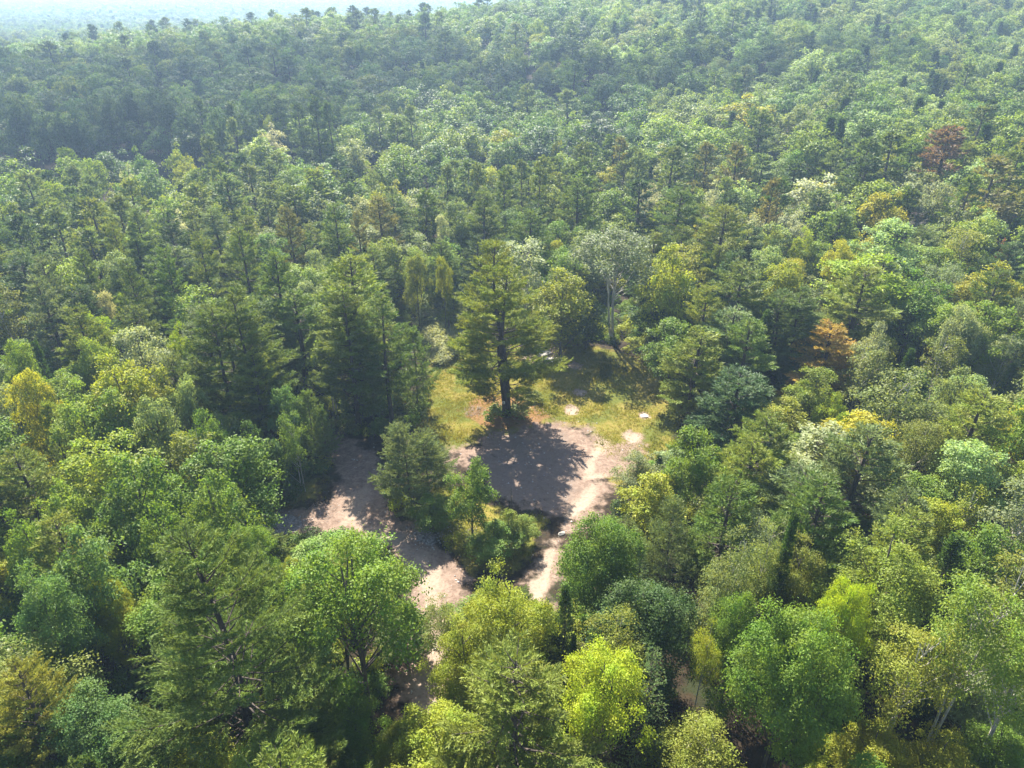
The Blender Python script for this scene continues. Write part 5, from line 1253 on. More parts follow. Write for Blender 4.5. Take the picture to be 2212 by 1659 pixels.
('pine',-17.3,173.9,14.3,4.0,'PD','distant dark green pine right of the large dark domed oak'),
('pine',46.1,154.1,14.4,3.3,'PY','distant yellowish green pine beyond the tall yellow-green pine'),
('spruce',48.9,74.1,11.7,1.9,'D','dark green spruce beyond the bare-limbed birch'),
('pine',65.9,204.8,17.9,4.2,'P','distant green pine beyond the golden hillside crown|nearest of 7'),
('birch',13.4,127.2,13.0,3.3,'BS','dull green birch left of the white-stemmed aspen'),
('pine',-0.5,117.6,14.2,4.0,'PD','dark green pine beyond the great solitary pine'),
('pine',-107.2,415.3,22.3,6.2,'P','distant green pine beyond the three dark pines|second nearest'),
('pine',7.6,110.6,11.6,3.6,'P','green pine right of the great solitary pine'),
('pine',-40.6,372.9,21.2,4.5,'PD','distant dark green pine beyond the three dark pines|eighth nearest'),
('pine',-162.9,292.4,18.6,4.5,'P','distant green pine beyond the two light domed maples|second nearest'),
('pine',-94.9,140.3,14.8,3.5,'PD','dark green pine in front of the two light domed maples'),
('birch',79.7,115.1,11.1,2.6,'GY','light green birch beyond the golden right edge maple'),
('spruce',152.2,332.0,18.0,2.9,'D','distant dark green spruce beyond the joined pair of pines|third nearest'),
('spruce',133.0,240.8,17.1,2.7,'D','distant dark green spruce beyond the rusty dead pine|third nearest'),
('pine',-79.0,404.9,20.9,5.6,'PD','distant dark green pine beyond the three dark pines|fourth nearest'),
('birch',9.0,150.5,15.4,3.0,'BS','tall dull green birch beyond the white-stemmed aspen'),
('pine',-89.9,137.8,15.8,3.3,'PO','olive pine in front of the two light domed maples|nearest of 3'),
('pine',110.3,248.7,17.7,4.6,'PD','distant dark green pine beyond the large rounded maple|nearest of 2'),
('birch',53.5,68.3,11.7,3.0,'GY','light green birch beyond the lush right edge pine'),
('spruce',148.5,273.3,17.7,3.1,'D','distant dark green spruce beyond the rusty dead pine|seventh nearest'),
('pine',160.1,376.6,22.8,6.0,'P','distant green pine beyond the golden hillside crown|seventh nearest'),
('pine',78.5,100.5,14.4,3.4,'PS','soft grey-green pine right of the golden right edge maple'),
('pine',0.7,43.8,7.1,2.4,'PO','small olive pine left of the track-side maple'),
('pine',30.4,182.5,16.3,3.8,'PO','distant olive pine left of the dark olive pine'),
('spruce',183.7,285.7,17.0,3.0,'D','distant dark green spruce beyond the rusty dead pine|eleventh nearest'),
('spruce',162.2,257.4,17.4,2.8,'D','distant dark green spruce beyond the rusty dead pine|sixth nearest'),
('pine',-96.2,155.1,14.0,3.8,'P','distant green pine in front of the two light domed maples'),
('pine',-78.4,96.7,19.0,4.5,'P','tall green pine beyond the golden left edge maple'),
('pine',112.4,360.6,18.7,4.5,'P','distant green pine beyond the golden hillside crown|fifth nearest'),
('spruce',72.8,106.7,12.2,2.2,'D','dark green spruce left of the golden right edge maple'),
('pine',28.0,75.6,10.3,3.3,'P','green pine beyond the dark dense pine'),
('pine',-231.5,436.9,22.3,4.7,'PD','distant dark green pine beyond the two light domed maples|second nearest'),
('pine',3.9,168.1,15.2,3.6,'P','distant green pine right of the tufted dark maple|nearest of 2'),
('pine',133.8,359.0,17.5,4.6,'PD','distant dark green pine beyond the golden hillside crown|third nearest'),
('pine',-41.8,170.2,14.0,3.7,'PO','distant olive pine left of the tan pine'),
('spruce',-19.5,99.5,13.7,2.4,'D','dark green spruce right of the tagged pine'),
('pine',21.5,156.3,14.1,3.4,'PD','distant dark green pine left of the dark olive pine|nearest of 2'),
('birch',16.3,143.1,12.1,2.9,'GY','light green birch beyond the white-stemmed aspen'),
('spruce',122.4,239.5,16.8,2.4,'D','distant dark green spruce beyond the rusty dead pine|fifth nearest'),
('birch',-45.7,127.3,13.2,3.1,'S3','grey-green birch beyond the wide green pine'),
('spruce',48.0,51.9,10.4,1.5,'D','dark green spruce in front of the lush right edge pine'),
('pine',-183.6,372.9,19.0,4.4,'P','distant green pine beyond the layered old pine|fourth nearest'),
('birch',50.5,181.7,13.7,2.6,'S3','distant grey-green birch right of the dark olive pine'),
('spruce',149.2,315.1,17.4,2.5,'D','distant dark green spruce beyond the joined pair of pines|second nearest'),
('pine',-226.5,348.8,20.0,5.4,'P','distant green pine beyond the two light domed maples|fourth nearest'),
('spruce',-25.0,25.4,12.8,1.7,'D','dark green spruce in front of the golden corner pine'),
('spruce',63.6,216.2,15.3,2.7,'D','distant dark green spruce left of the golden hillside crown|nearest of 2'),
('pine',-18.0,434.6,20.1,5.2,'PD','distant dark green pine beyond the large dark domed oak'),
('spruce',130.1,286.9,16.2,2.7,'D','distant dark green spruce beyond the large rounded maple|fourth nearest'),
('birch',-59.6,160.5,13.7,3.5,'GO','distant olive green birch in front of the layered old pine'),
('pine',-6.0,335.9,17.3,3.9,'P','distant green pine beyond the large dark domed oak|third nearest'),
('spruce',175.3,302.8,17.9,3.2,'D','distant dark green spruce beyond the rusty dead pine|tenth nearest'),
('spruce',199.8,324.7,16.2,2.7,'D','distant dark green spruce beyond the rusty dead pine|one of the far ones'),
('spruce',139.1,245.9,14.6,2.0,'D','distant dark green spruce beyond the rusty dead pine|second nearest'),
('spruce',-2.3,282.3,16.2,2.7,'D','distant dark green spruce beyond the large dark domed oak|third nearest'),
('pine',-70.5,408.2,21.4,4.8,'P','distant green pine beyond the three dark pines|fourth nearest'),
('pine',77.9,371.2,22.9,4.9,'PD','distant dark green pine beyond the golden hillside crown|fourth nearest'),
('pine',-27.1,157.0,13.5,3.3,'PO','distant olive pine beyond the tan pine'),
('pine',25.2,122.9,6.9,2.5,'PY','small yellowish green pine left of the golden crowned maple'),
('spruce',102.7,348.8,16.9,2.6,'D','distant dark green spruce beyond the golden hillside crown|seventh nearest'),
('pine',25.8,345.7,18.5,4.4,'P','distant green pine beyond the dark olive pine|fifth nearest'),
('birch',-91.4,164.2,12.1,3.1,'BY','distant yellowish birch right of the two light domed maples'),
('spruce',133.0,350.8,16.8,2.5,'D','distant dark green spruce beyond the golden hillside crown|one of the far ones'),
('pine',-14.1,179.0,14.4,3.2,'P','distant green pine right of the large dark domed oak'),
('spruce',44.2,342.9,17.5,2.3,'D','distant dark green spruce left of the golden hillside crown|second nearest'),
('pine',-1.5,169.2,14.7,4.0,'PD','distant dark green pine beyond the tufted dark maple|second nearest'),
('pine',-203.6,468.1,22.3,5.0,'PS','distant soft grey-green pine beyond the layered old pine|third nearest'),
('pine',-225.0,455.2,22.0,5.8,'P','distant green pine beyond the layered old pine|fifth nearest'),
('pine',120.5,373.8,20.2,4.9,'PS','distant soft grey-green pine beyond the golden hillside crown|third nearest'),
('pine',-71.6,171.9,15.4,3.3,'PS','distant soft grey-green pine in front of the layered old pine|nearest of 2'),
('pine',-38.0,137.4,11.3,3.2,'P','green pine beyond the wide green pine|third nearest'),
('pine',-68.3,165.6,15.2,3.2,'PY','distant yellowish green pine in front of the layered old pine'),
('pine',33.8,144.2,15.3,4.1,'PS','soft grey-green pine in front of the dark olive pine'),
('spruce',-64.7,327.0,16.4,2.4,'D','distant dark green spruce beyond the three dark pines|nearest of 3'),
('spruce',137.5,252.3,16.1,2.1,'D','distant dark green spruce beyond the rusty dead pine|fourth nearest'),
('pine',-243.0,429.3,19.5,4.3,'PD','distant dark green pine beyond the two light domed maples|nearest of 2'),
('pine',-125.2,247.0,18.6,5.0,'PD','distant dark green pine left of the layered old pine'),
('spruce',16.0,204.9,14.9,2.3,'D','distant dark green spruce left of the dark olive pine|second nearest'),
('pine',30.3,157.9,14.1,3.3,'PD','distant dark green pine in front of the dark olive pine'),
('spruce',119.1,363.2,14.8,1.9,'D','distant dark green spruce beyond the golden hillside crown|ninth nearest'),
('pine',78.6,159.1,15.9,3.3,'PS','distant soft grey-green pine right of the joined pair of pines'),
('pine',-104.1,462.8,21.0,5.8,'P','distant green pine beyond the three dark pines|third nearest'),
('birch',-30.2,161.1,13.0,2.9,'BS','distant dull green birch beyond the tan pine'),
('pine',-105.5,161.6,16.1,3.3,'PY','distant yellowish green pine left of the two light domed maples'),
('birch',47.1,165.0,13.1,2.6,'BS','distant dull green birch right of the dark olive pine'),
('pine',-110.9,150.7,16.4,4.7,'PY','yellowish green pine left of the two light domed maples'),
('spruce',50.6,140.4,13.7,2.0,'D','dark green spruce left of the silvery white maple'),
('spruce',34.5,179.9,11.8,1.5,'D','distant dark green spruce left of the dark olive pine|nearest of 2'),
('pine',-145.7,372.8,18.1,4.7,'P','distant green pine beyond the layered old pine|second nearest'),
('spruce',69.3,128.1,12.3,2.0,'D','dark green spruce beyond the pale mint maple'),
('pine',-57.3,402.5,18.2,4.0,'P','distant green pine beyond the three dark pines|fifth nearest'),
('pine',73.8,399.8,20.5,4.9,'PD','distant dark green pine beyond the golden hillside crown|fifth nearest'),
('pine',-162.2,246.3,18.8,4.0,'PS','distant soft grey-green pine beyond the two light domed maples|nearest of 2'),
('pine',44.9,186.5,15.6,3.7,'P','distant green pine beyond the dark olive pine|second nearest'),
('pine',-89.3,491.0,21.5,5.0,'PD','distant dark green pine beyond the three dark pines|seventh nearest'),
('pine',-84.7,414.1,17.8,4.2,'PD','distant dark green pine beyond the three dark pines|third nearest'),
('birch',-38.0,97.1,12.5,3.0,'GY','light green birch right of the three-trunk pine'),
('spruce',139.3,360.0,17.6,3.0,'D','distant dark green spruce beyond the golden hillside crown|one of the far ones'),
('spruce',60.2,332.0,17.2,2.5,'D','distant dark green spruce beyond the golden hillside crown|one of the far ones'),
('spruce',-34.4,297.0,17.8,2.6,'D','distant dark green spruce beyond the large dark domed oak|nearest of 3'),
('pine',11.0,180.1,14.9,3.7,'PD','distant dark green pine right of the tufted dark maple'),
('spruce',72.1,188.3,14.0,2.0,'D','distant dark green spruce left of the large rounded maple'),
('pine',-187.7,410.7,20.1,4.6,'P','distant green pine beyond the layered old pine|third nearest'),
('spruce',118.4,368.0,15.2,2.2,'D','distant dark green spruce beyond the golden hillside crown|tenth nearest'),
('spruce',69.4,292.1,16.0,2.2,'D','distant dark green spruce beyond the golden hillside crown|fourth nearest'),
('spruce',88.3,280.0,14.4,1.9,'D','distant dark green spruce beyond the golden hillside crown|nearest of 15'),
('spruce',65.1,195.4,15.8,2.5,'D','distant dark green spruce right of the golden hillside crown'),
('pine',-155.3,474.3,20.8,5.7,'PD','distant dark green pine beyond the three dark pines|sixth nearest'),
('pine',-36.0,396.5,18.3,4.2,'P','distant green pine right of the three dark pines'),
('spruce',4.3,291.4,14.5,2.5,'D','distant dark green spruce right of the large dark domed oak|third nearest'),
('spruce',69.7,151.9,10.1,1.8,'D','distant dark green spruce right of the silvery white maple'),
('spruce',80.6,176.3,12.1,1.7,'D','distant dark green spruce left of the joined pair of pines'),
('spruce',148.0,291.2,18.0,2.3,'D','distant dark green spruce beyond the rusty dead pine|ninth nearest'),
('spruce',99.5,251.7,16.7,2.2,'D','distant dark green spruce beyond the golden hillside crown|second nearest'),
('pine',-187.2,458.8,20.3,4.7,'PD','distant dark green pine beyond the layered old pine|fifth nearest'),
('pine',-217.7,351.5,18.0,4.8,'P','distant green pine beyond the two light domed maples|third nearest'),
('spruce',-158.6,276.3,16.2,2.1,'D','distant dark green spruce beyond the two light domed maples'),
('spruce',121.0,212.9,14.6,2.6,'D','distant dark green spruce beyond the rusty dead pine|nearest of 13'),
('pine',-11.4,169.0,14.2,4.0,'PY','distant yellowish green pine beyond the tufted dark maple'),
('birch',95.8,165.6,14.0,3.0,'BY','distant yellowish birch left of the rusty dead pine'),
('pine',-5.8,124.4,11.2,2.7,'PY','yellowish green pine in front of the tufted dark maple'),
('pine',-65.2,174.3,16.3,4.1,'P','distant green pine in front of the layered old pine|nearest of 2'),
('spruce',68.5,341.5,16.1,2.6,'D','distant dark green spruce beyond the golden hillside crown|eleventh nearest'),
('pine',-85.4,446.5,19.0,5.3,'PS','distant soft grey-green pine beyond the three dark pines|second nearest'),
('pine',100.0,394.0,18.2,3.8,'P','distant green pine beyond the golden hillside crown|sixth nearest'),
('pine',-192.0,482.9,20.3,4.8,'PS','distant soft grey-green pine beyond the layered old pine|second nearest'),
('pine',-46.0,440.7,20.1,4.3,'P','distant green pine beyond the three dark pines|sixth nearest'),
('pine',-224.3,495.9,22.6,5.0,'PD','distant dark green pine beyond the layered old pine|sixth nearest'),
('pine',-92.9,468.8,21.7,5.6,'PD','distant dark green pine beyond the three dark pines|fifth nearest'),
('spruce',230.7,375.8,16.9,2.8,'D','distant dark green spruce beyond the rusty dead pine|one of the far ones'),
('spruce',-11.5,225.9,13.4,1.8,'D','distant dark green spruce right of the large dark domed oak|nearest of 3'),
('spruce',109.4,356.6,16.3,2.7,'D','distant dark green spruce beyond the golden hillside crown|eighth nearest'),
('pine',-20.4,159.2,12.1,4.0,'PS','distant soft grey-green pine left of the tufted dark maple'),
('pine',132.4,192.1,17.4,4.6,'P','distant green pine right of the rusty dead pine'),
('spruce',-68.8,119.9,11.7,2.0,'D','dark green spruce beyond the pale silvery left maple'),
('spruce',80.8,297.1,15.4,2.1,'D','distant dark green spruce beyond the golden hillside crown|third nearest'),
('spruce',-14.0,161.7,12.9,1.9,'D','distant dark green spruce beyond the tufted dark maple'),
('spruce',-60.4,165.4,12.4,2.1,'D','distant dark green spruce in front of the layered old pine|second nearest'),
('birch',-73.1,111.9,11.3,2.5,'GO','olive green birch beyond the pale silvery left maple'),
('spruce',-102.9,383.1,15.0,2.6,'D','distant dark green spruce beyond the three dark pines|second nearest'),
('spruce',61.8,340.2,16.5,2.9,'D','distant dark green spruce beyond the golden hillside crown|one of the far ones'),
('spruce',-13.1,294.7,14.9,2.1,'D','distant dark green spruce beyond the large dark domed oak|second nearest'),
('spruce',16.4,64.6,6.5,1.1,'D','small dark green spruce left of the dark dense pine'),
('spruce',118.5,348.5,14.5,2.2,'D','distant dark green spruce beyond the golden hillside crown|sixth nearest'),
('birch',100.3,163.8,11.8,2.4,'BY','distant yellowish birch in front of the rusty dead pine'),
('spruce',75.4,142.7,13.0,2.1,'D','dark green spruce in front of the joined pair of pines'),
('spruce',1.8,290.0,12.7,1.9,'D','distant dark green spruce right of the large dark domed oak|second nearest'),
('spruce',160.6,288.0,13.7,1.9,'D','distant dark green spruce beyond the rusty dead pine|eighth nearest'),
('spruce',-77.0,166.0,11.7,1.9,'D','distant dark green spruce in front of the layered old pine|nearest of 2'),
('birch',-47.7,143.7,12.6,2.8,'BY','yellowish birch beyond the wide green pine'),
('spruce',-44.8,83.6,11.4,1.6,'D','dark green spruce right of the pale silvery left maple'),
('spruce',84.0,200.2,12.7,2.2,'D','distant dark green spruce beyond the large rounded maple|nearest of 4'),
('birch',-56.3,163.6,12.8,3.2,'S3','distant grey-green birch in front of the layered old pine'),
('spruce',127.4,278.8,12.0,1.7,'D','distant dark green spruce beyond the joined pair of pines|nearest of 3'),
('spruce',-138.6,414.5,17.2,2.7,'D','distant dark green spruce beyond the three dark pines|third nearest'),
('spruce',105.7,343.4,14.3,2.5,'D','distant dark green spruce beyond the golden hillside crown|fifth nearest'),
('spruce',-29.1,51.9,10.2,1.4,'D','dark green spruce right of the bright domed maple'),
('spruce',118.8,185.3,15.4,2.3,'D','distant dark green spruce right of the rusty dead pine|second nearest'),
('spruce',31.9,362.7,15.7,2.4,'D','distant dark green spruce beyond the dark olive pine'),
('spruce',48.2,182.3,11.7,1.5,'D','distant dark green spruce right of the dark olive pine'),
('spruce',98.1,162.2,11.0,1.4,'D','distant dark green spruce in front of the rusty dead pine'),
]
RNG = random.Random(5)
GROUPS = dict(pine='pines in and around the clearing', maple='broadleaf trees of the mixed wood', birch='birches and aspens of the wood', spruce='dark pointed spruces', young='young pines by the clearing', larch='slim larches', dead='bare dead trees')
def plant(kind, x, y, h, r, col, label, var=''):
    z = float(ter(x, y)) - .05
    group = label.split('|')[0] if '|' in label else GROUPS.get(kind); label = label.replace('|', ', ')
    dist = math.sqrt(x * x + y * y + (52 - z) ** 2)
    lod = 0 if dist < 74 else 1 if dist < 150 else 2
    key = kind if not var else kind + '_' + var
    if lod == 2 and (kind, 2) not in POOL: lod = 1
    opts = POOL.get((key, lod)) or POOL.get((key, min(lod, 1))) if lod < 2 else POOL.get((kind, 2))
    opts = opts or POOL.get((key, 0)) or POOL[(kind, lod)]
    it = opts[RNG.randrange(len(opts))]
    c = COL[col]; j = 1 + RNG.uniform(-.12, .12)
    c4 = (c[0] * j * RNG.uniform(.94, 1.06), c[1] * j, c[2] * j * RNG.uniform(.9, 1.1), 1)
    sc = (r / it[1], r / it[1] * RNG.uniform(.92, 1.08), h / it[0]); rz = RNG.uniform(0, 6.28)
    if len(it) == 3:
        root = link(NAMES[kind], it[2]); root.color = c4
    else:
        root = link(NAMES[kind], None); root.empty_display_size = .5
        tk = link('trunk', it[2], root); b = BARK[kind]; tk.color = (*b, 1)
        if it[3]:
            cr = link('crown', it[3], root); cr.color = c4; cr['kind'] = 'stuff'
    root.location = (x, y, z); root.scale = sc; root.rotation_euler = (0, 0, rz)
    tag(root, label, CATS[kind], group)
    return root
for row in TREES: plant(*row)

# ------------------------------------------------------------------ forest past the trees one can count: ONE object, trees instanced on its points
def scatter(name, pts, sources):
    """pts: rows of x, y, z, height, radius, colour key, source index; sources: list of [(H, R, [meshes])]"""
    col = bpy.data.collections.new(name + '_shapes')
    obs = []
    for i, (h, r, ms) in enumerate(sources):
        o = bpy.data.objects.new('shape_%03d' % i, ms); col.objects.link(o); obs.append(o)
    order = sorted(range(len(obs)), key=lambda i: obs[i].name); rank = {i: k for k, i in enumerate(order)}
    rs = np.random.RandomState(31)
    n = len(pts)
    me = bpy.data.meshes.new(name); me.vertices.add(n)
    me.vertices.foreach_set('co', np.array([p[:3] for p in pts], np.float32).ravel())
    a = me.attributes.new('pick', 'INT', 'POINT'); a.data.foreach_set('value', np.array([rank[p[6]] for p in pts], np.int32))
    a = me.attributes.new('turn', 'FLOAT_VECTOR', 'POINT')
    rot = np.zeros((n, 3), np.float32); rot[:, 2] = rs.uniform(0, 6.28, n); a.data.foreach_set('vector', rot.ravel())
    a = me.attributes.new('size', 'FLOAT_VECTOR', 'POINT')
    a.data.foreach_set('vector', np.array([(p[4] / sources[p[6]][1], p[4] / sources[p[6]][1], p[3] / sources[p[6]][0]) for p in pts], np.float32).ravel())
    a = me.color_attributes.new('tint', 'FLOAT_COLOR', 'POINT')
    c = np.ones((n, 4), np.float32); c[:, :3] = np.array([COL[p[5]] for p in pts]) * rs.uniform(.85, 1.15, (n, 1)) * rs.uniform(.93, 1.07, (n, 3))
    a.data.foreach_set('color', c.ravel())
    ng = bpy.data.node_groups.new(name, 'GeometryNodeTree')
    ng.interface.new_socket('Geometry', in_out='INPUT', socket_type='NodeSocketGeometry')
    ng.interface.new_socket('Geometry', in_out='OUTPUT', socket_type='NodeSocketGeometry')
    gi = ng.nodes.new('NodeGroupInput'); go = ng.nodes.new('NodeGroupOutput')
    ci = ng.nodes.new('GeometryNodeCollectionInfo'); ci.inputs['Collection'].default_value = col
    ci.inputs['Separate Children'].default_value = True; ci.inputs['Reset Children'].default_value = True
    ip = ng.nodes.new('GeometryNodeInstanceOnPoints'); ip.inputs['Pick Instance'].default_value = True
    def attr(nm, ty):
        q = ng.nodes.new('GeometryNodeInputNamedAttribute'); q.data_type = ty; q.inputs['Name'].default_value = nm; return q.outputs['Attribute']
    L = ng.links.new
    L(gi.outputs[0], ip.inputs['Points']); L(ci.outputs[0], ip.inputs['Instance'])
    L(attr('pick', 'INT'), ip.inputs['Instance Index']); L(attr('turn', 'FLOAT_VECTOR'), ip.inputs['Rotation']); L(attr('size', 'FLOAT_VECTOR'), ip.inputs['Scale'])
    L(ip.outputs[0], go.inputs[0])
    o = link(name, me); md = o.modifiers.new('scatter', 'NODES'); md.node_group = ng
    tag(o, kind='stuff'); return o

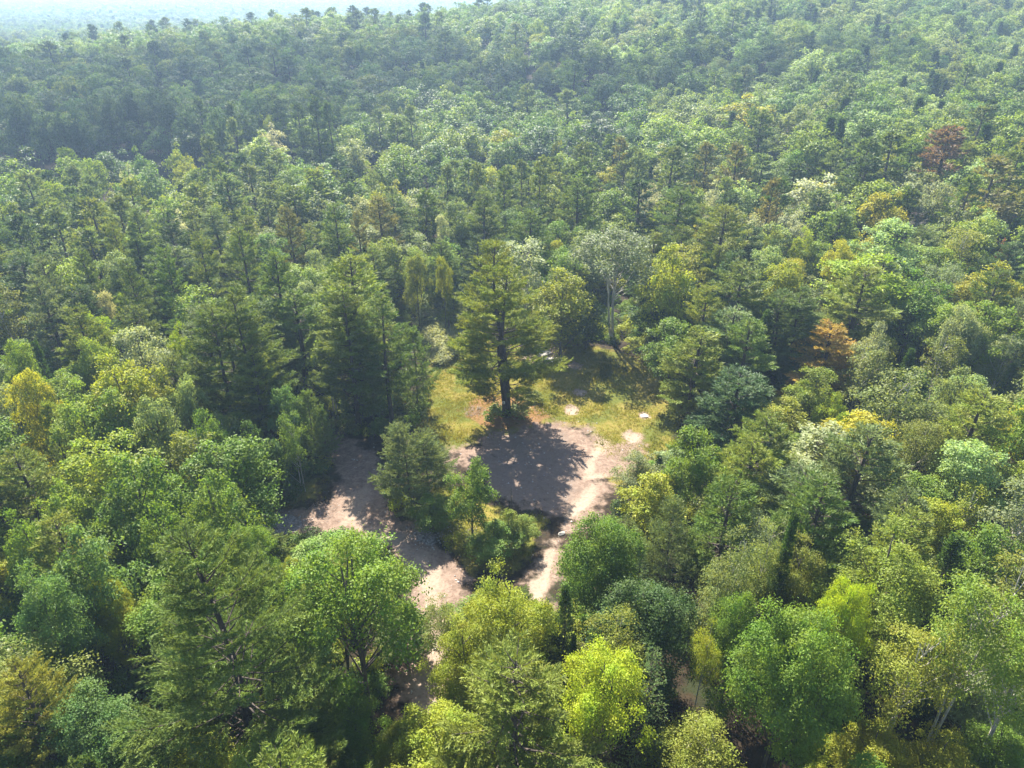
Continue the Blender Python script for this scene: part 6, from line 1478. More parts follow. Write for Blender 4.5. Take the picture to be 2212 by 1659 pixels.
FOREST = '''
m,-314,513,18,11,BG m,-48,505,17,14,GB m,-130,676,19,12,GY m,66,630,18,14,G m,-58,267,13,9,S m,204,656,18,15,GB m,129,656,19,13,GY m,202,588,16,12,S2 m,165,549,18,13,GB 
m,275,677,18,12,S2 m,350,661,18,14,GY m,141,397,14,8,S2 m,254,729,18,16,GB m,90,602,17,11,GB m,351,565,16,15,GB m,-66,301,13,8,S m,246,614,19,11,M m,211,449,17,13,G 
m,42,283,12,8,GY m,-151,663,15,13,G m,286,558,18,12,G m,-216,563,15,13,GB m,225,384,17,11,S2 m,-169,531,18,13,GY m,-6,504,15,11,GB m,53,440,17,15,BG m,156,254,12,7,M 
m,-23,732,19,15,G m,267,548,18,13,G m,309,540,17,11,GY m,-344,581,18,15,GB m,-338,651,19,16,GB m,-385,722,17,14,BG m,67,558,18,11,BG m,281,701,19,15,S2 m,175,581,16,13,GB 
m,24,708,18,11,GY m,84,555,17,11,G m,156,461,18,15,M m,174,408,17,11,G m,38,451,19,12,GY m,-24,246,12,7,GY m,135,344,13,8,G m,380,662,17,12,S2 m,3,627,18,11,GY m,171,664,17,11,GB 
m,284,541,18,11,GY m,118,234,13,7,GY m,-147,625,16,12,G m,334,622,16,12,S2 m,-242,592,15,11,GB m,-61,387,16,11,GY m,131,557,17,15,GY m,-241,649,19,14,GB m,96,496,17,10,S2 
m,364,700,17,14,G m,194,530,15,10,G m,157,724,18,14,S2 m,175,486,15,11,G m,-77,459,18,15,G m,-158,732,19,14,GB m,235,404,17,11,GY m,106,602,17,10,G m,50,517,17,11,G 
m,-287,589,18,13,G m,4,733,19,17,GB m,-167,638,18,13,GB m,121,729,19,14,S2 m,42,502,16,13,GB m,187,615,15,12,M m,-97,467,17,12,GB m,-328,564,18,11,GY m,-32,649,18,12,GB 
m,21,584,15,9,BG m,293,525,15,12,GY m,419,698,18,14,GB m,179,267,13,7,YY m,-201,508,18,13,BG m,208,482,18,12,GB m,73,201,12,9,S m,-190,298,13,7,G m,-71,292,13,9,GB 
m,-297,512,18,12,GB m,16,507,18,15,GB m,263,605,17,12,GY m,345,631,19,11,S2 m,-223,515,18,16,GB m,-30,330,15,9,GB m,370,754,19,11,GY m,-109,372,14,9,G m,47,350,14,7,Y 
m,96,255,13,8,M m,207,369,17,12,GB m,-108,651,14,11,GB m,227,632,18,13,GY m,-3,531,16,9,GB m,186,499,17,11,GB m,156,481,17,13,GY m,-364,651,17,14,GB m,210,389,15,12,GY 
m,155,388,15,12,GY m,-194,611,16,11,GB m,-239,675,18,13,GB m,242,502,17,15,M m,-36,78,11,7,G m,-87,680,18,13,GB m,29,658,17,14,G m,322,532,18,11,S2 m,79,679,16,11,G 
m,-135,753,19,17,GY m,28,247,9,7,S m,-194,698,18,13,GB m,-296,731,18,13,GB m,-186,650,18,14,G m,-15,653,16,13,BG m,-235,726,17,14,GB m,315,698,17,15,S2 m,-39,585,15,10,BG 
m,-44,427,19,12,GB m,-265,744,19,13,GB m,8,478,15,13,G m,82,698,17,14,GB m,-115,608,17,13,GB m,148,337,12,8,S2 m,312,611,18,15,GY m,31,736,19,12,GB m,320,667,16,11,G 
m,-121,507,18,11,G m,-383,630,16,14,BG m,5,560,16,10,GB m,-53,705,18,15,GB m,-36,698,17,12,GY m,-121,720,18,14,G m,438,684,19,16,M m,-217,610,18,11,GB m,-339,543,17,13,GB 
m,96,541,15,10,G m,25,472,16,11,G m,-159,603,17,11,G m,8,714,17,13,GB m,-10,348,14,9,Y m,106,769,19,14,GY m,-238,799,18,15,GB m,-139,707,18,12,G m,-106,697,18,16,G 
m,177,684,18,14,G m,-123,595,16,11,BG m,20,537,16,12,GB m,193,280,12,7,Y m,-41,612,16,13,GY m,-344,562,18,10,GY m,173,525,14,12,GB m,249,703,17,10,S2 m,113,681,17,11,S2 
m,-365,725,18,13,GY m,-50,597,16,11,GB m,74,741,17,9,GB m,-403,629,18,12,GB m,-107,578,16,14,GY m,80,370,15,11,S m,-177,343,15,12,G m,-267,603,15,12,BG m,-109,386,15,9,BG 
m,281,652,17,10,S2 m,391,720,18,15,GB m,-280,727,19,11,G m,-254,631,17,12,GB m,-176,755,18,14,GY m,-165,701,19,12,G m,100,668,16,12,S2 m,-84,75,11,6,G m,-162,680,16,10,G 
m,309,654,14,12,GB m,-274,554,17,12,GB m,-8,88,5,5,G m,70,777,18,16,G m,-56,763,17,14,G m,-303,622,19,13,GY m,-26,467,14,11,GB m,91,266,13,8,S m,-8,587,16,14,BG m,183,463,15,10,M 
m,86,83,12,9,S m,-9,754,18,16,GY m,157,584,15,12,M m,335,680,15,11,G m,-375,564,16,12,GB m,-33,529,17,10,GB m,-161,254,13,7,GY m,-194,865,19,15,GY m,85,630,15,13,M 
m,371,590,16,12,GY m,149,532,16,10,M m,305,511,15,11,GY m,-95,751,16,11,GY m,-103,494,17,11,GY m,96,232,11,7,S2 m,226,649,18,13,GY m,28,598,15,9,GY m,-137,802,18,12,GB 
m,26,377,15,9,GY m,-87,595,15,10,BG m,43,468,16,11,GB m,-73,339,12,8,GY m,366,728,15,11,GB m,45,777,18,13,GB m,51,723,17,14,G m,-144,684,17,14,GY m,-411,729,18,13,BG 
m,-291,692,18,12,GY m,-36,376,13,9,G m,82,318,11,7,GY m,62,703,17,12,BG m,400,631,15,11,S2 m,128,483,17,11,M m,405,747,18,15,GB m,-311,466,18,15,GB m,-184,685,16,11,BG 
m,392,691,17,11,G m,337,518,16,13,S2 m,0,678,19,12,GB m,-434,665,19,11,GB m,-48,555,17,11,GY m,-8,440,17,11,GB m,223,756,18,13,G m,-338,626,17,13,G m,326,546,17,13,G 
m,-185,541,17,11,G m,254,468,15,10,M m,396,675,15,10,M m,257,632,18,14,G m,-78,810,19,15,G m,-241,770,19,12,G m,106,313,11,6,G m,125,697,16,14,GB m,-58,674,16,12,GY 
m,-148,336,15,8,GY m,76,252,14,8,S m,16,767,18,14,BG m,352,751,15,8,G m,247,596,16,12,GY m,149,219,11,8,GY m,-239,607,17,14,BG m,-154,539,17,12,GY m,-25,254,12,7,G 
m,-214,806,18,11,G m,303,719,16,11,GY m,-322,616,17,10,GB m,84,192,12,8,GY m,259,585,16,10,G m,-262,587,14,8,G m,214,414,15,11,S2 m,154,570,15,10,S2 m,-210,724,19,11,G 
m,-64,689,17,12,G m,-70,631,16,13,G m,-152,506,17,13,G m,-48,537,16,13,GY m,-115,627,16,11,G m,-45,448,16,12,GB m,-163,299,13,9,G m,-327,694,18,13,GB m,-157,581,14,12,GY 
m,-61,491,15,13,G m,202,756,17,11,G m,-46,686,14,11,GB m,96,616,18,11,M m,-2,463,15,10,G m,190,247,15,9,GY m,-126,825,18,13,GB m,28,780,18,14,G m,-42,787,18,11,GB 
m,304,558,15,15,GB m,-117,541,16,12,G m,242,439,14,12,M m,149,677,16,11,M m,2,641,16,11,GY m,-281,570,18,13,BG m,-394,782,18,17,G m,-367,779,18,10,GB m,98,746,18,14,GY 
m,-314,751,18,14,G m,73,758,16,13,G m,-288,652,15,12,GY m,-350,610,16,10,G m,-182,520,16,12,G m,-86,503,14,11,GY m,396,766,18,15,GB m,142,736,15,13,GB m,-69,605,17,11,GY 
m,-64,438,16,12,G m,85,435,16,11,G m,-307,785,18,15,GB m,-112,752,17,12,GY m,24,675,16,11,GY m,68,377,14,9,GY m,213,299,15,9,GY m,113,616,16,10,GY m,147,554,16,10,M 
m,-323,531,18,13,BG m,56,484,14,12,BG m,56,391,16,14,GY m,220,704,15,9,S2 m,124,627,15,14,G m,22,489,15,10,BG m,-84,124,10,5,GY m,464,779,16,15,GY m,-106,767,19,12,G 
m,207,736,17,13,GY m,317,489,18,10,GB m,52,809,17,13,GB m,267,689,14,9,G m,244,385,16,12,GB m,-83,731,14,10,GB m,63,665,17,13,BG m,113,582,16,10,M m,-171,593,14,11,G 
m,227,566,17,11,M m,102,520,15,12,GY m,126,202,12,6,G m,-264,798,18,15,G m,-413,801,18,14,G m,-215,777,17,10,BG m,-190,721,15,11,GB m,-314,729,17,11,BG m,86,257,13,9,M 
m,367,674,17,11,GY m,-292,551,16,13,GB m,-68,269,12,9,GY m,129,250,11,6,YY m,-115,200,10,7,S2 m,-234,701,16,9,GB m,-91,617,14,9,G m,134,286,11,7,S m,-135,251,15,8,GY 
m,-344,801,19,15,GY m,-1,782,18,13,G m,-70,773,18,12,G m,-414,766,18,11,GY m,-215,699,15,13,G m,-194,263,13,7,GB m,-386,748,17,12,G m,-34,717,16,11,G m,-209,484,18,15,GB 
m,-60,857,17,14,G m,325,641,16,10,GY m,88,769,16,9,M m,-10,722,16,10,GB m,382,611,15,12,M m,-113,525,14,10,GB m,198,413,14,13,S2 m,442,757,15,10,S2 m,160,698,18,13,GB 
m,-391,658,17,9,G m,-88,536,15,11,GY m,176,241,10,6,M m,378,576,18,12,M m,174,289,12,8,S m,-235,865,18,13,BG m,-263,660,16,13,G m,275,634,17,12,M m,-25,598,15,10,BG 
m,-245,845,17,13,G m,-71,507,16,9,GY m,-303,639,16,10,BG m,-276,703,15,11,GB m,227,611,16,12,GY m,-395,586,18,13,G m,234,460,15,11,M m,-286,679,16,9,GY m,27,440,15,10,GY 
m,190,700,16,14,GY m,228,677,15,11,GY m,80,525,15,11,GY m,-13,700,16,10,G m,-220,890,18,13,G m,-153,754,18,10,G m,353,681,15,10,GB m,-216,673,15,10,GB m,-121,642,14,13,GB 
m,-57,615,15,10,GY m,-60,463,15,11,GY m,-315,651,18,14,GB m,279,618,14,12,GY m,58,463,15,9,BG m,-96,799,16,14,G m,-196,753,15,13,BG m,144,715,14,10,GB m,-157,560,15,11,BG 
m,-103,270,12,8,Y m,-55,212,12,8,S2 m,119,787,16,11,GB m,-224,745,16,9,GB m,-476,768,18,11,GB m,415,725,17,12,GB m,26,617,14,9,G m,344,549,14,12,GY m,215,517,15,11,G 
m,-149,525,16,13,GB m,-514,811,18,15,G m,-260,715,16,10,GB m,-75,580,14,11,GB m,16,457,17,10,G m,36,387,17,13,BG m,141,634,17,14,G m,416,642,16,12,S2 m,-189,775,18,12,BG 
m,40,760,15,11,GB m,-36,749,15,13,GB m,-393,695,16,12,GB m,-187,495,17,13,GB m,-344,776,18,12,BG m,-73,756,15,10,BG m,-414,652,17,16,BG m,-144,603,15,10,GB m,308,679,14,9,M 
m,381,625,16,11,GB m,-271,492,18,15,G m,-390,904,18,16,BG m,-29,840,17,11,GB m,142,779,15,11,S2 m,-32,679,14,10,G m,106,695,14,12,GB m,-281,812,18,11,BG m,236,577,15,10,S2 
m,-248,574,15,13,GY m,-238,552,15,10,GB m,-432,850,19,16,G m,-333,737,17,11,BG m,-89,582,14,10,BG m,221,321,15,8,Y m,-340,723,17,12,GB m,-219,650,16,10,GB m,370,555,17,14,S2 
m,-77,68,11,7,S m,-249,508,18,11,GB m,-164,212,10,7,GY m,-8,817,19,13,BG m,58,763,15,10,GB m,98,340,12,9,S m,157,651,14,11,M m,219,598,14,12,M m,173,348,15,9,M m,-259,769,16,12,G 
m,-98,716,16,10,GB m,-349,665,17,13,GB m,295,615,14,13,M m,-67,827,17,12,G m,-294,821,17,11,BG m,348,716,14,9,S2 m,127,321,10,7,YY m,167,324,14,7,Y m,-134,152,11,7,S2 
m,37,135,6,4,S m,-328,883,18,13,GB m,-459,757,18,17,G m,271,532,14,11,GB m,254,778,18,13,GY m,-253,733,16,13,G m,-67,716,16,12,G m,307,589,16,12,GY m,-257,546,16,12,GB 
m,136,362,11,8,GY m,-21,777,18,12,G m,281,744,16,15,G m,259,754,18,14,G m,243,689,14,9,GY m,212,618,15,11,S2 m,-282,468,17,16,G m,-2,297,13,8,GB m,-251,697,16,14,GB 
m,-48,627,14,11,GB m,272,514,15,11,S2 m,303,490,15,9,GY m,108,370,12,9,GY m,-178,794,17,12,G m,293,594,16,11,GB m,-343,599,15,10,GB m,-194,471,18,13,GB m,-197,799,17,14,BG 
m,129,763,16,12,G m,-171,724,15,10,G m,-172,493,15,11,BG m,-343,700,15,12,GB m,420,674,16,11,GY m,158,631,14,12,GY m,213,564,14,11,M m,-313,496,15,11,G m,-298,803,16,12,GB 
m,19,811,17,14,G m,-172,664,15,11,GB m,116,331,10,7,GY m,-332,755,16,14,G m,-271,646,16,11,GB m,43,602,15,11,G m,-325,505,18,11,GY m,137,310,10,6,YY m,-497,896,18,13,G 
m,457,726,16,14,GY m,-124,691,15,8,GB m,177,230,10,6,GY m,157,770,18,11,S2 m,-211,539,15,12,G m,-121,383,13,9,G m,73,272,11,6,YY m,73,798,18,15,G m,-379,673,16,14,GY 
m,280,595,14,8,M m,63,418,14,10,GB m,156,186,15,10,S m,-268,844,18,13,G m,-89,825,19,14,G m,69,313,13,8,G m,-9,859,17,12,G m,376,781,15,13,G m,-53,324,13,8,Y m,-47,305,14,8,S2 
m,-420,866,18,14,GY m,-322,843,17,14,G m,324,770,18,11,M m,-93,781,15,11,GB m,183,744,16,14,GY m,-359,628,16,9,BG m,233,480,15,13,G m,60,49,11,7,Y m,35,868,17,12,GY 
m,182,818,17,11,GB m,473,764,16,10,M m,199,632,14,10,M m,278,437,15,12,GY m,256,410,16,14,GB m,69,649,16,9,G m,-148,591,14,8,GB m,-126,919,16,11,GB m,-133,583,14,11,BG 
m,-84,479,15,12,G m,-90,271,12,7,S m,-368,808,17,10,GB m,85,735,14,10,GY m,-365,582,15,11,GB m,94,478,15,9,S2 m,457,804,19,12,GB m,246,653,16,8,M m,332,562,14,13,GY 
m,191,804,15,12,GY m,41,355,11,6,S2 m,-49,915,18,12,G m,93,809,15,11,G m,-88,708,15,9,BG m,176,717,18,11,M m,38,684,14,11,GB m,81,359,14,7,GY m,5,356,11,8,GB p,-358,989,21,11,P 
m,136,811,15,12,M m,-256,676,15,13,BG m,291,673,15,12,G m,-172,251,11,8,Y m,-352,868,18,10,BG m,-281,514,18,12,GB p,-297,990,22,9,P p,-102,919,20,11,PD m,-405,843,18,16,BG 
m,-522,847,18,13,GY m,-281,755,15,12,GY m,-104,735,15,9,GB m,-121,456,17,12,G m,-71,203,12,8,S2 p,-28,916,21,10,PS m,-62,934,19,12,G m,-45,882,18,9,G m,-391,827,17,16,G 
m,430,772,16,11,GY m,122,745,17,11,M m,-175,572,14,10,G m,-46,198,12,8,GY m,-337,859,18,15,GB m,226,790,15,11,S2 m,454,745,14,8,GY m,21,746,15,9,G p,441,699,19,9,PS 
m,248,677,14,12,G m,-262,530,18,13,G m,-461,820,16,10,G m,-56,786,17,11,GY m,-199,679,14,11,BG m,-439,684,18,10,G m,83,651,15,12,GY m,-141,410,15,8,GB m,77,303,10,7,G 
p,-123,248,14,7,P m,173,219,14,9,G m,-290,942,17,14,GB p,-120,929,18,8,PD m,24,829,16,13,BG m,-445,729,15,10,GB m,366,616,15,11,G m,-103,594,15,11,BG m,-144,560,16,10,GB 
m,-46,463,14,11,G m,26,415,14,8,GY m,123,226,12,9,GY p,-44,209,12,6,P m,31,800,16,9,BG p,269,766,22,11,PD p,304,764,22,9,PD m,292,572,16,10,G m,-406,753,16,11,G m,4,699,14,10,G 
p,-423,960,21,9,P p,-141,926,18,8,PS p,131,824,20,10,PD m,-133,770,16,10,G m,382,745,14,13,GY m,-295,709,15,11,GY m,-492,818,18,15,GB m,161,803,17,11,GB m,-41,770,15,10,GB 
m,-232,536,16,9,GB m,63,181,10,7,G p,-241,987,20,11,PD p,-602,927,20,11,P p,-584,910,19,8,P m,355,775,14,12,S2 m,-441,748,16,14,GB m,-233,501,14,12,G m,-176,454,16,13,G 
m,151,313,10,7,Y m,-98,850,16,11,G m,-282,838,17,11,GB m,203,775,15,11,M m,306,788,18,14,GY m,-348,746,16,14,G m,114,502,15,11,GY p,11,375,12,8,PD m,-254,355,17,10,BG 
p,-520,935,20,11,P m,-260,881,18,10,G m,-74,844,17,11,GB m,-189,840,16,11,G m,6,855,15,11,GB m,380,809,16,12,M m,148,247,11,7,S m,-561,979,18,13,GB m,-371,849,17,14,G 
m,-435,776,16,13,GB m,435,655,18,16,GY m,-153,481,17,15,G m,-188,916,18,15,GB m,-165,866,15,11,G m,-1,880,16,12,GB m,96,790,16,14,GB m,-240,748,15,12,GY m,289,766,16,11,GY 
m,-53,732,15,12,GB m,-466,725,16,11,GB m,-365,699,15,10,G m,-411,611,17,12,GB m,302,433,19,14,S2 m,122,362,11,7,GY m,-329,947,18,10,GY m,-501,914,19,12,GB m,-254,862,19,13,GY 
m,-25,800,15,13,GB m,-167,783,16,10,GY m,165,781,15,10,GY m,422,746,14,10,GB s,263,709,13,3,D b,116,300,12,5,S3 s,69,104,8,2,D m,-653,1025,19,15,GY m,-514,960,19,12,GB 
m,157,820,17,12,G m,-366,793,16,10,GY m,-425,749,15,11,G s,265,593,15,5,D b,-44,182,13,6,BS m,32,55,5,6,Y m,-145,855,17,13,BG s,134,790,16,4,D m,337,779,16,12,G m,152,755,16,10,M 
m,59,740,15,8,GY m,432,711,15,9,GY p,-35,364,12,6,PS b,71,339,11,5,GO p,-66,279,11,7,PD b,-165,270,11,6,GY m,-141,877,17,11,G m,-38,826,15,9,BG m,-494,799,16,13,G m,80,816,18,12,G 
m,-149,777,14,12,G m,-430,733,17,11,GY m,279,416,15,15,G b,55,377,15,6,S3 b,7,346,12,5,GO m,154,350,10,6,Y m,-298,920,17,13,GB m,-208,846,15,13,G m,-229,813,15,12,GY 
m,488,771,18,10,GY m,-296,763,15,13,BG m,270,733,15,8,GB m,375,685,15,9,GY s,-96,626,14,4,D m,-356,538,15,9,GY m,14,367,11,8,G s,-145,310,12,4,D b,124,213,11,4,GO 
m,-360,889,17,13,GB p,27,849,22,9,PD m,-454,849,15,14,GB m,195,820,18,11,G m,66,821,16,10,G m,152,788,14,10,GY m,-317,768,17,12,G s,184,791,16,4,D s,-314,697,14,4,D 
m,-295,531,14,11,G m,-94,359,12,7,GY b,61,352,12,6,BS p,29,315,14,7,P m,190,317,11,6,GY m,199,306,10,7,YY m,132,299,10,7,M m,87,285,13,8,S2 m,148,175,14,9,Y m,113,116,12,8,M 
p,-250,999,22,10,PD m,287,801,18,16,GY m,-444,797,15,13,GY m,210,794,16,10,M s,405,720,16,5,D m,-426,714,14,8,GB m,-328,676,16,12,GY m,-291,492,14,10,GY m,-313,481,15,10,G 
m,-272,450,17,12,GB m,12,900,15,9,BG m,-504,878,16,9,GY m,13,868,15,11,GY m,-130,847,16,11,G s,236,772,16,4,D s,204,718,14,5,D m,-342,681,15,11,BG b,116,315,12,5,BY 
s,174,331,11,3,D m,30,306,11,6,S2 p,-61,288,9,7,PS m,-181,249,10,7,G p,-49,188,15,7,P m,-193,893,17,14,BG m,-316,821,17,14,GY m,-382,802,14,10,G m,193,725,15,9,GY p,391,595,18,8,PS 
s,230,521,16,6,D p,-17,372,12,8,P s,-37,308,8,2,D s,-27,306,12,4,D p,-197,248,19,9,P s,55,195,11,4,D p,-20,1031,18,10,PD m,58,899,19,12,G m,8,839,14,11,GB m,-45,806,15,12,GB 
s,185,769,15,5,D s,242,396,15,4,D m,-99,369,12,6,Y m,-66,324,10,5,G s,-54,252,10,3,D m,-107,262,10,5,G m,49,232,5,6,S2 m,-285,968,19,12,GY m,-285,872,15,12,GY m,-303,848,16,11,GB 
m,-427,833,18,11,BG m,250,796,17,12,M m,-276,776,15,12,GB m,-266,509,14,12,G m,352,507,18,16,GY s,-74,361,10,4,D s,111,298,12,3,D m,4,276,11,7,GY p,-221,971,21,10,P 
m,-587,957,18,12,BG m,-102,941,18,12,GB m,38,925,16,13,G m,-375,869,16,10,BG m,-269,860,17,10,G m,228,804,18,11,GB m,-463,779,16,11,GY s,49,790,15,5,D s,309,775,17,5,D 
s,161,751,17,6,D s,341,748,14,5,D s,400,732,16,5,D m,-356,686,15,11,G m,-104,335,11,6,GY s,-164,222,10,3,D m,-604,994,19,11,G m,-334,915,18,12,BG m,-15,874,16,11,G 
m,57,845,16,14,BG m,-473,850,16,13,G m,397,810,17,11,S2 m,-180,815,16,12,BG m,-499,778,15,10,BG m,-172,555,14,8,GB s,252,529,14,4,D m,-358,1015,19,11,GY m,-622,997,18,13,G 
m,-179,963,17,12,G m,-38,938,18,14,GB m,-255,927,18,13,BG m,9,925,16,10,GB m,-441,892,18,11,GB m,-249,911,18,12,GY m,-59,891,15,12,G m,-477,869,15,9,GB m,-31,855,15,11,G 
m,-491,845,15,13,G m,323,804,18,11,GY m,474,804,15,10,G m,482,787,17,12,GB m,297,744,14,9,G m,239,641,15,10,M m,-25,366,13,9,S s,45,322,10,3,D m,-239,329,15,10,GY m,15,941,16,11,GY 
m,-555,938,19,15,G m,27,912,17,13,GB m,-307,880,17,11,G m,89,835,16,11,S2 m,414,774,18,11,S2 s,215,766,15,4,D s,182,442,14,5,D p,-154,183,14,8,PY p,-150,176,17,7,PD 
m,-588,1003,19,14,BG m,-484,944,18,12,G m,106,844,16,14,S2 m,-362,823,16,10,GB m,74,832,17,12,GB m,-470,800,17,14,BG m,-119,781,14,12,BG s,284,776,13,4,D m,-372,762,14,13,G 
s,238,626,16,4,D s,141,605,13,5,D s,173,425,13,4,D m,-1,367,12,9,Y s,-13,364,10,3,D m,-151,282,10,7,S p,-440,1035,20,9,P m,-2,999,15,11,GB m,-536,914,17,14,GB m,-469,915,19,14,G 
m,107,821,16,13,M m,356,806,19,17,GY m,-487,759,15,10,GB s,230,734,13,4,D m,-425,629,16,11,G m,401,608,14,12,GY s,74,361,8,3,D s,-85,357,10,3,D m,-128,360,10,7,S 
m,-621,1017,19,11,G m,11,1011,17,14,GB m,-89,986,19,11,GB m,7,983,16,16,GB m,-535,869,18,14,BG m,-582,885,18,15,G m,-240,879,16,10,G m,146,845,17,12,G m,-260,819,14,11,BG 
s,52,830,15,6,D m,-522,794,15,9,G m,211,813,15,10,M s,399,797,13,4,D m,85,714,14,9,GY s,230,422,13,3,D m,-25,346,11,6,GB b,-90,333,11,5,GO m,212,280,12,8,G s,-88,277,11,3,D 
b,195,259,16,6,BS p,-182,227,19,8,PY m,-84,196,11,6,Y m,-601,1021,18,13,GB p,-574,1009,19,11,PD m,-14,975,17,12,G m,-133,969,15,11,BG m,-460,969,17,10,G m,50,945,14,10,GY 
m,-319,931,17,12,GY m,-19,893,14,11,GY m,31,893,15,13,G m,122,870,15,11,S2 m,-128,867,14,11,GB s,-395,879,17,5,D m,-169,848,14,9,GB s,-55,840,13,4,D s,248,820,15,4,D 
s,140,822,17,5,D m,113,804,16,11,GB m,405,785,16,11,G m,-352,762,15,12,G s,-97,762,14,4,D s,233,669,13,4,D m,266,363,16,15,S2 s,-76,281,9,3,D s,-65,258,13,4,D s,-104,229,10,3,D 
m,49,217,10,6,G s,97,214,9,3,D m,-383,1009,18,14,GY m,-423,1007,17,13,BG m,-445,975,17,14,BG m,-120,946,15,10,GB p,-514,917,18,8,P m,-587,929,18,13,G m,140,892,18,16,GY 
m,-527,901,16,10,G m,-291,896,15,9,G m,65,878,17,10,G s,-211,877,13,4,D s,95,866,17,5,D m,-46,846,14,10,GB m,268,825,17,13,M m,-418,820,16,13,GB m,-149,832,14,10,GB 
s,436,720,13,3,D s,251,715,13,4,D s,269,646,13,4,D m,-385,572,15,9,G m,-334,517,15,8,BG s,348,524,15,4,D s,242,355,13,4,D s,-106,306,9,2,D s,162,195,11,4,D m,-147,982,17,13,GY 
m,-369,942,16,13,GY m,-441,957,15,12,G m,27,952,18,12,BG m,-240,942,15,12,G m,-34,895,15,10,G m,-131,896,14,10,GB m,-269,895,16,12,GB m,-282,908,15,11,GB m,-249,891,16,12,GB 
m,109,879,16,11,S2 m,-76,877,17,10,G m,253,847,16,11,G m,69,863,17,12,GY m,-528,825,16,14,GB m,-346,831,15,12,G s,122,838,16,5,D m,413,799,16,11,GY m,-319,804,14,12,GY 
s,387,671,14,4,D p,-372,538,20,11,PD s,166,392,12,3,D s,59,339,9,3,D s,-185,240,9,3,D m,-245,1013,18,13,BG m,-342,1030,19,14,BG m,-147,1014,18,14,G m,56,964,17,11,GB 
s,-110,982,18,6,D m,-72,961,16,12,BG m,43,979,17,11,G m,-167,951,15,10,GY m,-538,945,16,13,GB m,-135,938,15,9,GB m,-195,949,15,13,BG m,-407,914,16,10,GB m,-162,919,14,13,G 
m,-64,916,16,14,BG m,-13,924,15,11,BG m,-394,925,15,10,GB m,-79,901,16,14,BG m,-403,888,17,11,G m,-303,907,16,9,GB m,-17,911,14,8,GB m,-311,865,14,9,G m,-344,886,16,11,BG 
m,204,867,15,10,GB m,-552,852,16,12,G m,-507,853,16,11,GB m,164,842,15,9,GB m,-355,851,14,10,GB m,80,851,18,12,GY s,281,835,17,6,D m,-243,820,14,11,G m,345,822,17,11,GY 
m,486,806,14,10,G s,388,797,13,4,D s,273,788,18,5,D s,328,746,12,4,D s,289,722,14,4,D m,-485,739,16,13,GB m,474,739,14,14,GB m,459,709,15,11,GB s,395,703,12,3,D s,137,675,12,4,D 
s,-356,564,13,4,D m,-332,459,19,13,GB s,205,424,15,4,D s,281,404,13,4,D m,-173,304,11,6,GY b,226,311,13,5,S3 b,70,301,12,6,GY s,-155,306,9,3,D s,-171,295,10,3,D s,-198,269,10,3,D 
s,80,231,11,3,D b,143,167,15,6,S3 b,99,97,14,7,S3 m,-297,1033,18,15,G m,-203,1032,19,13,GB m,10,1027,15,11,GY m,-119,1021,18,12,GB m,-430,1025,17,13,GB m,-497,995,18,14,G 
m,54,995,18,14,GB m,-648,1006,17,11,GB m,-407,961,15,10,BG m,-338,970,16,12,G m,-36,966,16,14,GB m,-310,981,16,10,GB m,7,961,15,9,BG m,-611,961,16,10,GB m,-215,942,16,12,G 
m,-461,948,17,11,G m,-13,940,14,12,G m,-392,943,15,11,G s,294,939,17,5,D s,-57,948,16,4,D m,-354,917,15,14,BG m,97,919,18,14,S2 m,-424,915,15,11,GB m,-346,935,15,12,G 
m,-491,926,17,10,G s,420,895,13,4,D m,-420,890,16,12,G s,275,893,16,5,D m,-93,895,15,11,G m,-3,911,14,11,GY s,220,872,15,4,D s,514,868,13,4,D m,-102,870,15,11,GB 
m,-401,869,15,12,GB m,146,871,16,12,M m,226,850,17,11,GB m,349,843,15,11,M s,498,858,14,4,D s,208,842,13,4,D s,352,863,14,4,D m,475,824,17,11,M m,384,832,17,14,M m,-549,828,18,12,G 
m,506,825,15,10,M m,187,839,16,15,M s,318,821,15,4,D p,224,838,23,9,P m,428,792,17,12,M m,415,814,15,11,G m,-513,769,15,11,G s,346,789,15,5,D s,-472,747,12,3,D m,-455,673,18,14,BG 
s,419,654,13,5,D m,360,529,14,10,GY p,-25,384,11,6,P m,-153,313,10,6,Y m,240,327,17,16,GY m,-236,313,18,11,G m,8,50,11,6,GB b,25,40,16,7,GO m,565,1033,18,13,GY m,221,1034,15,9,GB 
m,704,1033,18,16,GB m,76,1034,19,13,GB m,-231,1034,15,11,GB m,524,1034,17,13,S2 m,170,1034,15,10,GY m,-455,1033,16,11,BG m,114,1034,17,11,M m,28,1033,18,11,BG m,-152,1034,14,8,BG 
m,338,1033,17,14,GB m,-711,1033,18,12,G m,-170,1034,16,11,BG m,-77,1033,19,12,GY m,-5,1033,15,13,GY s,194,1033,16,5,D m,-520,1034,19,13,GB p,-94,1034,20,9,P p,192,1015,18,9,P 
m,-547,1028,18,14,G m,-330,1014,18,15,BG s,571,1013,15,6,D s,263,1019,13,5,D m,402,1029,19,11,GY m,366,1010,16,13,M m,156,1031,18,12,G m,-61,1017,17,14,GB m,-376,1031,15,10,G 
m,-636,1029,14,10,G m,80,1018,15,13,GY s,343,1011,14,4,D m,447,1008,14,10,GB m,-578,1028,19,18,G m,-308,1008,16,14,G m,484,1011,15,9,G m,377,1030,17,14,GB m,-544,1010,18,13,G 
s,620,1010,16,4,D s,334,1016,13,5,D m,-672,1028,17,13,G m,-710,1008,16,14,BG m,-529,1014,14,9,G m,615,1030,14,12,GY p,253,1029,19,10,P m,542,1032,14,12,GY s,630,1018,17,5,D 
m,479,1026,18,12,GB m,-132,1028,17,11,GB m,97,1022,15,13,S2 s,722,1031,14,4,D m,420,1008,17,15,GY m,-508,1020,16,11,G s,679,1026,16,5,D m,691,1009,16,12,G p,-747,1024,20,10,P 
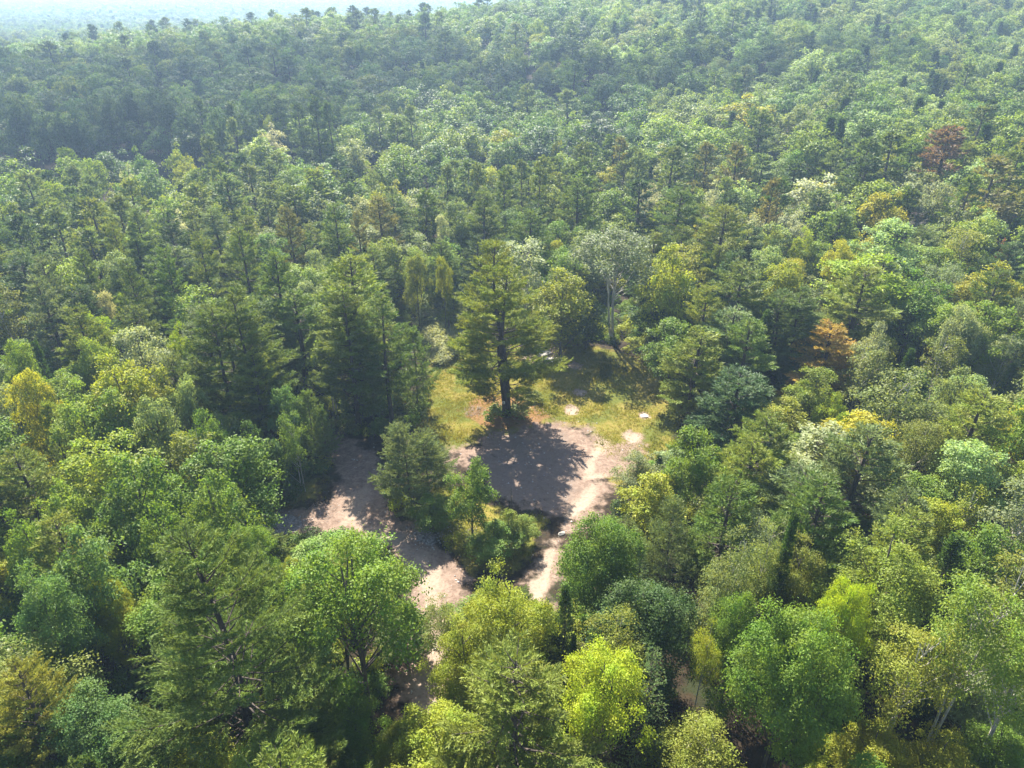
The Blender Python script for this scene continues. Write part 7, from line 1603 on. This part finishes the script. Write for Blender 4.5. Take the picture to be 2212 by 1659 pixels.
m,32,1009,14,11,GB m,494,1027,16,11,G m,-265,1029,17,15,GB m,660,1029,16,12,GY m,-316,1028,14,10,GY m,-760,1025,14,10,G p,-696,1025,19,8,PD m,585,1014,16,9,S2 m,584,1029,19,13,GB 
p,431,1027,20,11,P m,-498,1031,15,10,G m,647,1022,14,9,GY s,-733,1020,17,4,D s,468,1025,13,3,D m,390,1019,16,12,GY m,453,1032,15,12,S2 m,-480,1024,16,13,BG m,-281,1019,17,11,GB 
m,-481,1009,15,11,GB m,-226,1014,17,12,BG m,520,1017,17,13,GY m,707,1010,16,15,G s,-255,1019,15,4,D p,63,1015,19,9,PD s,-132,1014,13,4,D m,236,1015,17,16,S2 s,300,1021,13,4,D 
m,-44,1024,16,13,BG m,-105,1018,16,11,G p,-400,1028,19,8,PD m,127,1021,18,14,S2 m,-406,1016,16,11,G m,-447,1020,17,14,BG m,274,1019,16,13,S2 m,661,1010,16,10,GB 
m,-161,1023,15,12,GY s,-366,1031,17,5,D m,-195,1015,18,13,GB s,208,1029,13,3,D s,318,1027,15,5,D m,300,1029,15,8,S2 p,298,1008,20,11,PS s,181,1019,13,4,D m,-12,1016,14,9,G 
m,551,1014,16,11,G p,414,1023,21,8,PD m,599,1017,17,12,GB m,52,1013,16,9,G s,-661,1008,16,5,D m,46,1031,18,13,GY s,504,1011,13,5,D m,-413,1032,14,10,GB m,676,1008,14,9,G 
s,187,993,17,5,D m,-676,991,19,14,GY m,301,992,14,10,GY m,142,994,16,10,GB m,455,985,18,16,M m,-44,988,18,12,G s,-462,1007,18,6,D m,-196,985,16,11,GB m,-557,1003,16,10,GB 
m,640,986,16,9,S2 m,-174,994,15,10,G m,-278,998,14,9,GB m,201,988,18,14,GY m,394,1005,14,9,S2 m,-518,1004,18,13,BG m,580,996,16,11,G p,-537,994,17,7,P p,613,985,21,10,PD 
m,479,994,15,14,S2 m,-473,995,15,12,G m,-695,991,17,14,GB m,-338,995,15,12,G m,695,993,17,13,GB m,76,986,15,11,G m,-426,987,17,16,GY s,-16,1006,14,4,D m,-74,992,18,11,G 
m,214,999,14,12,GY m,653,995,19,15,GB m,628,993,18,13,GB m,32,990,16,11,GY m,-736,1000,19,15,G s,285,999,18,5,D m,272,1000,17,12,G m,531,1000,17,10,GY m,-218,998,17,11,G 
s,281,988,14,5,D m,228,985,17,13,GY m,-683,1008,19,15,G s,-265,996,16,4,D p,120,986,20,10,PD m,516,1000,15,11,G s,322,1002,13,4,D m,607,1002,16,11,GB m,-290,1002,17,11,G 
m,-154,1000,16,9,GY p,155,1006,18,10,PS m,105,986,19,13,S2 p,593,998,21,9,PS m,429,988,17,16,GY m,551,985,19,12,G p,-397,985,17,7,P m,-372,986,14,9,GB m,86,1002,15,11,GY 
m,378,985,15,14,M m,-404,995,14,9,GB m,409,989,17,10,G m,-642,991,14,10,GY m,-106,996,18,12,G m,-189,999,18,12,GB m,-137,999,17,14,GB m,-91,1005,14,12,G m,335,993,16,13,GB 
s,247,999,13,4,D m,-123,991,14,12,G m,113,1001,16,15,GY m,501,997,18,11,GY s,308,1002,12,4,D m,-632,1007,15,9,G m,196,1003,15,10,M m,564,992,18,13,S2 m,546,962,19,13,GY 
m,-99,975,15,9,G m,-545,974,16,11,BG m,469,976,15,11,GB m,576,965,17,14,GY m,-615,977,16,12,GB m,-59,977,15,11,GY m,178,980,15,10,G m,642,966,15,13,GB m,209,965,17,10,GY 
m,-707,968,18,16,G p,679,971,18,8,PS m,176,964,19,13,M m,297,965,18,12,M m,351,983,18,15,GY m,73,961,19,16,GY m,-326,981,14,12,BG m,532,971,15,12,GB m,-85,974,14,8,GB 
m,96,971,15,10,S2 s,509,975,17,6,D m,623,965,18,15,GY m,-594,971,16,11,G m,-207,963,16,13,GB m,496,973,19,14,G p,263,971,19,9,P s,402,964,17,6,D m,-676,971,15,10,BG 
s,289,980,17,6,D s,187,969,15,5,D m,241,971,17,11,S2 m,-112,962,15,12,GY m,-487,979,17,11,GY m,253,981,14,13,M m,28,971,15,11,GB m,-474,976,15,9,BG p,592,976,18,8,PS 
m,337,968,18,15,GB m,-659,971,16,12,BG m,418,966,16,14,M m,-578,973,17,13,GB m,-320,966,15,10,G p,449,968,22,12,PD m,366,960,17,12,GY m,-241,960,14,12,GY m,-363,960,15,11,G 
m,-528,972,17,9,G p,125,960,21,12,P s,311,973,15,4,D m,659,976,15,12,GY m,-262,976,16,13,GB s,227,968,12,3,D m,-56,961,16,10,G s,126,976,17,6,D s,578,981,15,4,D m,685,960,15,10,M 
m,-520,984,16,11,GB m,145,981,16,10,GY m,-485,962,15,12,GB p,148,968,20,9,P m,-631,974,16,10,G m,-409,977,15,14,G p,-689,969,17,8,PD s,667,968,15,5,D s,354,962,13,5,D 
m,518,960,15,11,GY p,399,975,20,9,P m,166,939,18,11,GY m,188,948,17,15,S2 m,-262,953,15,11,GY m,-675,954,18,16,BG s,436,943,13,4,D m,281,940,15,11,GB m,607,947,14,13,GY 
m,311,939,18,11,S2 m,93,951,17,10,GY m,255,946,15,11,M m,486,943,15,12,GB m,-650,959,17,11,BG m,668,950,15,11,G m,67,937,16,12,G m,589,954,14,10,GB m,397,947,15,10,S2 
m,215,939,19,12,G m,550,947,15,11,GB m,-598,946,15,12,G s,240,948,13,4,D m,-631,941,18,10,BG m,-635,957,17,11,G m,-445,936,14,11,GY m,-567,953,16,13,GY m,-297,958,15,12,G 
m,-148,943,15,10,GB m,110,948,18,14,GY m,454,953,17,13,S2 m,-500,942,16,11,GB p,-468,959,17,9,PS m,569,942,18,11,G m,528,948,16,13,S2 m,507,939,18,14,S2 m,490,958,17,12,GY 
m,-78,942,14,11,G m,158,956,14,11,GY s,474,940,14,5,D m,-661,941,19,15,G m,327,948,19,16,GY m,-154,960,17,14,GB m,644,945,18,12,M m,623,938,14,11,M m,-414,950,14,9,G 
m,347,942,17,10,G m,143,949,16,11,GY m,-704,952,17,10,GB m,126,942,17,13,G s,584,938,12,4,D s,596,940,18,6,D m,382,951,14,10,GY m,430,953,15,12,GY p,-689,943,21,10,PS 
m,-614,941,16,14,GB s,536,937,18,5,D m,-431,946,15,9,G s,422,940,13,4,D m,409,949,14,9,S2 m,153,937,15,12,GY m,625,916,15,10,G m,331,923,18,12,GB m,545,913,14,9,GB 
m,-596,914,15,11,GB m,261,919,15,10,G m,449,936,19,14,S2 m,365,931,19,13,GY m,-267,913,15,12,GB m,-567,923,15,15,G m,299,925,15,9,M m,-653,922,19,15,G m,421,914,17,13,M 
s,663,931,16,4,D m,522,917,15,13,M m,493,923,16,13,S2 m,390,929,17,12,GY m,647,916,15,12,M m,577,915,17,13,G m,587,928,16,10,GY m,443,916,18,13,GB m,196,930,19,12,GY 
s,464,925,15,4,D m,-232,925,14,14,G m,72,913,16,12,GB m,227,925,16,11,S2 s,414,936,17,6,D m,-672,927,15,11,BG m,111,931,14,11,G s,230,935,14,4,D m,-616,923,17,12,G 
m,274,927,14,12,M m,604,913,16,13,S2 s,530,923,13,4,D m,-381,933,14,8,GY m,58,926,15,9,GB m,136,913,19,14,G p,310,915,19,11,P m,126,926,18,12,GB p,174,922,20,10,PS 
p,342,913,17,9,PD m,349,927,15,11,GB m,158,918,18,15,M m,-438,924,14,9,G m,618,926,14,9,GB s,399,889,15,5,D m,380,896,18,12,GY m,466,888,16,12,G p,226,892,17,10,PS 
s,-142,898,13,5,D m,287,900,15,10,S2 m,-479,901,14,12,GY m,383,912,14,10,GB m,247,895,17,12,GY m,482,889,18,14,GB m,200,905,16,14,GB s,-337,896,17,4,D m,-545,889,15,12,GB 
m,-634,903,17,10,GB s,158,900,16,4,D m,184,897,19,14,GB m,-604,889,16,13,G m,404,900,15,11,GY m,-316,900,15,13,GY s,268,893,16,5,D m,-563,890,16,11,BG m,312,889,15,14,G 
m,-656,890,18,16,BG m,112,897,15,13,GY m,449,890,16,10,G s,332,900,16,4,D m,91,892,17,15,GB m,438,896,16,9,GY m,-560,905,14,11,G m,624,898,18,12,G m,503,889,16,15,G 
m,470,907,18,13,M m,343,900,16,10,S2 m,538,893,18,11,M p,608,896,21,10,PS s,574,896,12,4,D m,-616,903,15,9,GB m,-666,906,16,13,GB s,558,898,14,5,D p,592,901,20,9,P 
m,363,909,16,12,GY m,-220,905,15,10,G m,354,889,17,12,M s,165,898,16,5,D s,516,889,18,5,D s,615,908,16,5,D m,299,903,18,10,M s,179,912,16,5,D s,-111,892,14,4,D s,235,891,15,5,D 
p,289,875,19,9,PS m,311,868,14,12,M s,489,869,18,5,D m,-473,886,15,11,GB m,-575,867,16,11,GB p,582,883,18,9,P m,621,878,17,17,S2 m,241,868,15,11,GB m,-643,877,15,9,G 
m,433,880,16,14,GY m,168,865,18,13,GY m,162,882,18,11,M m,191,881,17,12,GY m,416,865,15,13,GB s,231,879,12,4,D m,604,876,16,11,M m,85,865,15,11,M m,398,873,18,13,G 
p,-628,885,21,10,PS m,-594,869,19,12,GB m,504,868,15,11,S2 m,335,886,15,13,GY m,256,882,15,12,GB m,565,865,19,16,S2 m,273,876,15,13,S2 m,465,870,18,13,G m,-446,867,17,12,GY 
s,328,873,17,5,D s,155,866,14,4,D m,373,866,16,13,G m,371,883,15,9,GB m,-612,871,16,14,GB m,355,873,19,12,S2 m,530,866,16,11,GY m,588,869,15,11,G s,323,878,16,6,D s,521,882,13,4,D 
m,-520,878,14,12,G m,209,881,14,12,S2 m,525,851,16,11,G m,394,855,18,11,M m,490,844,16,12,GB m,184,861,15,12,S2 m,328,857,14,12,M s,582,844,18,5,D m,435,860,14,13,GY 
m,597,843,15,10,GY m,-576,846,14,10,G m,463,845,15,12,G m,544,844,19,13,S2 m,259,861,17,12,GY s,373,846,14,4,D m,-602,846,18,14,G p,-629,854,22,12,P s,532,844,15,4,D 
m,290,851,14,14,GY p,508,843,20,10,PD m,435,842,18,12,S2 m,570,848,15,11,G s,510,854,15,5,D s,204,847,13,4,D m,310,846,15,12,GB m,417,847,17,10,GB p,274,853,19,9,P 
m,-387,844,15,11,G p,-570,825,23,13,P m,238,833,15,8,S2 m,330,826,14,9,G m,427,826,17,13,G m,555,828,15,12,GB p,518,819,19,11,PD s,219,821,17,4,D s,170,835,14,4,D m,533,826,15,8,GY 
m,360,838,15,8,S2 s,574,819,17,5,D s,311,834,15,5,D s,404,834,16,4,D m,299,832,19,12,GY m,457,822,17,13,M s,578,838,17,4,D m,308,820,14,9,GY s,317,831,12,4,D m,-590,820,14,9,BG 
s,-608,836,15,4,D p,524,831,17,7,PD m,-617,838,14,10,GY m,450,839,16,11,G m,568,808,15,10,M m,-595,802,16,14,GB m,-569,802,16,9,BG s,-544,803,17,5,D m,500,801,14,10,G 
s,172,798,13,4,D m,538,804,15,9,M s,578,811,15,5,D s,340,803,15,5,D s,529,794,13,4,D m,548,813,15,12,M m,520,799,19,12,GY m,-542,811,16,9,GY m,-530,772,18,14,G m,504,779,16,14,S2 
m,-552,778,17,11,BG m,539,789,16,10,M m,537,771,14,8,S2 p,554,782,18,8,PD m,-568,772,17,12,G s,439,776,12,3,D s,444,791,16,6,D p,-584,786,18,10,P m,-550,756,16,13,G 
m,512,764,15,10,GB m,-506,751,14,10,BG p,-517,756,21,10,P m,494,748,16,11,M m,539,754,15,11,S2 m,516,747,18,14,GB s,526,758,17,5,D m,547,766,16,10,S2 p,-537,749,21,10,P 
m,-510,737,18,12,BG m,-526,732,15,12,G m,477,722,17,11,GY m,510,721,17,12,GY m,494,729,15,10,G m,-500,702,15,11,GB m,-470,697,15,11,G m,-496,718,17,10,GB m,-513,712,14,12,GB 
m,483,702,16,10,GB s,492,710,13,5,D m,-538,719,15,12,GB m,-481,719,15,13,BG m,-525,700,15,12,BG m,-469,682,18,10,BG p,476,679,22,12,PD m,-502,687,16,9,G m,-488,687,18,13,BG 
s,457,688,13,4,D m,-492,669,17,11,BG s,465,671,12,4,D m,459,662,17,11,S2 m,-456,654,16,12,GB m,-480,657,14,14,GY s,470,648,12,4,D s,449,664,13,4,D m,-478,638,15,9,GB 
m,-455,637,17,11,G m,-441,627,18,14,GB m,461,645,17,11,S2 s,448,640,13,3,D m,439,631,14,10,S2 m,-467,629,14,9,GB s,422,619,17,6,D m,429,600,16,13,GB m,449,623,16,10,GY 
m,-432,603,17,10,GB m,-449,610,16,9,GY m,-413,581,19,12,GB s,394,579,12,4,D m,414,582,15,11,GY m,-435,585,15,14,G m,394,552,17,11,G m,-404,557,17,12,G p,-428,570,19,9,PS 
m,413,561,18,13,GY s,377,566,14,5,D m,-399,535,18,13,G m,379,541,19,12,GB s,412,550,13,4,D m,-385,546,16,11,BG m,396,531,16,10,GB m,-378,518,15,12,GB m,385,522,17,10,GB 
m,-361,506,17,13,G s,370,505,13,4,D m,-350,491,18,15,GY m,345,489,16,10,GY m,367,490,18,12,GY m,-379,496,18,10,BG s,333,477,16,4,D m,320,460,16,9,M m,-344,475,16,9,GY 
s,342,469,13,4,D m,-359,473,16,12,BG m,-341,439,16,15,GB p,336,448,21,10,P m,324,428,14,12,G m,304,416,17,12,GB m,292,386,16,13,GB m,-300,391,19,11,G s,303,394,14,5,D 
m,-285,367,17,11,GB p,279,370,17,8,PD m,-265,343,14,11,BG s,-97,344,8,2,D m,255,342,15,9,GB m,-277,353,15,11,GB m,-251,319,17,12,GB s,-204,289,8,2,D m,-237,301,15,9,S 
m,235,305,12,8,GY m,226,294,10,6,M m,235,289,10,7,S m,-229,292,13,7,S2 m,221,281,15,8,M m,-219,272,12,8,GY m,210,266,11,7,S b,-213,279,14,6,S3 m,-208,270,10,7,G s,199,255,9,3,D 
p,-203,262,17,8,P m,207,257,11,7,G s,-213,261,9,3,D s,-155,262,8,3,D p,-193,238,15,7,PD b,185,231,15,6,BY b,-201,239,12,6,BS m,190,224,12,8,YY m,172,203,12,8,S m,-180,213,14,10,GB 
s,154,169,10,3,D s,-142,154,12,4,D b,135,154,12,6,S3 p,-128,139,15,7,PD s,-116,127,12,4,D s,22,48,12,4,D p,-11,42,15,8,PS m,2,40,13,7,G m,-58,43,14,9,Y b,34,41,15,6,BY 
b,54,38,15,7,GO m,-33,39,11,6,GB m,17,46,11,6,GY m,11,40,12,8,G 
'''
SRC = [(e[0], e[1], e[2]) for e in POOL[('maple', 3)]] + [(e[0], e[1], e[2]) for e in POOL[('pine', 3)]] + [(e[0], e[1], e[2]) for e in POOL[('spruce', 3)]]
NS = {'m': (0, 4), 'b': (0, 4), 'p': (4, 3), 's': (7, 2)}
pts = []
for line in FOREST.split():
    k, x, y, h, r, c = line.split(',')
    x = int(x) / 2; y = int(y) / 2; s0, sn = NS[k]
    pts.append((x, y, float(ter(x, y)) - .2, int(h) * RNG.uniform(.95, 1.05), int(r) / 2 * RNG.uniform(.93, 1.07), c, s0 + RNG.randrange(sn)))
# lowland beyond the ridge, left, thinning into the haze
y = 560.0
while y < 2200:
    step = 8.5 if y < 900 else 12
    x = -0.80 * y
    while x < .02 * y - 10:
        px = x + RNG.uniform(-.4, .4) * step; py = y + RNG.uniform(-.4, .4) * step
        h = RNG.uniform(13, 19)
        kk = RNG.random(); s0, sn = NS['m'] if kk < .8 else NS['p'] if kk < .9 else NS['s']
        pts.append((px, py, float(ter(px, py)) - .2, h, h * (.34 if kk < .8 else .22) * (1 if y < 900 else 1.3), RNG.choice(['G', 'GB', 'BG', 'GY']), s0 + RNG.randrange(sn)))
        x += step
    y += step
scatter('distant_forest', pts, SRC)

# undergrowth between the trunks
rs = np.random.RandomState(77)
ux = rs.uniform(-95, 95, 9000); uy = rs.uniform(14, 150, 9000)
CL = [(-26, 78.4), (-16.8, 77.7), (-12.5, 80), (-12, 87), (-14, 95), (-17.5, 103), (-18, 115), (-8, 119.5), (4, 115), (9, 110), (15, 104.5), (24, 99), (23.5, 82.8), (18.8, 73.5), (14, 68.2), (11.6, 63.9), (7.4, 57.4), (4, 46), (-1, 44), (0, 52), (-4, 52), (-4.3, 36), (-9.5, 36), (-11, 53), (-12.5, 56.5), (-20.4, 59), (-26, 57), (-30, 62.3), (-24.6, 64.6), (-21.3, 68)]
ok = (np.abs(ux) < .78 * np.hypot(uy, 40) + 4) & (sdf(ux, uy, CL) < -.4) & (sdf(ux, uy, LANE) < -.8)
dens = np.where(sdf(ux, uy, CL) > -7, 1.0, .45); ok &= rs.rand(9000) < dens
ux, uy = ux[ok], uy[ok]; edge_d = sdf(ux, uy, CL); uz = gz(ux, uy)
pts = []
for a, b, c, e in zip(ux, uy, uz, edge_d):
    h = rs.uniform(.8, 2.4) if e > -5 else rs.uniform(1.2, 3.2)
    pts.append((a, b, c - .1, h, h * rs.uniform(.55, .85), ['G', 'GY', 'G', 'D', 'GO', 'GB', 'Y'][rs.randint(7)], rs.randint(2)))
scatter('undergrowth', pts, [(e[0], e[1], e[3]) for e in POOL[('shrub_i', 1)]])

# ------------------------------------------------------------------ grass, ferns, stones and sticks of the clearing
def grass_patch(name, n, box, weight, hmin, hmax, tint, blades=5, width=.05, seed=1, lean=.45):
    rs = np.random.RandomState(seed)
    x = rs.uniform(box[0], box[1], n * 6); y = rs.uniform(box[2], box[3], n * 6)
    w = weight(x, y); keep = rs.rand(len(x)) < w
    x = x[keep][:n]; y = y[keep][:n]; z = gz(x, y)
    p = np.repeat(np.stack([x, y, z - .02], 1), blades, 0) + rs.normal(0, .10, (len(x) * blades, 3)) * [1, 1, 0]
    hh = (rs.uniform(hmin, hmax, len(x)) * (.7 + .5 * vnoise(x, y, 3, 21))).repeat(blades)[:, None] * rs.uniform(.6, 1.15, (len(p), 1))
    d = nrm(np.array([0, 0, 1.0]) + rs.normal(0, lean, p.shape)); s = nrm(np.cross(d, rs.normal(0, 1, p.shape)))
    g = Geo(); v = np.stack([p - s * width, p + s * width, p + d * hh], 1).reshape(-1, 3)
    g.add(v, np.arange(len(p) * 3).reshape(-1, 3))
    o = link(name, g.build(name, [M_leaf])); o.color = (*tint, 1); tag(o, kind='stuff')
def w_grass(x, y):
    dirt, grass, litter, pale, gray, gravel = masks(x, y)
    return np.clip(grass * 1.3 - dirt * 1.0 - litter * .85, .0, 1) ** 1.2 * (.35 + .65 * sm(-.5, .5, vnoise(x, y, 2.6, 33)))
grass_patch('meadow_grass', 30000, (-32, 24, 52, 118), w_grass, .16, .42, (.200, .195, .030), 4, .032, 1)
grass_patch('tall_grass', 5200, (-32, 24, 50, 118), lambda x, y: w_grass(x, y) * sm(.15, .6, vnoise(x, y, 5, 41) + .4 * (sdf(x, y, ISLAND) > -1)), .4, .9, (.135, .150, .024), 6, .045, 2)

def ferns():
    rs = np.random.RandomState(8); g = Geo()
    x = rs.uniform(-18, -6, 9000); y = rs.uniform(94, 119, 9000)
    ok = sdf(x, y, FERNS) + 1.2 * vnoise(x, y, 2.5, 6) > 0; x = x[ok]; y = y[ok]
    hh = .55 + .75 * (.5 + .5 * vnoise(x, y, 2.2, 5)); z = gz(x, y)
    n = 5; p = np.repeat(np.stack([x, y, z + hh * rs.uniform(.5, 1.1, len(x))], 1), n, 0) + rs.normal(0, .22, (len(x) * n, 3)) * [1, 1, .5]
    add_leaves(g, rs, p, np.array([0, 0, 1.0]) + rs.normal(0, .45, p.shape), .34, .5)
    o = link('bracken_ferns', g.build('bracken_ferns', [M_leaf])); o.color = (.27, .29, .125, 1); tag(o, kind='stuff')
ferns()

def rock_mesh(seed, sx, sy, sz, name, mat, rough=.22, sub=3):
    import bmesh
    bm = bmesh.new(); bmesh.ops.create_icosphere(bm, subdivisions=sub, radius=1)
    rs = np.random.RandomState(seed); pl = nrm(rs.normal(0, 1, (9, 3))); off = rs.uniform(.62, .9, 9)
    for v in bm.verts:
        c = np.array(v.co)
        for q, o_ in zip(pl, off):           # facets: cut the ball by planes
            e = c @ q - o_
            if e > 0: c = c - q * e
        c = c * (1 + rough * .25 * float(vnoise(c[0] * 3 + c[2], c[1] * 3 - c[2], .8, seed)))
        v.co = Vector((c[0] * sx, c[1] * sy, c[2] * sz))
    me = bpy.data.meshes.new(name); bm.to_mesh(me); bm.free(); me.materials.append(mat); return me
def rock(name, x, y, dz, s, seed, rz, label, cat, mat, group=None):
    o = link(name, rock_mesh(seed, *s, name, mat)); o.location = (x, y, float(gz(x, y)[0]) + dz); o.rotation_euler = (0, 0, rz)
    tag(o, label, cat, group)
rock('rock_slab', 4.7, 102.6, -.05, (2.0, 1.15, .30), 3, .25, 'flat pale rock slab at the back of the grass, left of the other big slab', 'rock', M_rock)
rock('rock_slab', 6.5, 100.1, -.05, (1.9, 1.0, .28), 5, -.1, 'flat pale rock slab nearest the grass, right of the other big slab', 'rock', M_rock)
rock('rock_slab', 2.3, 106.6, 0, (1.3, 1.6, .30), 7, .6, 'small pale rock slab half hidden behind the great solitary pine', 'rock', M_rock)
rock('stone', -8.1, 48.6, .05, (.30, .22, .2), 12, .9, 'single pale stone lying on the sandy road', 'stone', M_rock)
rock('stone', 5.4, 58.9, .05, (.55, .28, .22), 14, .5, 'flat stone in the rut of the right hand dirt track', 'stone', M_rock)
rock('stone', 18.3, 83.2, .05, (.7, .5, .3), 15, .2, 'pale stone in the grass at the right rim of the clearing', 'stone', M_rock)

def gravel():
    import bmesh
    rs = np.random.RandomState(4)
    base = [rock_mesh(40 + q, 1, .8, .6, 'pebble', M_stone, sub=1) for q in range(3)]
    tv = []; tf = []
    for b in base:
        v = np.zeros(len(b.vertices) * 3, np.float32); b.vertices.foreach_get('co', v); tv.append(v.reshape(-1, 3))
        f = np.zeros(len(b.polygons) * 3, np.int32); b.polygons.foreach_get('vertices', f); tf.append(f.reshape(-1, 3))
    x = rs.uniform(-30, 18, 60000); y = rs.uniform(36, 84, 60000); dirt, grass, litter, pale, gray, gv = masks(x, y)
    w = np.clip(gv * 1.0 + dirt * .03 + .05 * dirt * sm(.3, .8, vnoise(x, y, 2, 50)), 0, 1)
    ok = rs.rand(len(x)) < w * .6; x = x[ok][:2600]; y = y[ok][:2600]; z = gz(x, y)
    g = Geo()
    for i in range(len(x)):
        s = .05 + .14 * rs.rand() ** 3; a = rs.uniform(0, 6.28); k = i % 3; v = tv[k] * s
        g.add(np.stack([v[:, 0] * math.cos(a) - v[:, 1] * math.sin(a) + x[i], v[:, 0] * math.sin(a) + v[:, 1] * math.cos(a) + y[i], v[:, 2] + z[i]], 1), tf[k])
    tag(link('gravel', g.build('gravel', [M_stone])), kind='stuff')
    g = Geo()
    spots = [(-9.3, 59.8, 2.2, 170), (-26, 60.6, 2.6, 150), (-5.2, 84.2, 1.6, 70), (-22, 62, 2.5, 60), (1.5, 84.5, 4, 60), (-3, 58, 3, 60)]
    for cx, cyy, r, n in spots:
        for q in range(n):
            a = rs.uniform(0, 6.28); rr = r * math.sqrt(rs.rand()); px, py = cx + rr * math.cos(a), cyy + rr * math.sin(a) * .8
            d = nrm(np.array([rs.normal(), rs.normal(), rs.normal(0, .22)])); L = rs.uniform(.25, 1.1)
            p = np.array([px, py, float(gz(px, py)[0]) + rs.uniform(.02, .25)])
            g.tube(np.stack([p - d * L / 2, p + rs.normal(0, .04, 3), p + d * L / 2]), [.022, .018, .008], 4)
    tag(link('fallen_twigs', g.build('fallen_twigs', [M_twig])), kind='stuff')
gravel()

def box(g, c, s, m=0):
    x, y, z = c; a, b, h = s[0] / 2, s[1] / 2, s[2] / 2
    v = [(x + i * a, y + j * b, z + k * h) for k in (-1, 1) for j in (-1, 1) for i in (-1, 1)]
    g.add(v, None, [(0, 2, 3, 1), (4, 5, 7, 6), (0, 1, 5, 4), (2, 6, 7, 3), (0, 4, 6, 2), (1, 3, 7, 5)], m)
def sign(x, y, z, w, h, label, mark):
    root = link('trail_sign', None, loc=(x, y, z)); root.rotation_euler = (-.06, 0, .03); root.empty_display_size = .2
    g = Geo(); box(g, (0, 0, 0), (w, .03, h)); link('board', g.build('board', [M_board]), root)
    if mark:
        g = Geo(); t = np.linspace(0, 2 * PI, 14, endpoint=False)
        for r0, r1, cx, cz in ((.02, .055, 0, .085), (.05, .105, -.01, -.05)):      # the dark round figure on the board
            o = [(cx + r1 * math.cos(a), -.018, cz + r1 * math.sin(a)) for a in t] + [(cx + r0 * math.cos(a), -.018, cz + r0 * math.sin(a)) for a in t]
            g.add(o, None, [(i, (i + 1) % 14, 14 + (i + 1) % 14, 14 + i) for i in range(14)])
        box(g, (.06, -.0165, -.02), (.09, .003, .035)); link('emblem', g.build('emblem', [M_ink]), root)
    for sx in (-1, 1):
        g = Geo(); g.tube([(sx * w * .4, -.022, h * .42), (sx * w * .4, .05, h * .42)], [.012, .012], 8); link('nail', g.build('nail', [M_ink]), root)
    tag(root, label, 'sign')
sign(SOLO[0] + .02, SOLO[1] - .74, 2.65, .38, .44, 'white square sign with a dark emblem nailed to the great solitary pine', True)
sign(TWIN[0] - .10, TWIN[1] - .80, 2.5, .22, .30, 'small blank white tag on the foot of a tall pine left of the clearing', False)

g = Geo(); zt = np.linspace(-.3, 2.1, 6); g.tube(np.stack([.05 * np.sin(zt), .02 * zt, zt], 1), [.30, .25, .22, .21, .20, .19], 9)
g.tube([(0, 0, 1.5), (.18, -.1, 1.75)], [.06, .03], 5); g.tube([(0, 0, 2.08), (.06, .02, 2.4)], [.16, .03], 6)
o = link('tree_stump', g.build('tree_stump', [M_bark])); o.color = (.11, .095, .085, 1); o.location = (-10.75, 109.8, float(gz(-10.75, 109.8)[0]))
tag(o, 'broken dark tree stump standing among the pale ferns', 'stump')
g = Geo(); g.tube([(0, 0, -.3), (.03, 0, 1.2), (0, .03, 3.3)], [.06, .05, .03], 6); g.tube([(.03, 0, 1.9), (.35, .1, 2.3)], [.02, .01], 4); g.tube([(.02, .02, 2.4), (-.25, .05, 2.7)], [.02, .01], 4)
o = link('dead_sapling', g.build('dead_sapling', [M_bark])); o.color = (.10, .085, .075, 1); o.location = (-.1, 62.6, float(gz(-.1, 62.6)[0]))
tag(o, 'thin dead stem sticking up behind the yellowish island sapling', 'dead tree')
